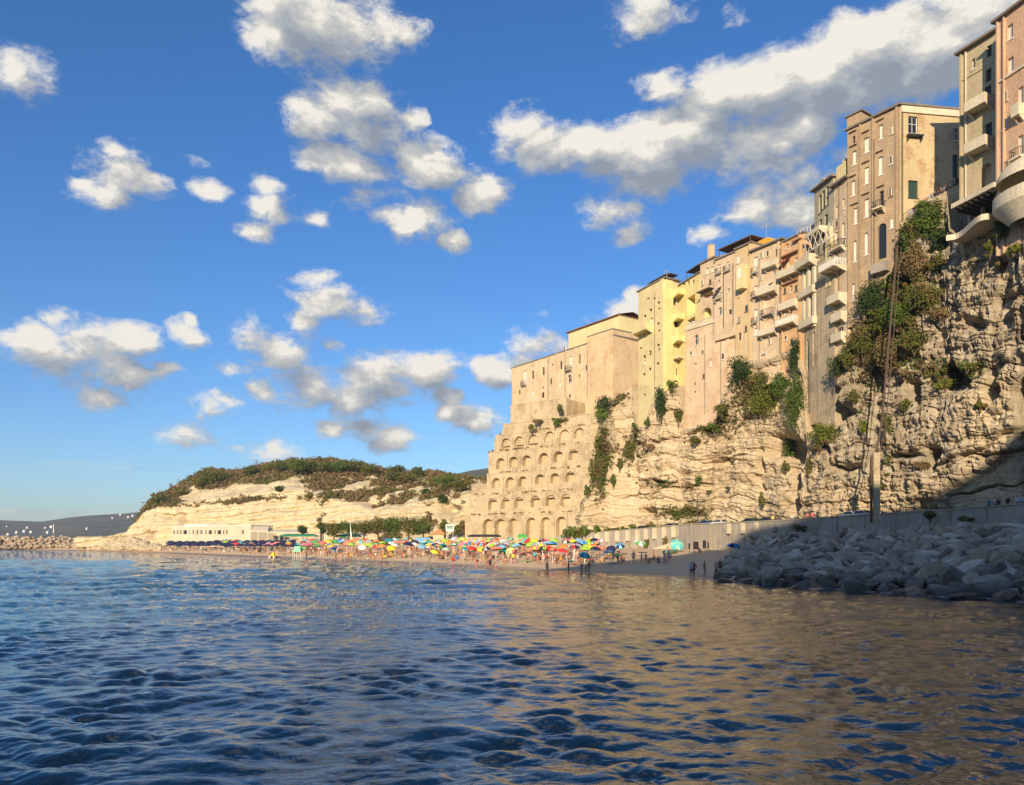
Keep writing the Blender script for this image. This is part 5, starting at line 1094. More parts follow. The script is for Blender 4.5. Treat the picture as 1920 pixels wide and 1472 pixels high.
BM = {'grey': boulder_mat('grey_boulder', (0.32, 0.275, 0.21), (0.52, 0.45, 0.35)), 'brown': boulder_mat('brown_boulder', (0.34, 0.26, 0.17), (0.52, 0.41, 0.28)), 'pale': boulder_mat('pale_boulder', (0.52, 0.46, 0.36), (0.68, 0.61, 0.49)), 'dark': boulder_mat('dark_boulder', (0.16, 0.135, 0.10), (0.28, 0.24, 0.185))}
RK = [rock_mesh(100 + k) for k in range(10)]; VAR = {}
for k, (me, v) in enumerate(RK):
    for c_, mt in BM.items():
        mm = me.copy(); mm.materials.clear(); mm.materials.append(mt); VAR[(k, c_)] = mm
rg = np.random.default_rng(21); cand = []
def rip(px, t):
    """t = 0 at the water's edge, 1 at the foot of the wall"""
    D0 = float(interp(DW, px)) - 1.5; D1 = float(interp(WLN, px)) - 2.2; D = D0 + (D1 - D0) * t
    top = float(WALLZ(px)) - interp([(1330, 5.4), (1380, 3.6), (1440, 2.2), (1520, 2.8), (1920, 2.7), (2300, 2.4)], px); q = P(px, 1000, D); z = -.5 + (top + .5) * t ** .85
    return np.array([q[0], D, z])
for k in range(20000):
    px = 1340 + 860 * rg.random() ** 1.0; t = rg.random() ** .85; lim = interp([(1340, .12), (1372, .62), (1396, .8), (1415, 1.0)], px)
    if t > lim + .2 * 0: continue
    q = rip(px, t); r = rg.choice([.36, .52, .72, .98, 1.3], p=[.28, .32, .25, .12, .03]) * rg.uniform(.7, .95)
    if px > 1700 and t < .35 and rg.random() < .5: r = rg.uniform(.7, 1.2)
    cand.append((q, r, px, t))
cand.sort(key=lambda c: -c[1]); kept = []; cell = {}
for q, r, px, t in cand:
    key = (int(q[0] // 3), int(q[1] // 3)); ok = True
    for i in (-1, 0, 1):
        for j in (-1, 0, 1):
            for (q2, r2) in cell.get((key[0] + i, key[1] + j), ()):
                if (q[0] - q2[0]) ** 2 + (q[1] - q2[1]) ** 2 < ((r + r2) * .70) ** 2: ok = False; break
            if not ok: break
        if not ok: break
    if ok: cell.setdefault(key, []).append((q, r)); kept.append((q, r, px, t))
seen = [k for k in kept if k[2] < 1935]; seen.sort(key=lambda k: -k[1] / k[0][1]); big_ids = {id(k) for k in seen[:296]}
sizes = {}; sv = []; sf = []; off = 0
for k in kept:
    q, r, px, t = k; rot = Matrix.Rotation(rg.uniform(0, 6.28), 3, 'Z') @ Matrix.Rotation(rg.normal() * .45, 3, 'X') @ Matrix.Rotation(rg.normal() * .45, 3, 'Y'); sc = r * 1.12 * np.array([rg.uniform(.85, 1.3), rg.uniform(.8, 1.1), rg.uniform(.75, 1.15)])
    vi = int(rg.integers(0, 10)); z = q[2] + r * rg.uniform(.05, .45)
    if id(k) in big_ids:
        cn = rg.choice(['grey', 'brown', 'pale', 'dark'], p=[.52, .2, .12, .16]) if t > .18 else rg.choice(['grey', 'dark'], p=[.45, .55])
        o = link('boulder', VAR[(vi, cn)], None); o.location = (q[0], q[1], z); o.rotation_euler = rot.to_euler(); o.scale = sc
        w_ = 'huge' if r > 1.45 else 'large' if r > 1.0 else 'medium' if r > .7 else 'small'
        sh = ('blocky', 'flat-topped', 'rounded', 'wedge-shaped', 'lumpy')[vi % 5]
        lv = 'at the waterline' if t < .16 else 'just above waterline' if t < .38 else 'halfway up' if t < .66 else 'high up' if t < .86 else 'at the wall foot'
        ar = [a for l, a in ((1375, 'at the beach end'), (1410, 'near the blue umbrella'), (1450, 'below the road walker in cream'), (1490, 'under the start of railing'), (1530, 'below the coral-topped walker'), (1575, 'mid railed wall'), (1625, 'below the silver cars'), (1675, 'by the farther white hoop'), (1725, 'by the nearer white hoop'), (1770, 'right of both white hoops'), (1820, 'left of blue-shirted walker'), (1870, 'below the blue-shirted walker'), (1990, 'at the far right end')) if px < l][0]
        tag(o, f'{w_} {sh} {cn} boulder {lv} {ar}', 'boulder', 'boulders piled under the seawall')
    else:
        v = (RK[vi][1] * sc) @ np.array(rot).T + [q[0], q[1], z]; me = RK[vi][0]; sizes.setdefault(vi, np.array([p_.vertices[:] for p_ in me.polygons]))
        sv.append(v); sf.append(sizes[vi] + off); off += len(v)
me = mesh_np('smaller_boulders', np.concatenate(sv), np.concatenate(sf), False); tag(link('smaller_boulders', me, BM['grey']), kind='stuff')
# rubble bed under the boulders
gx = np.linspace(1335, 2250, 120); gt = np.linspace(-.1, 1.05, 40); V = np.array([[rip(x, max(t, 0)) + [0, 0, -.55 + t * 0 if t >= 0 else -1.2] for x in gx] for t in gt])
V[..., 2] -= sstep(1420, 1340, gx)[None, :] * 2.5
tag(link('rubble_bed', mesh_np('rubble_bed', V.reshape(-1, 3), grid_faces(40, 120)), BM['dark']), kind='structure')
# far breakwater and the low rocky point in front of the headland
def joined_rocks(name, pts, mat, **tg):
    vs = []; fs = []; o_ = 0
    for q, r in pts:
        vi = int(rg.integers(0, 10)); R_ = np.array(Matrix.Rotation(rg.uniform(0, 6.28), 3, 'Z') @ Matrix.Rotation(rg.normal() * .6, 3, 'X')); v = (RKL[vi][1] * r) @ R_.T + q; vs.append(v); fs.append(RKLf[vi] + o_); o_ += len(v)
    me = mesh_np(name, np.concatenate(vs), np.concatenate(fs)); return tag(link(name, me, mat), **tg)
RKL = [rock_mesh(300 + k, 1) for k in range(10)]; RKLf = [np.array([p_.vertices[:] for p_ in me.polygons]) for me, v in RKL]
BWM = boulder_mat('breakwater_rock', (0.36, 0.28, 0.20), (0.52, 0.42, 0.30)); pts = []
for k in range(900):
    px = rg.uniform(-160, 172); D = 398 + rg.uniform(-4, 6) - max(0, px) * .22; h = rg.random(); py = 1029 - h * 22 * (1 if px < 130 else .85); q = P(px, py, D + h * 9); pts.append((q + rg.normal(size=3) * .3, rg.uniform(.9, 2.0)))
joined_rocks('breakwater', pts, BWM, label='low breakwater of pinkish rocks across the far left water', cat='breakwater', kind='stuff')
V = np.array([[P(px, 1029.5 - 21 * h, 400 - max(0, px) * .22 + h * 9) for px in np.linspace(-200, 180, 30)] for h in (-.2, 0, .5, .95, .95)]); V[-1, :, 1] += 14
tag(link('breakwater_core', mesh_np('breakwater_core', V.reshape(-1, 3), grid_faces(5, 30)), BWM), kind='structure')
pts = []
for k in range(420):
    px = rg.uniform(160, 300); h = rg.random(); D = float(interp(DW, px)) + 4 + h * 22; ph = interp([(160, 20), (215, 24), (250, 20), (300, 6)], px); q = P(px, 1030 - h * ph, D); pts.append((q, rg.uniform(.8, 2.2)))
joined_rocks('rocky_point', pts, ROCK2, kind='stuff')
add = bpy.data.objects['rocky_point'].data; add_attr(add, 'greyness', np.full(len(add.vertices), .3)); add_attr(add, 'cover', np.full(len(add.vertices), 0.0))
q = P(100.5, 1000, 396); lh = empty('mast', (q[0], q[1], q[2] - 1), 0, 'thin pale mast standing on the far breakwater', 'mast'); m = MB(); m.tube(q, q + [0, 0, 3.9], .28, .18, 8); m.build('shaft', WHITE, lh); m = MB(); m.tube(q + [0, 0, 3.91], q + [0, 0, 4.5], .32, .2, 8); m.build('lamp', WHITE, lh)
for k, (px, py, w_) in enumerate(((14, 1001, 7), (30, 998, 6), (44, 996, 8), (57, 997, 8), (88, 998, 6), (95, 988, 8), (84, 989, 5), (225, 965, 5), (248, 967, 6), (240, 969, 6), (210, 971, 4), (162, 991, 5), (12, 986, 3), (50, 989, 5))):
    D = 1560 + (1005 - py) * 16; q = Vector(P(px, py, D)); s_ = w_ / FPX * D * .55; hs2 = empty('far_house', q, 0, 'tiny pale house on the far hill, %s from the left, %s' % (ORD[sorted([14, 30, 44, 57, 88, 95, 84, 225, 248, 240, 210, 162, 12, 50]).index(px)], 'near the shore' if py > 994 else 'high on its crest' if py < 975 else 'halfway up its slope'), 'house', 'far houses on the hill')
    m = MB(); m.box(q + Vector((-s_ / 2, 0, -3)), (s_, 0, 0), (0, 8, 0), (0, 0, 3 + s_ * .34)); m.build('wall', WHITE, hs2)
    m = MB(); z = q.z + s_ * .34 + .01; x0, x1, y0, y1 = q.x - s_ * .55, q.x + s_ * .55, q.y - .6, q.y + 8.6; yc = (y0 + y1) / 2
    m.poly([(x0, y0, z), (x1, y0, z), (x1, yc, z + 1.8), (x0, yc, z + 1.8)]); m.poly([(x0, yc, z + 1.8), (x1, yc, z + 1.8), (x1, y1, z), (x0, y1, z)]); m.poly([(x0, y0, z), (x0, yc, z + 1.8), (x0, y1, z)]); m.poly([(x1, y0, z), (x1, y1, z), (x1, yc, z + 1.8)]); m.build('roof', WHITE if k % 3 else TERRA, hs2)

# ------------------------------------------------------------------ lift track leaning against the cliff
top = Vector(P(1690, 468, 111.2)); mid = Vector(P(1661, 800, 104.5)); bot = Vector(P(1647, 868, 103.6))
lt = empty('lift_track', (bot.x, bot.y, 8), 0, 'long dark steel lift track climbing the whole cliff face', 'lift track')
side = Vector((.95, -.3, 0)); RUST = plain('rusty_steel', (0.075, 0.048, 0.032), .8, var=.3)
for k, (o_, m_, t_) in enumerate(((0, RUST, .26), (1.2, RUST, .12))):
    m = MB(); out_ = Vector((-.7, -1.0, 0))
    for a, bq in ((top, mid), (mid, bot)):
        a_ = a + side * (o_ - 1) * .5 + out_; b_ = bq + side * (o_ - 1) * .5 + out_; m.box(a_, side * t_, Vector((-.3, -.95, 0)) * t_, b_ - a_)
    m.build('rail', m_, lt)
b2 = bot + Vector((-.9, -1.2, 0)); m = MB(); m.box(Vector((b2.x - .4, b2.y, 6.5)), side * .8, (-.15, -.5, 0), (0, 0, b2.z + 1.2 - 6.5)); m.build('base_pier', STONE, lt)
m = MB(); m.box(Vector((b2.x - .85, b2.y - .1, 6.5)), side * .25, (-.1, -.4, 0), (0, 0, b2.z + .6 - 6.5)); m.build('pier_post', RUST, lt)
# thin mesh netting patch and a lamp post on the lit rock
lp = wall_pt(1299, 1.2, -.5); s3 = empty('street_lamp', lp, 0, 'slim street lamp post in front of the pale rock face', 'street lamp'); m = MB(); m.tube(lp, lp + Vector((0, 0, 6.2)), .09, .06); m.build('pole', IRON, s3); m = MB(); m.box(lp + Vector((-.2, -1.0, 6.15)), (.35, 0, 0), (0, 1.0, 0), (0, 0, .14)); m.build('lamp_head', IRON, s3)

# ------------------------------------------------------------------ cars on the shore road, mostly hidden by the wall
def car(px, col, colname, where):
    c = wall_pt(px, 3.0, -.55); d = (wall_pt(px + 4) - wall_pt(px - 4)).normalized(); rz = math.atan2(d.y, d.x)
    e_ = empty('parked_car', c, rz, f'{colname} parked car seen over the seawall {where}', 'car', 'cars parked along the shore road'); pm = plain(colname.replace(' ', '_') + '_car_paint', col, .3, .1, .02)
    prof = [(-2.1, .35), (-2.15, .75), (-1.9, .95), (-1.35, 1.0), (-.75, 1.42), (.75, 1.45), (1.35, 1.02), (1.95, .88), (2.15, .65), (2.15, .35)]
    m = MB(); L_ = [Vector((x, -.85, z)) for x, z in prof]; R_ = [Vector((x, .85, z)) for x, z in prof]; L_[4].y = L_[5].y = -.66; R_[4].y = R_[5].y = .66
    m.poly(L_[::-1]); m.poly(R_)
    for k in range(len(prof)): j = (k + 1) % len(prof); m.poly([L_[k], L_[j], R_[j], R_[k]])
    m.build('body', pm, e_, local=True)
    for sy in (-1, 1):
        m = MB(); y = lambda z: sy * (.86 - (z - 1.0) * .42 + .006); m.poly([(-1.15, y(1.03), 1.03), (1.15, y(1.05), 1.05), (.68, y(1.36), 1.36), (-.68, y(1.36), 1.36)]); m.build('side_window', GLASS, e_, local=True)
        for x in (-1.35, 1.35):
            m = MB(); m.tube((x, sy * .70, .33), (x, sy * .89, .33), .33, n=12); wl = m.build('wheel', plain('tyre', (.02, .02, .02), .9), e_, local=True); m = MB(); m.tube((x, sy * .885, .33), (x, sy * .90, .33), .18, n=8); m.build('rim', plain('aluminium', (.6, .6, .6), .4, .6), wl, local=True)
    for x0, x1, z0, z1 in ((-1.36, -.8, 1.03, 1.40), (1.34, .8, 1.05, 1.42)):
        m = MB(); m.poly([(x0, -.66, z0), (x0, .66, z0), (x1, .56, z1), (x1, -.56, z1)]); m.build('windscreen', GLASS, e_, local=True)
for px, col, cn, wh in ((1131, (.03, .035, .05), 'dark blue', 'by the tall agaves'), (1186, (.04, .04, .04), 'black', 'left of the ribbed bay'), (1240, (.22, .22, .22), 'grey', 'near the slim street lamp'), (1303, (.05, .12, .3), 'blue', 'above the projecting bay'), (1329, (.75, .75, .72), 'white', 'above the projecting bay'),
                        (1386, (.035, .06, .05), 'dark green', 'beside the hedge'), (1418, (.03, .03, .03), 'black', 'right of the dark green one'), (1573, (.40, .42, .44), 'silver', 'before the railed stretch'), (1594, (.6, .6, .6), 'pale grey', 'nearest the lift track')):
    car(px, col, cn, wh)

# ================================================================== VEGETATION
def bush(px, py, rx, ry, kind, name='shrub', label=None, D=None, n=None, out=.9, group=None, leaf=None, depthf=.8, cat=None):
    c = np.array(on_cliff(px, py, out)) if D is None else np.array(P(px, py, D)); sc = c[1] / FPX; R_ = (rx * sc, min(rx, ry) * sc * depthf, ry * sc)
    leaf = leaf or max(.16, 1.7 * sc); n = n or int(np.clip(rx * ry * 3.0, 120, 4200)); v, f = leaves((0, 0, 0), R_, n, leaf, RNG, clumps=max(6, int(n / 55)))
    e_ = empty(name, c - [0, 0, R_[2]], 0, label, cat or name.replace('_', ' '), group)
    o = link('foliage', mesh_np('foliage', v + [0, 0, R_[2]], f), FOL[kind], e_)
    m = MB(); base = Vector((0, 0, -.2))
    for k in range(4):
        a = RNG.uniform(-.5, .5, 2); m.tube(base, Vector((a[0] * R_[0], a[1] * R_[1], R_[2] * 1.2)), .05 + .03 * R_[0] * .3, .03, 5)
    m.build('stem', BARK, e_, local=True); return e_
BU = [(1762, 398, 22, 22, 'olive', 'olive scrub hugging the belvedere wall near the khaki house'), (1735, 394, 20, 16, 'green', 'small green bush touching the belvedere parapet'), (1704, 452, 18, 30, 'green', 'green bush left under the belvedere by lift track top'), (1765, 500, 22, 26, 'olive', 'olive bush under the lower curved terrace'), (1660, 610, 18, 20, 'lime', 'light green bush left of the upper lift track'), (1394, 692, 30, 30, 'dark', 'dark round bush under the bay house, left of the lime shrubs'), (1440, 752, 46, 42, 'lime', 'wide lime green shrub in the ledge below the stained house'), (1497, 752, 27, 62, 'green', 'big leafy creeper hanging below the veranda house'), (1499, 668, 14, 46, 'dark', 'upper narrow tip of creeper climbing beside the orange wall'),
      (1430, 712, 26, 26, 'olive', 'olive scrub just above the lime green shrub'), (1470, 726, 26, 30, 'green', 'green bush between lime shrub and hanging creeper'), (1488, 842, 18, 26, 'green', 'small green bush at the foot of the hanging creeper'), (1478, 880, 9, 20, 'olive', 'thin strip of scrub in the dark cleft'),
      (1550, 812, 34, 22, 'lime', 'yellow-green shrub spreading below the stone buttress'), (1542, 838, 22, 14, 'brown', 'dry brown scrub under the yellow-green buttress shrub'), (1640, 560, 36, 42, 'dark', 'dark green thicket at the foot of the brown block'), (1690, 590, 34, 32, 'green', 'mid green shrub beside the lift track top'),
      (1624, 640, 34, 38, 'olive', 'olive tangle under the dark green thicket'), (1668, 660, 30, 40, 'brown', 'rusty dry scrub beside the upper lift track'), (1745, 420, 34, 36, 'green', 'fresh green shrub right below the belvedere crowd'), (1716, 432, 22, 28, 'olive', 'olive shrub under the left end of the belvedere'),
      (1770, 452, 20, 28, 'dark', 'deep green shrub beside the lower curved terrace'), (1720, 500, 26, 40, 'brown', 'reddish dry creeper on the slope under the belvedere'), (1742, 560, 36, 34, 'olive', 'olive scrub on the steep slope under red creeper'), (1772, 590, 30, 18, 'brown', 'dry grass tuft along the leaning rock rib'), (1720, 640, 34, 26, 'olive', 'olive scrub right of the lift track at mid height'),
      (1574, 690, 17, 32, 'dark', 'dark bush at the foot of the slim house'), (1594, 668, 20, 24, 'olive', 'olive bush tucked between slim house and brown block'), (1244, 756, 17, 36, 'dark', 'dark ivy column under the yellow tower house'), (1264, 722, 14, 16, 'green', 'green tuft at the loggia house foot'),
      (1131, 752, 18, 24, 'dark', 'dark bush below the windowless peach block'), (1134, 776, 15, 18, 'green', 'green bush under the dark one on the cliff corner'), (1112, 772, 12, 10, 'dark', 'small dark bush at the convent wall foot'), (1128, 832, 9, 32, 'olive', 'strip of scrub beside the top bastion tier'),
      (1118, 880, 9, 34, 'olive', 'strip of scrub beside the middle bastion tiers'), (1106, 918, 8, 14, 'green', 'green bush beside the fourth bastion tier'), (1196, 800, 8, 12, 'green', 'little green bush left of the yellow buttress foot'), (1220, 790, 7, 12, 'green', 'little green bush right of the yellow buttress foot'),
      (1186, 846, 14, 24, 'olive', 'olive scrub patch on pale rock left of centre'), (1168, 872, 9, 14, 'olive', 'lower olive scrub patch on pale rock'), (1155, 898, 8, 18, 'green', 'green scrub patch low on the pale rock'), (1225, 838, 24, 6, 'brown', 'dry grass line on a pale rock ledge'),
      (1345, 800, 16, 12, 'green', 'green shrub under the salmon retaining wall'), (1310, 826, 18, 10, 'olive', 'olive shrub on the ledge below the retaining wall'), (1360, 768, 18, 18, 'olive', 'olive shrub right of the retaining wall'), (1275, 780, 10, 22, 'olive', 'olive strip left of the salmon retaining wall'),
      (1318, 900, 12, 9, 'green', 'isolated green tuft on the smooth lit rock'), (1300, 910, 18, 8, 'brown', 'dry tuft left of the isolated green one'), (1335, 922, 8, 6, 'green', 'lowest small green tuft on lit rock'), (1370, 915, 6, 5, 'olive', 'tiny olive tuft above the rock netting'), (1523, 880, 7, 30, 'olive', 'thin scrub strip on brown fluted rock'),
      (1435, 935, 9, 16, 'olive', 'olive scrub in the fluted rock near the road'), (1650, 905, 18, 26, 'olive', 'scrub mass around the lift track pier'), (1624, 800, 10, 16, 'lime', 'lime tuft left of the lower lift track'), (1668, 790, 12, 24, 'olive', 'olive tuft right of the lower lift track'), (1702, 760, 18, 14, 'olive', 'olive tuft by the dark rock hollow'),
      (1780, 722, 26, 14, 'lime', 'lime scrub ledge on the right cliff'), (1820, 690, 16, 10, 'olive', 'olive scrub right of the lime ledge'), (1735, 872, 22, 10, 'brown', 'dry grass ledge above the shaded rock'), (1606, 740, 12, 20, 'olive', 'scrub in the furrow under slim house'),
      (1888, 432, 18, 26, 'green', 'green shrub under the round balcony'), (1862, 470, 14, 18, 'olive', 'olive shrub left below the round balcony'), (1905, 470, 16, 12, 'lime', 'lime tuft at the right edge under balcony'), (1880, 498, 14, 10, 'olive', 'scrub on the right rock shoulder'), (1846, 760, 12, 14, 'olive', 'small shrub above the shadow line'), (1700, 700, 12, 12, 'brown', 'dry tuft left of the rock hollow'),
      (1040, 792, 14, 10, 'green', 'green bush on the topmost bastion ledge'), (1062, 788, 22, 8, 'olive', 'olive scrub along the topmost bastion ledge'), (994, 801, 12, 8, 'lime', 'lime bush at the left of the top ledge'), (1010, 790, 12, 9, 'brown', 'dry bush beside the lime one on bastion'), (1050, 766, 10, 14, 'olive', 'small bush before the convent buttress wall')]
for px, py, rx, ry, kd, lb in BU:
    if px < 1072: bush(px, py, rx, ry, kd, label=lb, D=185.6 if px > 1030 else 189.0)
    else: bush(px, py, rx, ry, kd, 'creeper' if ('creeper' in lb or 'ivy' in lb) else 'shrub', lb)
# ragged scrub scattered over the ledges of both cliffs: uncountable
def scatter_scrub(name, surf, cover, n, size, leaf, mats, thr, per=26, yr=None, up=.25):
    flat = surf.reshape(-1, 3); cv = cover.ravel(); idx = np.flatnonzero(cv + RNG.uniform(-.25, .25, len(cv)) > thr); idx = RNG.choice(idx, min(n, len(idx)), replace=False)
    groups = {m_: ([], []) for m_ in mats}
    for i_ in idx:
        m_ = mats[int(perlin(flat[i_] * .09 + 11) * 4 + RNG.random() * 1.5 + 10) % len(mats)]; s_ = size * RNG.uniform(.5, 1.5); v, f = leaves(flat[i_] + [0, -.2, s_ * up], (s_, s_, s_ * .7), per, leaf, RNG, clumps=3); g_ = groups[m_]; f = f + 4 * per * len(g_[0]); g_[0].append(v); g_[1].append(f)
    for m_, (v, f) in groups.items():
        if v: tag(link(name, mesh_np(name, np.concatenate(v), np.concatenate(f)), FOL[m_]), kind='stuff')
scatter_scrub('cliff_scrub', CL[:, ::2], cov[:, ::2], 1500, .75, .18, ['olive', 'brown', 'green'], .62)
scatter_scrub('headland_scrub', HL, covh, 5200, 1.5, .42, ['brown', 'olive', 'brown', 'brown'], .6, 20)
# moss and grass tufts along the bastion ledges
gv = []; gf = []; o_ = 0
for ti, (lf, rt, pyb, arches, foot, setb) in enumerate(TI):
    w = wb0.off(-setb * .5 + .1); ul = w.uz(*lf)[0]; ur = w.uz(*rt)[0]; z1 = (w.uz(*lf)[1] + w.uz(*rt)[1]) / 2 + .3
    for k in range(110):
        u = RNG.uniform(ul, ur); 
        if perlin([[u * .35 + ti * 5, ti * 3.1, 0]])[0] < -.02: continue
        v, f = leaves(w.pt(u, z1, RNG.uniform(-1.2, 0)), (.7, .5, .38), 16, .22, RNG, clumps=2); gv.append(v); gf.append(f + o_); o_ += len(v)
tag(link('ledge_grass', mesh_np('ledge_grass', np.concatenate(gv), np.concatenate(gf)), FOL['brown']), kind='stuff')
# shrubs and agaves along the foot of the cliff beside the road
k = 0
for px in np.arange(1062, 1660, 15):
    px_ = px + RNG.uniform(-5, 5); D = float(interp(BASED, px_)) - 3.2; hh = RNG.uniform(7, 15) if px < 1150 else RNG.uniform(5, 12); zb = float(WALLZ(px_)) - .6; py = HOR - (zb - HC) * FPX / D - hh * .7
    kd = ['green', 'lime', 'olive', 'green'][k % 4]; wh = 'at the bastion end' if px < 1150 else 'under the pale rock' if px < 1300 else 'behind the parked cars' if px < 1440 else 'below the dark cleft' if px < 1560 else 'near the lift track pier'
    bush(px_, py, RNG.uniform(10, 16), hh, kd, label=f'{kd if kd!="lime" else "bright green"} roadside shrub {wh}, {ORD[k] if k < 20 else ORD[39 - k]} from the {"left" if k < 20 else "right"} end', D=D, group='shrubs along the shore road'); k += 1
for px, hgt in ((1074, 20), (1096, 22), (1118, 16), (1338, 14), (1484, 16), (1360, 12)):          # agaves with sword leaves
    D = float(interp(BASED, px)) - 4.5; c = P(px, 1000, D); c[2] = float(WALLZ(px)) - .6; e_ = empty('agave', c, 0, 'spiky agave with long arching leaves, %s' % ('leftmost, at the bastion' if px == 1074 else 'tallest of the bastion group' if px == 1096 else 'right of the bastion group' if px == 1118 else 'above the projecting bay' if px == 1338 else 'below the dark cleft' if px == 1484 else 'by the hedge'), 'agave', 'agaves beside the road')
    s_ = hgt * D / FPX
    for q in range(12):
        a = q * 2.4; d = Vector((math.cos(a), math.sin(a), 0)); m = MB(); p0 = Vector((0, 0, .1)); wv = d.cross(Vector((0, 0, 1))) * .14; pr_ = [p0, p0 + d * s_ * .35 + Vector((0, 0, s_ * (.6 + .3 * (q % 2)))), p0 + d * s_ * .8 + Vector((0, 0, s_ * (.55 + .4 * (q % 2))))]
        m.poly([pr_[0] - wv, pr_[0] + wv, pr_[1] + wv, pr_[1] - wv]); m.poly([pr_[1] - wv, pr_[1] + wv, pr_[2]]); m.build('leaf', FOL['green'], e_, local=True)
for px, py in ((1213, 1012), (1247, 1008)):                                                        # creepers hanging on the seawall
    w0 = wall_pt(px, -.5); D = w0.y; bush(px, py + 6, 8, 14, 'olive', 'creeper', 'olive creeper patch on the ribbed seawall, %s one' % ('left' if px < 1230 else 'right'), D=D - .3, n=260, depthf=.25, cat='creeper')
for px, py, lb in ((1745, 968, 'dark shrub growing between wall and boulders'), (1812, 975, 'green shrub at the seawall foot among boulders'), (1494, 992, 'small shrub under the railed seawall stretch'), (1735, 1000, 'low weeds between boulders below the hoops')):
    D = float(interp(WLN, px)) - 2.0; bush(px, py, 20, 11, 'olive' if 'dark' not in lb else 'brown', label=lb, D=D, n=420)
# trees: skyline of the headland, and the row behind the beach
def tree(px, py_top, py_bot, rx, kind, label, D, name='tree', group=None):
    top = P(px, py_top, D); zb = float(P(px, py_bot, D)[2]); H = float(top[2]) - zb; R_ = rx * D / FPX
    e_ = empty(name, (top[0], D, zb), 0, label, 'tree', group); n = int(np.clip(rx * (py_bot - py_top) * 5.5, 350, 2400)); low = name == 'tamarisk_tree'; cz = H * (.50 if low else .60)
    v, f = leaves((0, 0, cz), (R_, R_, H * (.52 if low else .42)), n, max(.24, 1.25 * D / FPX), RNG, clumps=max(9, n // 60)); link('crown', mesh_np('crown', v, f), FOL[kind], e_)
    m = MB(); m.tube((0, 0, -1), (0, 0, H * .45), .035 * H + .06, .02 * H + .04, 7)
    for q in range(4): a = q * 1.7 + px; m.tube((0, 0, H * .35), (math.cos(a) * R_ * .55, math.sin(a) * R_ * .5, H * .72), .02 * H, .012 * H, 5)
    m.build('trunk', BARK, e_, local=True); return e_
SKYT = [(395, 880, 912, 32, 'pine'), (378, 892, 915, 24, 'olive'), (470, 873, 892, 20, 'pine'), (528, 862, 888, 22, 'pine'), (555, 858, 890, 28, 'green'), (585, 862, 890, 26, 'pine'), (614, 864, 890, 22, 'pine'), (640, 862, 890, 24, 'green'), (668, 860, 890, 28, 'pine'), (692, 866, 894, 22, 'olive'), (745, 870, 892, 17, 'pine'), (783, 874, 896, 14, 'pine'), (770, 888, 906, 26, 'olive'), (840, 888, 922, 30, 'green'), (862, 892, 925, 22, 'olive'), (815, 892, 912, 20, 'olive'), (738, 884, 905, 22, 'pine'), (340, 912, 930, 16, 'olive'), (300, 928, 948, 18, 'pine'), (430, 886, 902, 14, 'olive'), (505, 868, 888, 14, 'olive'), (524, 910, 926, 14, 'dark'), (800, 915, 930, 12, 'dark'), (830, 925, 950, 12, 'dark')]
SKYT.sort()
for it, (px, a, b_, rx, kd) in enumerate(SKYT):
    h_ = on_head(px, b_); q_ = float(h_[1]); pos_ = 'at its left shoulder' if px < 480 else 'on the highest part' if px < 700 else 'on the lower right saddle' if px < 800 else 'nearest the bastion'
    tree(px, a, b_ + 3, rx, kd, f'{"dark" if kd in ("dark","pine") else "light"} round tree {pos_}, {ORD[it] if it < 12 else ORD[len(SKYT) - 1 - it]} from the {"left" if it < 12 else "right"} of the headland trees', q_, 'headland_tree', 'trees along the headland crest')
for k, (px, a, rx, kd) in enumerate([(626, 975, 22, 'olive'), (654, 971, 25, 'green'), (682, 973, 23, 'olive'), (709, 968, 26, 'olive'), (738, 966, 26, 'green'), (766, 966, 27, 'olive'), (794, 969, 24, 'green'), (606, 980, 11, 'dark'), (568, 984, 12, 'dark'), (858, 984, 14, 'olive'), (835, 972, 16, 'olive'), (870, 975, 14, 'brown')]):
    D = 238 if px > 600 else 252; tree(px, a, 1006, rx, kd, ('%s leafy tree in the row behind the beach, %s' % (kd if kd != 'brown' else 'dry', ('first', 'second', 'third', 'fourth', 'fifth', 'sixth', 'last')[k] + ' from the palm tree')) if k < 7 else 'small dark tree standing %s' % {606: 'at the left end of the tree row', 568: 'beside the long white tent', 858: 'right of the orange kiosk', 835: 'above the orange kiosk', 870: 'against the flank of the bastion'}[px], D, 'tamarisk_tree' if k < 7 else 'small_tree', 'trees behind the beach' if k < 7 else None)
pm_ = P(602, 985, 246); pmz = float(pm_[2]) - 3.4
pt_ = empty('palm_tree', (pm_[0], pm_[1], pmz - 2), 0, 'short palm tree with drooping fronds left of the tree row', 'palm tree'); m = MB(); m.tube((0, 0, 0), (0, 0, 5.2), .42, .3, 8); m.build('trunk', BARK, pt_, local=True)
for q in range(16):
    a = q * 2.399; d = Vector((math.cos(a), math.sin(a), 0)); up_ = .9 - .1 * (q % 5); m = MB(); pr_ = [Vector((0, 0, 5.1)) + d * (r_ * 2.6) + Vector((0, 0, up_ * math.sin(r_ * 2.4) * 1.6 - r_ * r_ * 1.2)) for r_ in (0, .35, .7, 1.0)]; wv = d.cross(Vector((0, 0, 1))) * .28
    for x_, y_ in zip(pr_[:-1], pr_[1:]): m.poly([x_ - wv, x_ + wv, y_ + wv * .8, y_ - wv * .8])
    m.build('frond', FOL['olive'], pt_, local=True)
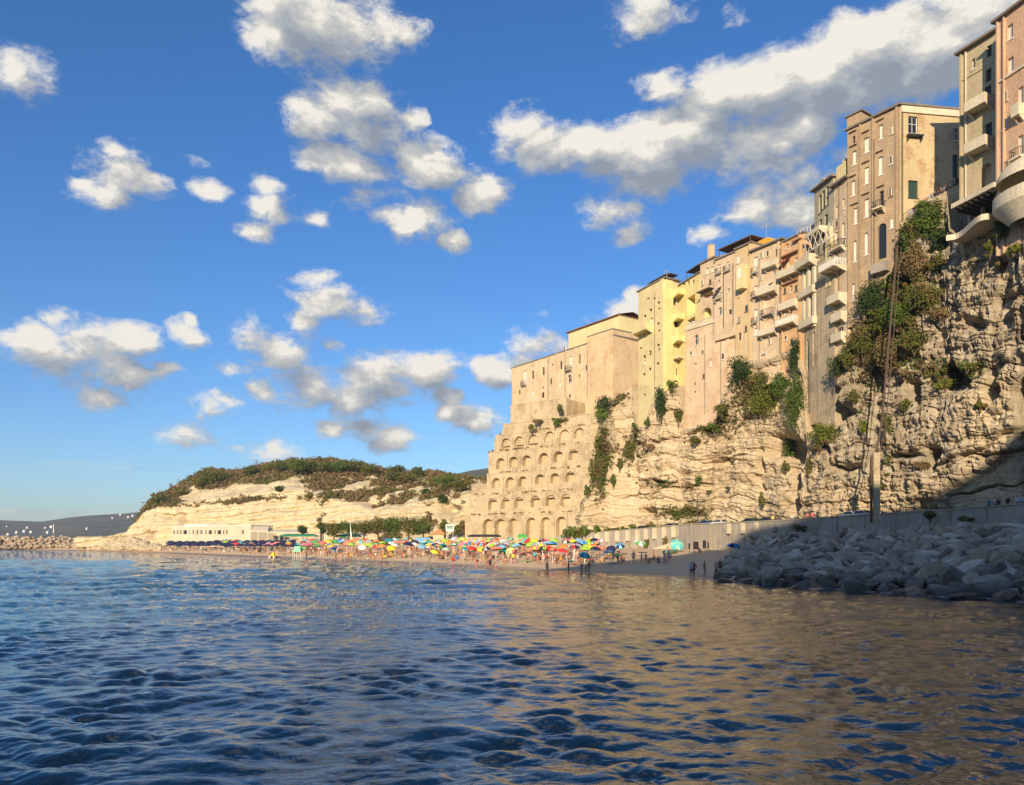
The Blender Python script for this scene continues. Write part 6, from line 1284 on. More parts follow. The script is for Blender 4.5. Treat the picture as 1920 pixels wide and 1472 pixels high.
# ================================================================== BEACH LIFE
def mesh_shape(name, build):
    m = MB(); build(m); me = bpy.data.meshes.new(name); me.from_pydata(m.v, [], m.f); me.update(); me['mi'] = 0; return me, m.mi
_cols = {'navy': (.012, .018, .07), 'blue': (.02, .22, .62), 'teal': (.02, .28, .34), 'dark green': (.01, .22, .12), 'green': (.10, .42, .10), 'lime': (.38, .62, .06), 'mint': (.30, .62, .42), 'yellow': (.85, .68, .04), 'pale yellow': (.82, .74, .26), 'gold': (.82, .50, .03),
 'orange': (.80, .28, .05), 'red': (.72, .04, .04), 'pink': (.80, .22, .28), 'coral': (.80, .24, .16), 'purple': (.32, .05, .30), 'white': (.80, .78, .74), 'black': (.02, .02, .022), 'grey': (.42, .44, .48), 'turquoise': (.10, .52, .58), 'light blue': (.22, .52, .78), 'brown': (.20, .10, .05)}
def cloth(c): return plain(c.replace(' ', '_') + '_fabric', _cols[c], .8, var=.05)
def canopy_mesh(rad, rise, two=None, n=8):
    key = ('can', rad, rise, two is not None)
    m = MB(); rings = [(0, rise), (.5, rise * .80), (.85, rise * .33), (1.0, 0)]
    P_ = [[(math.cos(2 * math.pi * (k / n)) * r_ * rad, math.sin(2 * math.pi * (k / n)) * r_ * rad, z) for k in range(n)] for r_, z in rings]
    for k in range(n):
        j = (k + 1) % n; mi = k % 2
        m.poly([P_[1][k], P_[1][j], (0, 0, rise)], mi)
        for q in (1, 2): m.poly([P_[q][k], P_[q + 1][k], P_[q + 1][j], P_[q][j]], mi)
        a, b = Vector(P_[3][k]), Vector(P_[3][j]); c = (a + b) / 2 * .98 - Vector((0, 0, .12)); m.poly([a, a * .99 - Vector((0, 0, .16)), c - Vector((0, 0, .02)), b * .99 - Vector((0, 0, .16)), b], mi)
    return m
def pole_mesh(h): m = MB(); m.tube((0, 0, -.3), (0, 0, h), .03, n=6); m.tube((0, 0, h), (0, 0, h + .12), .05, .02, 6); return m
UMB = {}
POLE_M = plain('aluminium', (.6, .6, .6), .4, .6)
def umbrella(px, py, w, c1, label, c2=None, tilt=(0, 0), group=None, name='beach_umbrella', h=2.05, D=None):
    D = D or ground_D(px, py, h); z0 = sand_at(px, D); x = (px - 960) / FPX * D; rad = round(max(.8, min(2.2, w * D / FPX / 2 * 1.0)) * 5) / 5
    key = (c1, c2, rad, h)
    if key not in UMB:
        e_ = empty(name, (x, D, z0)); rise = rad * .42
        can = canopy_mesh(rad, rise).build('canopy', [cloth(c1), cloth(c2 or c1)], None); 
        can.parent = e_; can.location = (0, 0, h)
        rb = MB()
        for k in range(8): a = k * math.pi / 4; rb.tube((0, 0, rise - .35), (math.cos(a) * rad * .93, math.sin(a) * rad * .93, .04), .012, n=3, cap=False)
        r_ = rb.build('rib', POLE_M, None); r_.parent = can
        pl = pole_mesh(h + rise).build('pole', POLE_M, None); pl.parent = e_; UMB[key] = e_
    else:
        e_ = copy_tree(UMB[key]); e_.location = (x, D, z0)
        for k in ('label', 'group', 'category'):
            if k in e_: del e_[k]
    e_.name = name; tag(e_, label, 'umbrella', group); e_.rotation_euler = (tilt[0], tilt[1], random.uniform(0, .7)); return e_
UL = [(436, 1022, 17, 'red', 'red umbrella beside the navy umbrella rows', 'blue'), (543, 1021, 18, 'orange', 'orange umbrella left of the mint beach tent', None), (575, 1020, 19, 'green', 'green umbrella tipped over right of the mint tent', None, (.5, -.5)), (605, 1019, 20, 'pink', 'pink-red umbrella left of the bright blue one', 'red'),
 (625, 1022, 17, 'blue', 'bright blue umbrella tilted to face the water', 'light blue', (.9, .0)), (678.6, 1023, 17, 'white', 'big white umbrella near the water in front of the tree row', None, (.6, 0)), (683, 1013, 16, 'black', 'black umbrella behind the big white one', None), (668, 1012, 17, 'coral', 'coral umbrella behind the white one, at its left', 'pink'),
 (735, 1025, 16, 'yellow', 'yellow umbrella beside the long white kayak', 'gold', (.5, 0)), (810, 1033, 18, 'yellow', 'brightest yellow umbrella, low by the water', None, (.3, .2)), (789, 1023, 14, 'gold', 'golden umbrella left of the brightest yellow one', None), (840, 1012, 15, 'orange', 'orange umbrella tipped steeply beside the grey one', None, (.9, .4)), (854, 1008, 18, 'grey', 'pale grey umbrella right of the orange one', 'white'),
 (866, 1010, 17, 'lime', 'lime and green striped umbrella near the bastion', 'pale yellow'), (862, 1019, 18, 'dark green', 'deep green umbrella under the lime one', 'green'), (766, 1009, 17, 'mint', 'mint umbrella in front of the tree row end', 'turquoise'), (819, 1014, 18, 'pale yellow', 'pale yellow umbrella between blue gazebo and orange umbrella', 'yellow'), (706, 1015, 15, 'orange', 'small orange umbrella left of the yellow by the kayak', 'coral'),
 (834, 1030, 15, 'mint', 'mint and white umbrella right of the brightest yellow one', 'white'), (882, 1007, 20, 'white', 'white umbrella with navy panels left of the teal square one', 'navy'), (907, 1008, 18, 'turquoise', 'turquoise umbrella under the bottom bastion arches', 'teal', (.5, 0)), (922, 1009, 14, 'navy', 'navy umbrella right of the turquoise one', None), (924, 1017, 17, 'purple', 'purple umbrella left above the deep emerald one', 'pink'),
 (940, 1024, 19, 'dark green', 'emerald umbrella touching the lemon yellow one', 'teal', (.9, .1)), (957, 1023, 20, 'pale yellow', 'lemon yellow umbrella facing the water beside the emerald one', None, (1.1, 0)), (902, 1028, 17, 'gold', 'golden umbrella low among bathers left of the emerald one', 'yellow', (.4, 0)), (979, 1004, 16, 'green', 'grass green umbrella under a bastion arch', 'mint', (.8, 0)), (974, 1021, 18, 'black', 'flat black umbrella right of the lemon yellow one', None),
 (1004, 1013, 17, 'black', 'black umbrella tipped to the right below the bastion', 'grey', (.7, .7)), (1021, 1008, 18, 'mint', 'pale mint umbrella under the last bastion arches', None, (.8, 0)), (953, 1003, 14, 'teal', 'teal patterned umbrella close to the bastion wall', 'mint'), (1036, 1031, 17, 'red', 'red umbrella of the big red cluster, left one', 'coral'), (1051, 1033, 18, 'red', 'red umbrella of the big red cluster, right one', None),
 (1062, 1016, 18, 'black', 'black and white umbrella behind the red cluster', 'white'), (1089, 1017, 20, 'navy', 'navy and purple umbrella below the lime one', 'purple', (.5, -.3)), (1100, 1013, 14, 'lime', 'lime umbrella against the seawall foot', None, (.8, 0)), (1089, 1037, 19, 'teal', 'teal umbrella over crimson beach chairs', 'turquoise', (.5, 0)), (1150, 1022, 20, 'navy', 'dark navy umbrella of a leaning pair', None, (.6, -.6)), (1165, 1017, 16, 'navy', 'navy and light blue umbrella of a leaning pair', 'light blue', (.6, -.4)),
 (1142, 1035, 22, 'light blue', 'blue and white umbrella near the shadow edge', 'white'), (1195, 1015, 24, 'green', 'green and white striped umbrella before the ribbed seawall', 'white', (.5, 0)), (1266, 1012, 24, 'turquoise', 'pale turquoise umbrella beside the concrete ramp', 'mint', (.9, -.3)), (1371, 1023, 24, 'navy', 'royal blue umbrella tucked against the boulders', 'blue', (.2, 0)), (944, 1012, 14, 'red', 'small red umbrella left of the teal patterned one', None),
 (1075, 1010, 18, 'grey', 'lilac-grey umbrella near the bastion corner', 'navy'), (898, 1014, 13, 'light blue', 'little light blue umbrella below the turquoise one', 'white'), (740, 1012, 16, 'turquoise', 'turquoise and white umbrella behind the kayak', 'white'), (722, 1010, 15, 'pale yellow', 'cream umbrella behind the orange one', 'white'), (645, 1013, 15, 'grey', 'grey umbrella right of the bright blue one', 'white'), (591, 1012, 15, 'light blue', 'light blue umbrella behind the green tipped one', None),
 (850, 1021, 14, 'turquoise', 'turquoise umbrella behind the deep green one', 'white'), (779, 1015, 14, 'orange', 'orange umbrella in front of the blue gazebo', None), (753, 1017, 13, 'coral', 'coral umbrella right of the yellow kayak umbrella', None), (992, 1011, 14, 'white', 'small white umbrella left of the tipped black one', 'grey'), (1112, 1024, 15, 'orange', 'orange umbrella right of the navy-purple one', 'red'), (1128, 1014, 14, 'pink', 'pink umbrella at the start of the seawall', 'white'), (1012, 1020, 15, 'grey', 'grey umbrella right of the flat black one', 'white')]
for u in UL:
    px, py, w, c1, lb, c2 = u[:6]; umbrella(px, py, w, c1, lb, c2, u[6] if len(u) > 6 else (RNG.normal() * .08, RNG.normal() * .08))
# the beach club's rows: navy umbrellas over loungers
def lounger(x, y, z, rz, col, label, group):
    key = ('lounger', col)
    if key not in UMB:
        e_ = empty('sun_lounger', (x, y, z)); m = MB(); m.abox(-.3, .3, -.95, .35, .30, .36); m.build('seat', cloth(col), e_, local=True)
        m = MB(); m.box((-.3, .36, .33), (.6, 0, 0), (0, .55, .42), (0, -.03, .05)); m.build('backrest', cloth(col), e_, local=True)
        for sx in (-.27, .23):
            for sy in (-.85, .28): m = MB(); m.abox(sx, sx + .04, sy, sy + .04, 0, .298); m.build('leg', WHITE, e_, local=True)
        UMB[key] = e_
    else:
        e_ = copy_tree(UMB[key]); e_.location = (x, y, z)
    e_.name = 'sun_lounger'; e_.rotation_euler = (0, 0, rz); tag(e_, label, 'sun lounger', group); return e_
kk = 0
for row, (D0, n) in enumerate(((10, 15), (17, 16), (25, 17), (33, 17))):
    for k in range(n):
        px = 318 + (250 - row * 4) * (k + .3 * (row % 2)) / n + RNG.uniform(-1.5, 1.5); D = float(interp(DW, px)) + D0 * (1 - .25 * (px < 400)) + RNG.uniform(-.5, .5)
        zone = 'in front of the white beach club' if px < 470 else 'between the club and the mint tent'
        rw = ('nearest the water', 'second from the water', 'third from the water', 'closest to the club')[row]
        umbrella(px, 0, 17, 'navy', f'navy club umbrella, {ORD[k]} from the left in the row {rw}', None, (RNG.normal() * .04, 0), 'navy umbrellas of the beach club', D=D, h=2.1)
        if row < 3 and k % 2 == 0:
            x = (px - 960) / FPX * D; lounger(x + .9, D - 1.2, sand_at(px, D - 1.2), math.pi + RNG.normal() * .1, 'navy' if kk % 3 else 'white', f'{"navy" if kk % 3 else "white"} sun lounger under the {ORD[k]} navy umbrella, row {rw}', 'loungers under the navy umbrellas'); kk += 1
# the beach club
def block(bld, name, x0, x1, y0, y1, z0, z1, mat): m = MB(); m.abox(x0, x1, y0, y1, z0, z1); return m.build(name, mat, bld)
wc = Wall(322, 308, 470, 270); z0 = 2.2; z1 = Zp(wc, 400, 987)
cw = [(px, 998, w_, 7.5, k_) for px, w_, k_ in ((326, 4, 'w'), (333, 4, 'w'), (339, 2.5, 'd'), (347, 7, 'd'), (355, 2.5, 'w'), (362, 4, 'w'), (370, 3, 'd'), (377, 5, 'w'), (386, 2.5, 'd'), (394, 6, 'd'), (403, 2.5, 'd'), (411, 7, 'd'), (419, 2.5, 'd'), (425, 3, 'd'), (455, 5, 'w'))]
cb = house('beach_club', 'long white beach club with a row of windows below the headland', wc, z0, z1, PALE, cw, 'beach club', 9, roofmat=WHITE, ledge=.2, roof=.35)
m = MB(); wq = wc.off(-3); m.box(wq.pt(4, z1 + .36), wq.pt(18, 0) - wq.pt(0, 0), wq.pt(0, 0, -4) - wq.pt(0, 0, 0), (0, 0, .7)); m.build('roof_box', WHITE, cb)
def tent(name, px0, px1, D, ytop, label, mat, ridge=1.2, dep=6, wall=2.2, yb=None):
    x0, x1 = (px0 - 960) / FPX * D, (px1 - 960) / FPX * D; zt = HC + (HOR - ytop) / FPX * D; zg = sand_at((px0 + px1) / 2, D); e_ = empty(name, ((x0 + x1) / 2, D, zg), 0, label, 'tent' if 'tent' in name else 'awning' if 'awning' in name else 'gazebo')
    ze = zt - ridge; m = MB(); a, b, c, d = (x0, D, ze), (x1, D, ze), (x1, D + dep, ze), (x0, D + dep, ze); r0, r1 = (x0 + (x1 - x0) * .12, D + dep / 2, zt), (x1 - (x1 - x0) * .12, D + dep / 2, zt)
    m.poly([a, b, r1, r0]); m.poly([b, c, r1]); m.poly([c, d, r0, r1]); m.poly([d, a, r0]); 
    for p_, q_ in ((a, b), (b, c), (d, a)): m.poly([p_, (p_[0], p_[1], ze - .35), (q_[0], q_[1], ze - .35), q_])
    m.build('roof_cloth', mat, e_)
    k = max(2, int((x1 - x0) / 3.5)); 
    for q in range(k + 1):
        x = x0 + (x1 - x0) * q / k
        for yy_ in (D + .05, D + dep - .05): m = MB(); m.tube((x, yy_, zg - .2), (x, yy_, ze), .06, n=5); m.build('post', WHITE, e_)
    return e_
tent('white_tent', 468, 502, 258, 986.5, 'white peaked tent attached at the right end of the beach club', PALE, 1.6, 8); tent('white_tent', 500, 566, 256, 992.5, 'long low white tent right of the peaked one', PALE, .9, 8)
tent('white_tent', 592, 622, 250, 995, 'short white tent under the palm tree', PALE, 1.1, 6); tent('green_awning', 524, 590, 246, 1001, 'long dark green awning in front of the white tents', cloth('dark green'), .5, 5); tent('green_awning', 626, 672, 240, 1002, 'dark green awning edged white left of the tree row', cloth('dark green'), .5, 5)
tent('white_awning', 640, 684, 243, 1000, 'flat white awning behind the dark green one', WHITE, .4, 4); tent('blue_gazebo', 776, 808, 196, 1008, 'bright blue gazebo in front of the last trees', cloth('light blue'), .9, 3.2); tent('green_gazebo', 970, 988, 176, 1001, 'small green gazebo against the bastion', cloth('green'), .7, 2.4)
tent('mint_tent', 549, 563, 176, 1024, 'narrow mint green beach tent standing near the water', cloth('mint'), 1.0, 1.6); tent('dark_awning', 876, 940, 186, 1002, 'low dark awning along the foot of the bastion', cloth('black'), .3, 3); tent('dark_awning', 1040, 1072, 178, 1010, 'low dark awning by the bastion corner', cloth('black'), .3, 3)
# kiosk, advertising board, closed parasol
D = 232; x = (822 - 960) / FPX * D; zg = sand_at(822, D); ki = empty('kiosk', (x, D, zg), 0, 'little orange-roofed kiosk right of the tree row', 'kiosk'); block(ki, 'wall', x - 1.6, x + 1.6, D, D + 3, zg, zg + 3.4, PEACH)
m = MB(); z = zg + 3.41; m.poly([(x - 2.2, D - .4, z), (x + 2.2, D - .4, z), (x + .3, D + 1.5, z + 1.7), (x - .3, D + 1.5, z + 1.7)]); m.poly([(x + 2.2, D - .4, z), (x + 2.2, D + 3.4, z), (x + .3, D + 1.5, z + 1.7)]); m.poly([(x - 2.2, D + 3.4, z), (x - 2.2, D - .4, z), (x - .3, D + 1.5, z + 1.7)]); m.poly([(x + 2.2, D + 3.4, z), (x - 2.2, D + 3.4, z), (x - .3, D + 1.5, z + 1.7), (x + .3, D + 1.5, z + 1.7)]); m.build('roof', plain('orange_tiles', (.55, .25, .10), .9), ki)
D = 205; x = (843.5 - 960) / FPX * D; zg = sand_at(843, D); sb_ = empty('notice_board', (x, D, zg), 0, 'pale notice board on posts near the bastion flank', 'sign'); zt = HC + (HOR - 983) / FPX * D
block(sb_, 'panel', x - 1.1, x + 1.1, D, D + .08, zt - 1.9, zt, WHITE); block(sb_, 'picture', x - .85, x + .85, D - .02, D - .003, zt - 1.2, zt - .35, plain('faded_print', (.25, .32, .30), .7, var=.6, scale=8))
m = MB(); m.tube((x - .8, D + .04, zg - .3), (x - .8, D + .04, zt - 1.9), .06); m.tube((x + .8, D + .04, zg - .3), (x + .8, D + .04, zt - 1.9), .06); m.build('post', WHITE, sb_)
D = 222; x = (658 - 960) / FPX * D; zg = sand_at(658, D); cp = empty('closed_sail', (x, D, zg), 0, 'tall closed white sail standing before the tree row', 'sail'); zt = HC + (HOR - 974) / FPX * D; m = MB(); m.tube((x + .3, D, zg), (x - .35, D, zt), .07, .04, 6); m.build('mast', WHITE, cp); m = MB(); m.poly([(x - .3, D - .1, zt - .4), (x + .5, D - .15, zg + 1.6), (x - .05, D, zg + 1.6)]); m.poly([(x - .3, D + .1, zt - .4), (x - .05, D, zg + 1.6), (x + .5, D - .15, zg + 1.6)]); m.build('sail', WHITE, cp)
D = 228; x = (846 - 960) / FPX * D; 
# kayaks and boats drawn up on the sand
def hull(px0, py0, px1, py1, wid, hgt, col, label, name='kayak'):
    Da, Db = ground_D(px0, py0), ground_D(px1, py1); a = Vector((*[(px0 - 960) / FPX * Da, Da], sand_at(px0, Da))); b = Vector((*[(px1 - 960) / FPX * Db, Db], sand_at(px1, Db))); 
    if (b - a).length > 9: b = a + (b - a).normalized() * 9
    e_ = empty(name, (a + b) / 2, 0, label, name); L = (b - a).length; d = (b - a) / L; s_ = Vector((-d.y, d.x, 0)); m = MB(); pr = []
    for k in range(11):
        t = k / 10; w_ = wid * math.sin(math.pi * min(max(t, .02), .98)) ** .55 / 2; h0 = .04 + .25 * hgt * abs(2 * t - 1) ** 3; c = a + d * L * t
        pr.append([c + s_ * w_ + Vector((0, 0, hgt + h0 * .6)), c + s_ * w_ * .7 + Vector((0, 0, hgt * .35)), c + Vector((0, 0, h0)), c - s_ * w_ * .7 + Vector((0, 0, hgt * .35)), c - s_ * w_ + Vector((0, 0, hgt + h0 * .6)), c + Vector((0, 0, hgt * .8 + h0 * .6))])
    for k in range(10):
        for q in range(6): j = (q + 1) % 6; m.poly([pr[k][q], pr[k][j], pr[k + 1][j], pr[k + 1][q]])
    m.build('hull', cloth(col), e_, smooth=True); m = MB(); c = a + d * L * .5 + Vector((0, 0, hgt * .92)); m.box(c - d * .5 - s_ * wid * .2, d * 1.0, s_ * wid * .4, (0, 0, .04)); m.build('cockpit', DARKIN, e_)
hull(712, 1042, 752, 1032, 1.1, .5, 'pale yellow', 'long pale yellow kayak lying on the sand by the yellow umbrella'); hull(716, 1046, 738, 1043, 1.0, .45, 'gold', 'short golden kayak in front of the long pale yellow one'); hull(1244, 1041, 1272, 1036, 1.5, .6, 'mint', 'mint boat lying on the sand by the ramp', 'rowing_boat'); hull(784, 1029, 812, 1023, 1.0, .45, 'pale yellow', 'pale kayak behind the brightest yellow umbrella')
# yellow pedal boat at the water's edge
D = ground_D(512, 1047) ; x = (512 - 960) / FPX * D; pb_ = empty('pedal_boat', (x, D, 0), 0, 'yellow pedal boat floating at the water edge', 'pedal boat')
for sx in (-.75, .35): m = MB(); m.box((x + sx, D - 1.3, -.1), (.42, 0, 0), (0, 2.5, 0), (0, 0, .4)); m.poly([(x + sx, D - 1.3, .3), (x + sx + .42, D - 1.3, .3), (x + sx + .21, D - 1.8, .42)]); m.build('float', WHITE, pb_)
m = MB(); m.abox(x - .75, x + .77, D - .7, D + .9, .301, .40); m.abox(x - .7, x + .72, D + .5, D + .75, .401, .95); m.build('deck', cloth('gold'), pb_); m = MB(); m.abox(x - .2, x + .25, D - .2, D + .45, .401, 1.25); m.build('slide', cloth('yellow'), pb_)

# ------------------------------------------------------------------ people
def body(pose):
    """one continuous skinned figure, feet (or seat) at z = 0, facing -Y"""
    J = {'stand': dict(pel=(0, 0, .93), spine=(0, .01, 1.14), chest=(0, 0, 1.36), neck=(0, .01, 1.50), head=(0, -.02, 1.60), top=(0, -.01, 1.72), hipL=(-.09, 0, .90), kneeL=(-.11, -.02, .50), ankL=(-.12, .02, .08), toeL=(-.13, -.14, .03), hipR=(.09, 0, .90), kneeR=(.12, -.01, .50), ankR=(.14, .04, .08), toeR=(.16, -.12, .03),
                       shL=(-.18, 0, 1.42), elL=(-.24, .03, 1.14), haL=(-.25, -.08, .88), fiL=(-.25, -.11, .78), shR=(.18, 0, 1.42), elR=(.25, .02, 1.14), haR=(.24, -.10, .90), fiR=(.23, -.13, .80)),
         'walk': dict(pel=(0, 0, .91), spine=(0, -.01, 1.12), chest=(0, -.04, 1.34), neck=(0, -.05, 1.48), head=(0, -.09, 1.58), top=(0, -.09, 1.70), hipL=(-.09, 0, .88), kneeL=(-.10, -.20, .52), ankL=(-.10, -.24, .10), toeL=(-.10, -.40, .05), hipR=(.09, 0, .88), kneeR=(.10, .08, .48), ankR=(.10, .36, .16), toeR=(.10, .30, .03),
                      shL=(-.18, -.03, 1.40), elL=(-.24, .14, 1.16), haL=(-.23, .10, .92), fiL=(-.23, .08, .83), shR=(.18, -.05, 1.40), elR=(.24, -.16, 1.15), haR=(.20, -.36, 1.06), fiR=(.19, -.44, 1.02)),
         'akimbo': dict(pel=(0, 0, .93), spine=(0, .01, 1.14), chest=(0, 0, 1.36), neck=(0, .01, 1.50), head=(.02, -.02, 1.60), top=(.02, -.01, 1.72), hipL=(-.09, 0, .90), kneeL=(-.15, -.02, .50), ankL=(-.19, .02, .08), toeL=(-.22, -.13, .03), hipR=(.09, 0, .90), kneeR=(.12, -.06, .50), ankR=(.13, .02, .08), toeR=(.17, -.13, .03),
                        shL=(-.18, 0, 1.42), elL=(-.40, .05, 1.22), haL=(-.19, -.06, 1.03), fiL=(-.14, -.09, .99), shR=(.18, 0, 1.42), elR=(.40, .05, 1.22), haR=(.19, -.06, 1.03), fiR=(.14, -.09, .99)),
         'sit': dict(pel=(0, 0, .14), spine=(0, .05, .36), chest=(0, .04, .58), neck=(0, .0, .72), head=(0, -.05, .82), top=(0, -.05, .94), hipL=(-.10, 0, .13), kneeL=(-.16, -.36, .46), ankL=(-.15, -.60, .08), toeL=(-.16, -.74, .04), hipR=(.10, 0, .13), kneeR=(.16, -.34, .46), ankR=(.16, -.58, .08), toeR=(.18, -.72, .04),
                     shL=(-.18, .03, .64), elL=(-.25, -.14, .46), haL=(-.16, -.34, .52), fiL=(-.10, -.40, .52), shR=(.18, .03, .64), elR=(.25, -.14, .46), haR=(.16, -.34, .52), fiR=(.10, -.40, .50)),
         'lie': dict(pel=(0, 0, .13), spine=(0, .22, .13), chest=(0, .44, .14), neck=(0, .58, .16), head=(0, .68, .18), top=(0, .80, .19), hipL=(-.09, -.03, .12), kneeL=(-.12, -.42, .12), ankL=(-.13, -.82, .08), toeL=(-.15, -.90, .14), hipR=(.09, -.03, .12), kneeR=(.14, -.38, .30), ankR=(.15, -.66, .08), toeR=(.17, -.80, .05),
                     shL=(-.18, .48, .13), elL=(-.30, .26, .08), haL=(-.28, .02, .07), fiL=(-.27, -.06, .06), shR=(.18, .48, .13), elR=(.34, .60, .09), haR=(.18, .78, .10), fiR=(.12, .80, .10))}[pose]
    R_ = dict(pel=.125, spine=.108, chest=.135, neck=.055, head=.092, top=.06, hipL=.095, hipR=.095, kneeL=.062, kneeR=.062, ankL=.038, ankR=.038, toeL=.032, toeR=.032, shL=.062, shR=.062, elL=.042, elR=.042, haL=.032, haR=.032, fiL=.022, fiR=.022)
    ed = [('pel', 'spine'), ('spine', 'chest'), ('chest', 'neck'), ('neck', 'head'), ('head', 'top'), ('pel', 'hipL'), ('hipL', 'kneeL'), ('kneeL', 'ankL'), ('ankL', 'toeL'), ('pel', 'hipR'), ('hipR', 'kneeR'), ('kneeR', 'ankR'), ('ankR', 'toeR'), ('chest', 'shL'), ('shL', 'elL'), ('elL', 'haL'), ('haL', 'fiL'), ('chest', 'shR'), ('shR', 'elR'), ('elR', 'haR'), ('haR', 'fiR')]
    ks = list(J); me = bpy.data.meshes.new('b'); me.from_pydata([J[k] for k in ks], [(ks.index(a), ks.index(b)) for a, b in ed], []); o = bpy.data.objects.new('b', me); C.objects.link(o)
    md = o.modifiers.new('s', 'SKIN'); 
    for k, sv_ in zip(ks, me.skin_vertices[0].data): sv_.radius = (R_[k] * (1.15 if k in ('chest', 'pel', 'spine') else 1), R_[k] * (.85 if k in ('chest', 'spine') else 1)); sv_.use_root = (k == 'pel')
    sd = o.modifiers.new('u', 'SUBSURF'); sd.levels = 1; dg = bpy.context.evaluated_depsgraph_get(); out = bpy.data.meshes.new_from_object(o.evaluated_get(dg)); bpy.data.objects.remove(o); out.name = 'person_body'
    out.polygons.foreach_set('use_smooth', [True] * len(out.polygons)); return out, J
def sub_mesh(src, test, infl, name):
    vs = [v.co.copy() for v in src.vertices]; ns = [v.normal.copy() for v in src.vertices]; keep = [p_ for p_ in src.polygons if all(test(vs[i]) for i in p_.vertices)]; ids = sorted({i for p_ in keep for i in p_.vertices}); mp = {i: k for k, i in enumerate(ids)}
    me = bpy.data.meshes.new(name); me.from_pydata([vs[i] + ns[i] * infl for i in ids], [], [[mp[i] for i in p_.vertices] for p_ in keep]); me.polygons.foreach_set('use_smooth', [True] * len(keep)); return me
PB = {}
for pose in ('stand', 'walk', 'akimbo', 'sit', 'lie'):
    bm_, J = body(pose); pel, ch, hd = Vector(J['pel']), Vector(J['chest']), Vector(J['head']); up = (ch - pel).normalized()
    kn = (Vector(J['kneeL']) + Vector(J['kneeR'])) / 2; hx_ = lambda v: abs(v.x) < .24
    def t_trunk(v, pel=pel, up=up, kn=kn): return ((v - pel).dot(up) < .10) and (v - kn).length > .26 and (v - pel).length < .34 and abs(v.x) < .21
    def t_top(v, ch=ch, pel=pel, up=up): h = (v - ch).dot(up); return -.16 < h < .02 and abs(v.x) < .19
    def t_shirt(v, ch=ch, pel=pel, up=up): return (v - pel).dot(up) > -.02 and (v - ch).dot(up) < .12 and abs(v.x) < .27
    def t_hair(v, hd=hd, up=up, pose=pose): d = v - hd; f = (0, -1, 0); return d.length < .2 and (d.dot(up) > .045 or (d.y > .02 if pose != 'lie' else d.z < -.02)) and d.dot(up) > -.06
    PB[pose] = (bm_, sub_mesh(bm_, t_trunk, .012, 'trunks'), sub_mesh(bm_, t_top, .012, 'bikini_top'), sub_mesh(bm_, t_shirt, .02, 'shirt'), sub_mesh(bm_, t_hair, .018, 'hair'))
SKIN = {k: plain(k + '_skin', c, .6, var=.04) for k, c in {'pale': (.62, .38, .27), 'tanned': (.50, .26, .15), 'brown': (.30, .15, .09)}.items()}
HAIR = {k: plain(k + '_hair', c, .8, var=.1) for k, c in {'dark': (.02, .014, .01), 'fair': (.35, .23, .11)}.items()}
MC = {}
def pm(pose, part, mat):
    k = (pose, part, mat.name)
    if k not in MC: me = PB[pose][part].copy(); me.materials.clear(); me.materials.append(mat); MC[k] = me
    return MC[k]
def person(x, y, z, rz, pose, skin, wear, hair='dark', kind='trunks', label=None, group=None, s=1.0):
    e_ = empty('person', (x, y, z), rz, label, 'person', group); e_.scale = (s, s, s)
    link('body', pm(pose, 0, SKIN[skin]), None, e_); link('hair', pm(pose, 4, HAIR[hair]), None, e_)
    cm = cloth(wear)
    if kind in ('trunks', 'bikini', 'shirt'): link('trunks', pm(pose, 1, cm if kind != 'shirt' else cloth('navy')), None, e_)
    if kind == 'bikini': link('bikini_top', pm(pose, 2, cm), None, e_)
    if kind == 'shirt': link('shirt', pm(pose, 3, cm), None, e_)
    return e_
VERB = {'stand': 'standing', 'walk': 'walking', 'akimbo': 'standing with hands on hips', 'sit': 'sitting', 'lie': 'lying'}
near_u = [(u[0], u[1], u[4].replace(' and ', '-')) for u in UL]
def short_u(px, py):
    u = min(near_u, key=lambda q: abs(q[0] - px) + abs(q[1] - py) * 1.5); w_ = u[2].split(' umbrella')[0].split(); return ' '.join(w_[-3:]) + ' umbrella', ('left of' if px < u[0] - 4 else 'right of' if px > u[0] + 4 else 'below' if py > u[1] + 6 else 'behind')
used = {}
def bather(px, py, pose=None, D=None, water=False):
    D = D or ground_D(px, py, 0.0); x = (px - 960) / FPX * D; z = sand_at(px, D)
    if z < -.75: z = -.75
    pose = pose or RNG.choice(['stand', 'walk', 'akimbo', 'sit', 'lie'], p=[.34, .2, .14, .2, .12]); skin = RNG.choice(['pale', 'tanned', 'brown'], p=[.34, .5, .16]); kind = RNG.choice(['trunks', 'bikini', 'shirt'], p=[.48, .4, .12])
    wear = RNG.choice(['black', 'navy', 'red', 'white', 'turquoise', 'orange', 'green', 'pink', 'blue', 'yellow']); hair = RNG.choice(['dark', 'fair'], p=[.8, .2])
    un, rel = short_u(px, py); wn_ = {'trunks': 'trunks', 'bikini': 'bikini', 'shirt': 'shirt'}[kind]
    if px < 318: where = 'before the rocky point'
    elif water: where = 'in the shallows, %s the %s' % ('left of' if rel == 'left of' else 'right of' if rel == 'right of' else 'in line with', un)
    elif px < 545 and D > 220: where = 'by the navy umbrella rows'
    else: where = f'{rel} the {un}'
    lb = f'{skin} bather {VERB[pose].replace("standing with hands on hips", "hands on hips")} in {wear} {wn_} {where}'
    person(x, D, z, RNG.uniform(-3.1, 3.1), pose, skin, wear, hair, kind, ' '.join(lb.split()[:16]), 'bathers on the crowded beach', RNG.uniform(.9, 1.04) if RNG.random() > .12 else .68)
pts = []
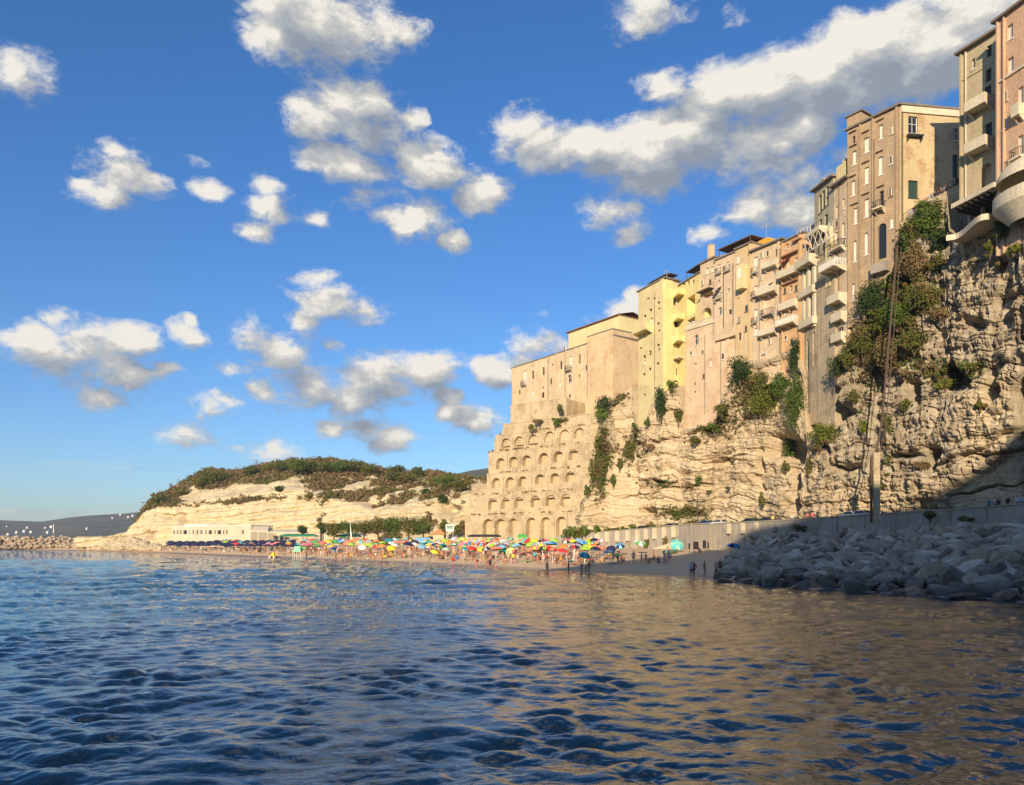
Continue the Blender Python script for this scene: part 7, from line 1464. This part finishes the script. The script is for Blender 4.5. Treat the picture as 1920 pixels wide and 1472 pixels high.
for px0, px1, n, off0, off1 in ((218, 320, 16, 3, 14), (320, 545, 44, 5, 34), (545, 640, 22, 4, 30), (640, 760, 38, 2.5, 26), (760, 960, 52, 3, 30), (960, 1120, 30, 6, 30), (1120, 1260, 16, 12, 34)):
    for k in range(n):
        px = RNG.uniform(px0, px1); D = float(interp(DW, px)) + off0 + (off1 - off0) * RNG.random() ** 1.5; bather(px, 0, D=D)
for k in range(12): px = 622 + RNG.uniform(0, 38); bather(px, 1048, RNG.choice(['stand', 'walk', 'akimbo']), D=float(interp(DW, px)) + RNG.uniform(-2, 2.5), water=True)
for px in (893, 901, 914, 919, 929, 1026, 1066, 1090, 1098, 1104, 805, 770, 690, 575, 846): bather(px, 0, RNG.choice(['stand', 'walk']), D=float(interp(DW, px)) - RNG.uniform(.5, 5), water=True)
for px, py, pose in ((1158, 1055, 'walk'), (1166, 1057, 'sit'), (1188, 1057, 'stand'), (1203, 1056, 'stand'), (1217, 1057, 'sit'), (1234, 1056, 'sit'), (1246, 1055, 'sit'), (1225, 1045, 'walk'), (1197, 1040, 'stand'), (1130, 1053, 'sit'), (1300, 1036, 'lie'), (1311, 1037, 'sit'), (1328, 1034, 'walk'), (1150, 1046, 'sit')): bather(px, py, pose)
for px, py, pose, wear, kind, lb in ((1296, 1083, 'stand', 'grey', 'shirt', 'person in grey shirt leftmost of the pair at the shaded waterline'), (1301, 1081, 'walk', 'red', 'shirt', 'person in red shirt beside the grey-shirted one at the waterline'), (1321, 1080, 'akimbo', 'teal', 'trunks', 'person with hands on hips alone on the shaded shore'), (1343, 1084, 'walk', 'black', 'trunks', 'person in black trunks stepping towards the boulders'), (1350, 1079, 'stand', 'brown', 'shirt', 'person in brown shirt right against the boulders')):
    D = max(ground_D(px, py), float(interp(DW, px)) + .8); person((px - 960) / FPX * D, D, sand_at(px, D), RNG.uniform(-1, 1), pose, 'tanned', wear, 'dark', kind, lb)
# walkers on the shore road, looking over the wall
for px, wear, kind, pose, lb in ((1845, 'blue', 'shirt', 'stand', 'person in blue shirt standing on the shore road at the right'), (1857, 'white', 'shirt', 'stand', 'person in white shirt beside the blue-shirted one'), (1864, 'black', 'shirt', 'akimbo', 'person in black right of the white-shirted one'), (1881, 'black', 'shirt', 'walk', 'person in dark clothes bending forward on the road'), (1899, 'white', 'shirt', 'stand', 'person in pale top near the right edge on the road'), (1908, 'grey', 'shirt', 'walk', 'rightmost person on the road, grey top'),
                                (1477, 'white', 'shirt', 'stand', 'person in white on the road before the dark cleft'), (1506, 'coral', 'shirt', 'walk', 'person in coral top left of another on the road'), (1515, 'pink', 'shirt', 'stand', 'person in pink top right of the coral one'), (1441, 'pale yellow', 'shirt', 'stand', 'person in cream top on the road beside parked cars')):
    q = wall_pt(px, 1.0, -.55); person(q.x, q.y, q.z, RNG.uniform(-.8, .8), pose, 'tanned', wear, 'dark', kind, lb, 'walkers on the shore road')
# visitors on the belvedere
for k in range(17):
    f_ = (k + RNG.uniform(.1, .9)) / 17 * .97; px = 1696 + f_ * 98; i_ = min(int(np.searchsorted([1690, 1722, 1752, 1790, 1803], px)) - 1, 3); t_ = (px - [1690, 1722, 1752, 1790][i_]) / ([1722, 1752, 1790, 1803][i_] - [1690, 1722, 1752, 1790][i_]); q = Vector(pl_[i_]).lerp(Vector(pl_[i_ + 1]), t_)
    wear = ['white', 'grey', 'navy', 'black', 'brown', 'light blue', 'coral'][k % 7]; person(q.x + .7, q.y + .4, q.z - .15, RNG.uniform(-1.2, .6), ['stand', 'akimbo', 'stand'][k % 3], 'tanned', wear, 'dark', 'shirt', f'visitor in {wear} top leaning at the belvedere railing, {("lowest end", "middle", "upper end")[min(int(f_ * 3), 2)]} of the crowd', 'visitors on the belvedere')
# the densest part of the crowd, people beyond counting
SKL = list(SKIN.values()); cm_ = [cloth(c) for c in ('navy', 'red', 'white', 'turquoise', 'black')]; vs_, fs_, ms_, o_ = [], [], [], 0
BV = {p_: (np.array([v.co[:] for v in PB[p_][0].vertices]), np.array([[*q.vertices][:4] if len(q.vertices) > 3 else [*q.vertices] + [q.vertices[2]] for q in PB[p_][0].polygons])) for p_ in PB}
for k in range(420):
    px = RNG.choice([RNG.uniform(440, 640), RNG.uniform(640, 1110), RNG.uniform(640, 1110)]); D = float(interp(DW, px)) + RNG.uniform(8, 38); x = (px - 960) / FPX * D; z = sand_at(px, D); ps_ = RNG.choice(['stand', 'walk', 'sit', 'lie', 'sit']); a = RNG.uniform(0, 6.3)
    v, f = BV[ps_]; c, s_ = math.cos(a), math.sin(a); vv = v * RNG.uniform(.85, 1.03); vv = np.stack([vv[:, 0] * c - vv[:, 1] * s_ + x, vv[:, 0] * s_ + vv[:, 1] * c + D, vv[:, 2] + z], 1); sk = RNG.integers(0, 3); cl_ = 3 + RNG.integers(0, 5)
    pel = {'sit': .14, 'lie': .13}.get(ps_, .93); fc = v[f[:, 0]]; m_ = np.where((np.abs(fc[:, 2] - pel) < .15) & (np.abs(fc[:, 0]) < .2) & (np.abs(fc[:, 1]) < .16), cl_, sk); vs_.append(vv); fs_.append(f + o_); ms_.append(m_); o_ += len(v)
me = bpy.data.meshes.new('crowd'); me.from_pydata(np.concatenate(vs_).tolist(), [], [list(dict.fromkeys(q)) for q in np.concatenate(fs_).tolist()]); [me.materials.append(q) for q in SKL + cm_]; me.polygons.foreach_set('material_index', np.concatenate(ms_)); me.polygons.foreach_set('use_smooth', [True] * len(me.polygons)); tag(link('crowd', me), kind='stuff')
# more umbrellas packed between the singled-out ones
cs_ = ['white', 'blue', 'red', 'yellow', 'green', 'orange', 'light blue', 'coral', 'turquoise', 'grey', 'navy', 'pink', 'lime', 'teal', 'gold']
for k in range(160):
    px = RNG.uniform(560, 1125) if k < 138 else RNG.uniform(420, 560); D = float(interp(DW, px)) + RNG.uniform(10, 46); c1 = cs_[int(RNG.integers(0, 15))]; c2 = cs_[int(RNG.integers(0, 15))] if RNG.random() < .4 else None; py = HOR - (sand_at(px, D) + 2.2 - HC) / D * FPX; un, rel = short_u(px, py)
    umbrella(px, 0, RNG.uniform(15, 21), c1, f'{c1 + (" and " + c2 if c2 and c2 != c1 else "")} umbrella {rel} the {un}', c2, (RNG.normal() * .15, RNG.normal() * .15), 'mixed umbrellas packed on the beach', D=D)
# towels and beach bags between the umbrellas
for k in range(46):
    px = RNG.uniform(330, 1240); D = float(interp(DW, px)) + RNG.uniform(7, 34); z = sand_at(px, D) + .12; c = RNG.choice(['red', 'blue', 'white', 'orange', 'turquoise', 'green', 'pink', 'yellow']); un, rel = short_u(px, 1024)
    m = MB(); a = RNG.uniform(0, 3.1); dx = Vector((math.cos(a), math.sin(a), 0)) * 1.8; dy = Vector((-math.sin(a), math.cos(a), 0)) * .85; c0 = Vector(((px - 960) / FPX * D, D, z)); 
    for i in range(6): p0 = c0 + dx * (i / 6 - .5) - dy / 2; z0_ = .02 * math.sin(i * 2.1); z1_ = .02 * math.sin((i + 1) * 2.1); m.box(p0 + Vector((0, 0, z0_)), dx / 6 + Vector((0, 0, z1_ - z0_)), dy, (0, 0, .025))
    o = m.build('beach_towel', cloth(c)); tag(o, f'{c} beach towel spread on the sand {rel} the {un}', 'towel', 'towels spread on the sand')
# ------------------------------------------------------------------ the air: thin even haze around everything
m = bpy.data.materials.new('haze'); m.use_nodes = True; m.node_tree.nodes.clear(); N = NT(m.node_tree)
o_ = N.n('ShaderNodeOutputMaterial'); v_ = N.n('ShaderNodeVolumePrincipled'); v_.inputs['Color'].default_value = (.80, .88, 1.0, 1); v_.inputs['Density'].default_value = 0.00016; v_.inputs['Anisotropy'].default_value = 0.2
N.L.new(v_.outputs[0], o_.inputs['Volume'])
mb = MB(); mb.abox(-2700, 2700, -2700, 2700, -4.0, 96.0); hz = mb.build('haze', m); tag(hz, kind='stuff')
# ------------------------------------------------------------------ things that look alike are told apart by their place in the row
CNT = 'two three four five six seven eight nine ten eleven twelve thirteen fourteen fifteen'.split(); byl = {}
for o in SC.objects:
    if o.parent is None and o.get('category') and o.get('label'): byl.setdefault(o['label'], []).append(o)
for lb, os_ in byl.items():
    if 1 < len(os_) <= 15:
        os_.sort(key=lambda o: o.location.x / max(o.location.y, 1))
        for k, o in enumerate(os_):
            nl = f'{lb}, {ORD[k]} from left of {CNT[len(os_) - 2]}' if len(lb.split()) <= 11 else f'{lb}, {ORD[k]} from left'
            if len(nl.split()) <= 16: o['label'] = nl
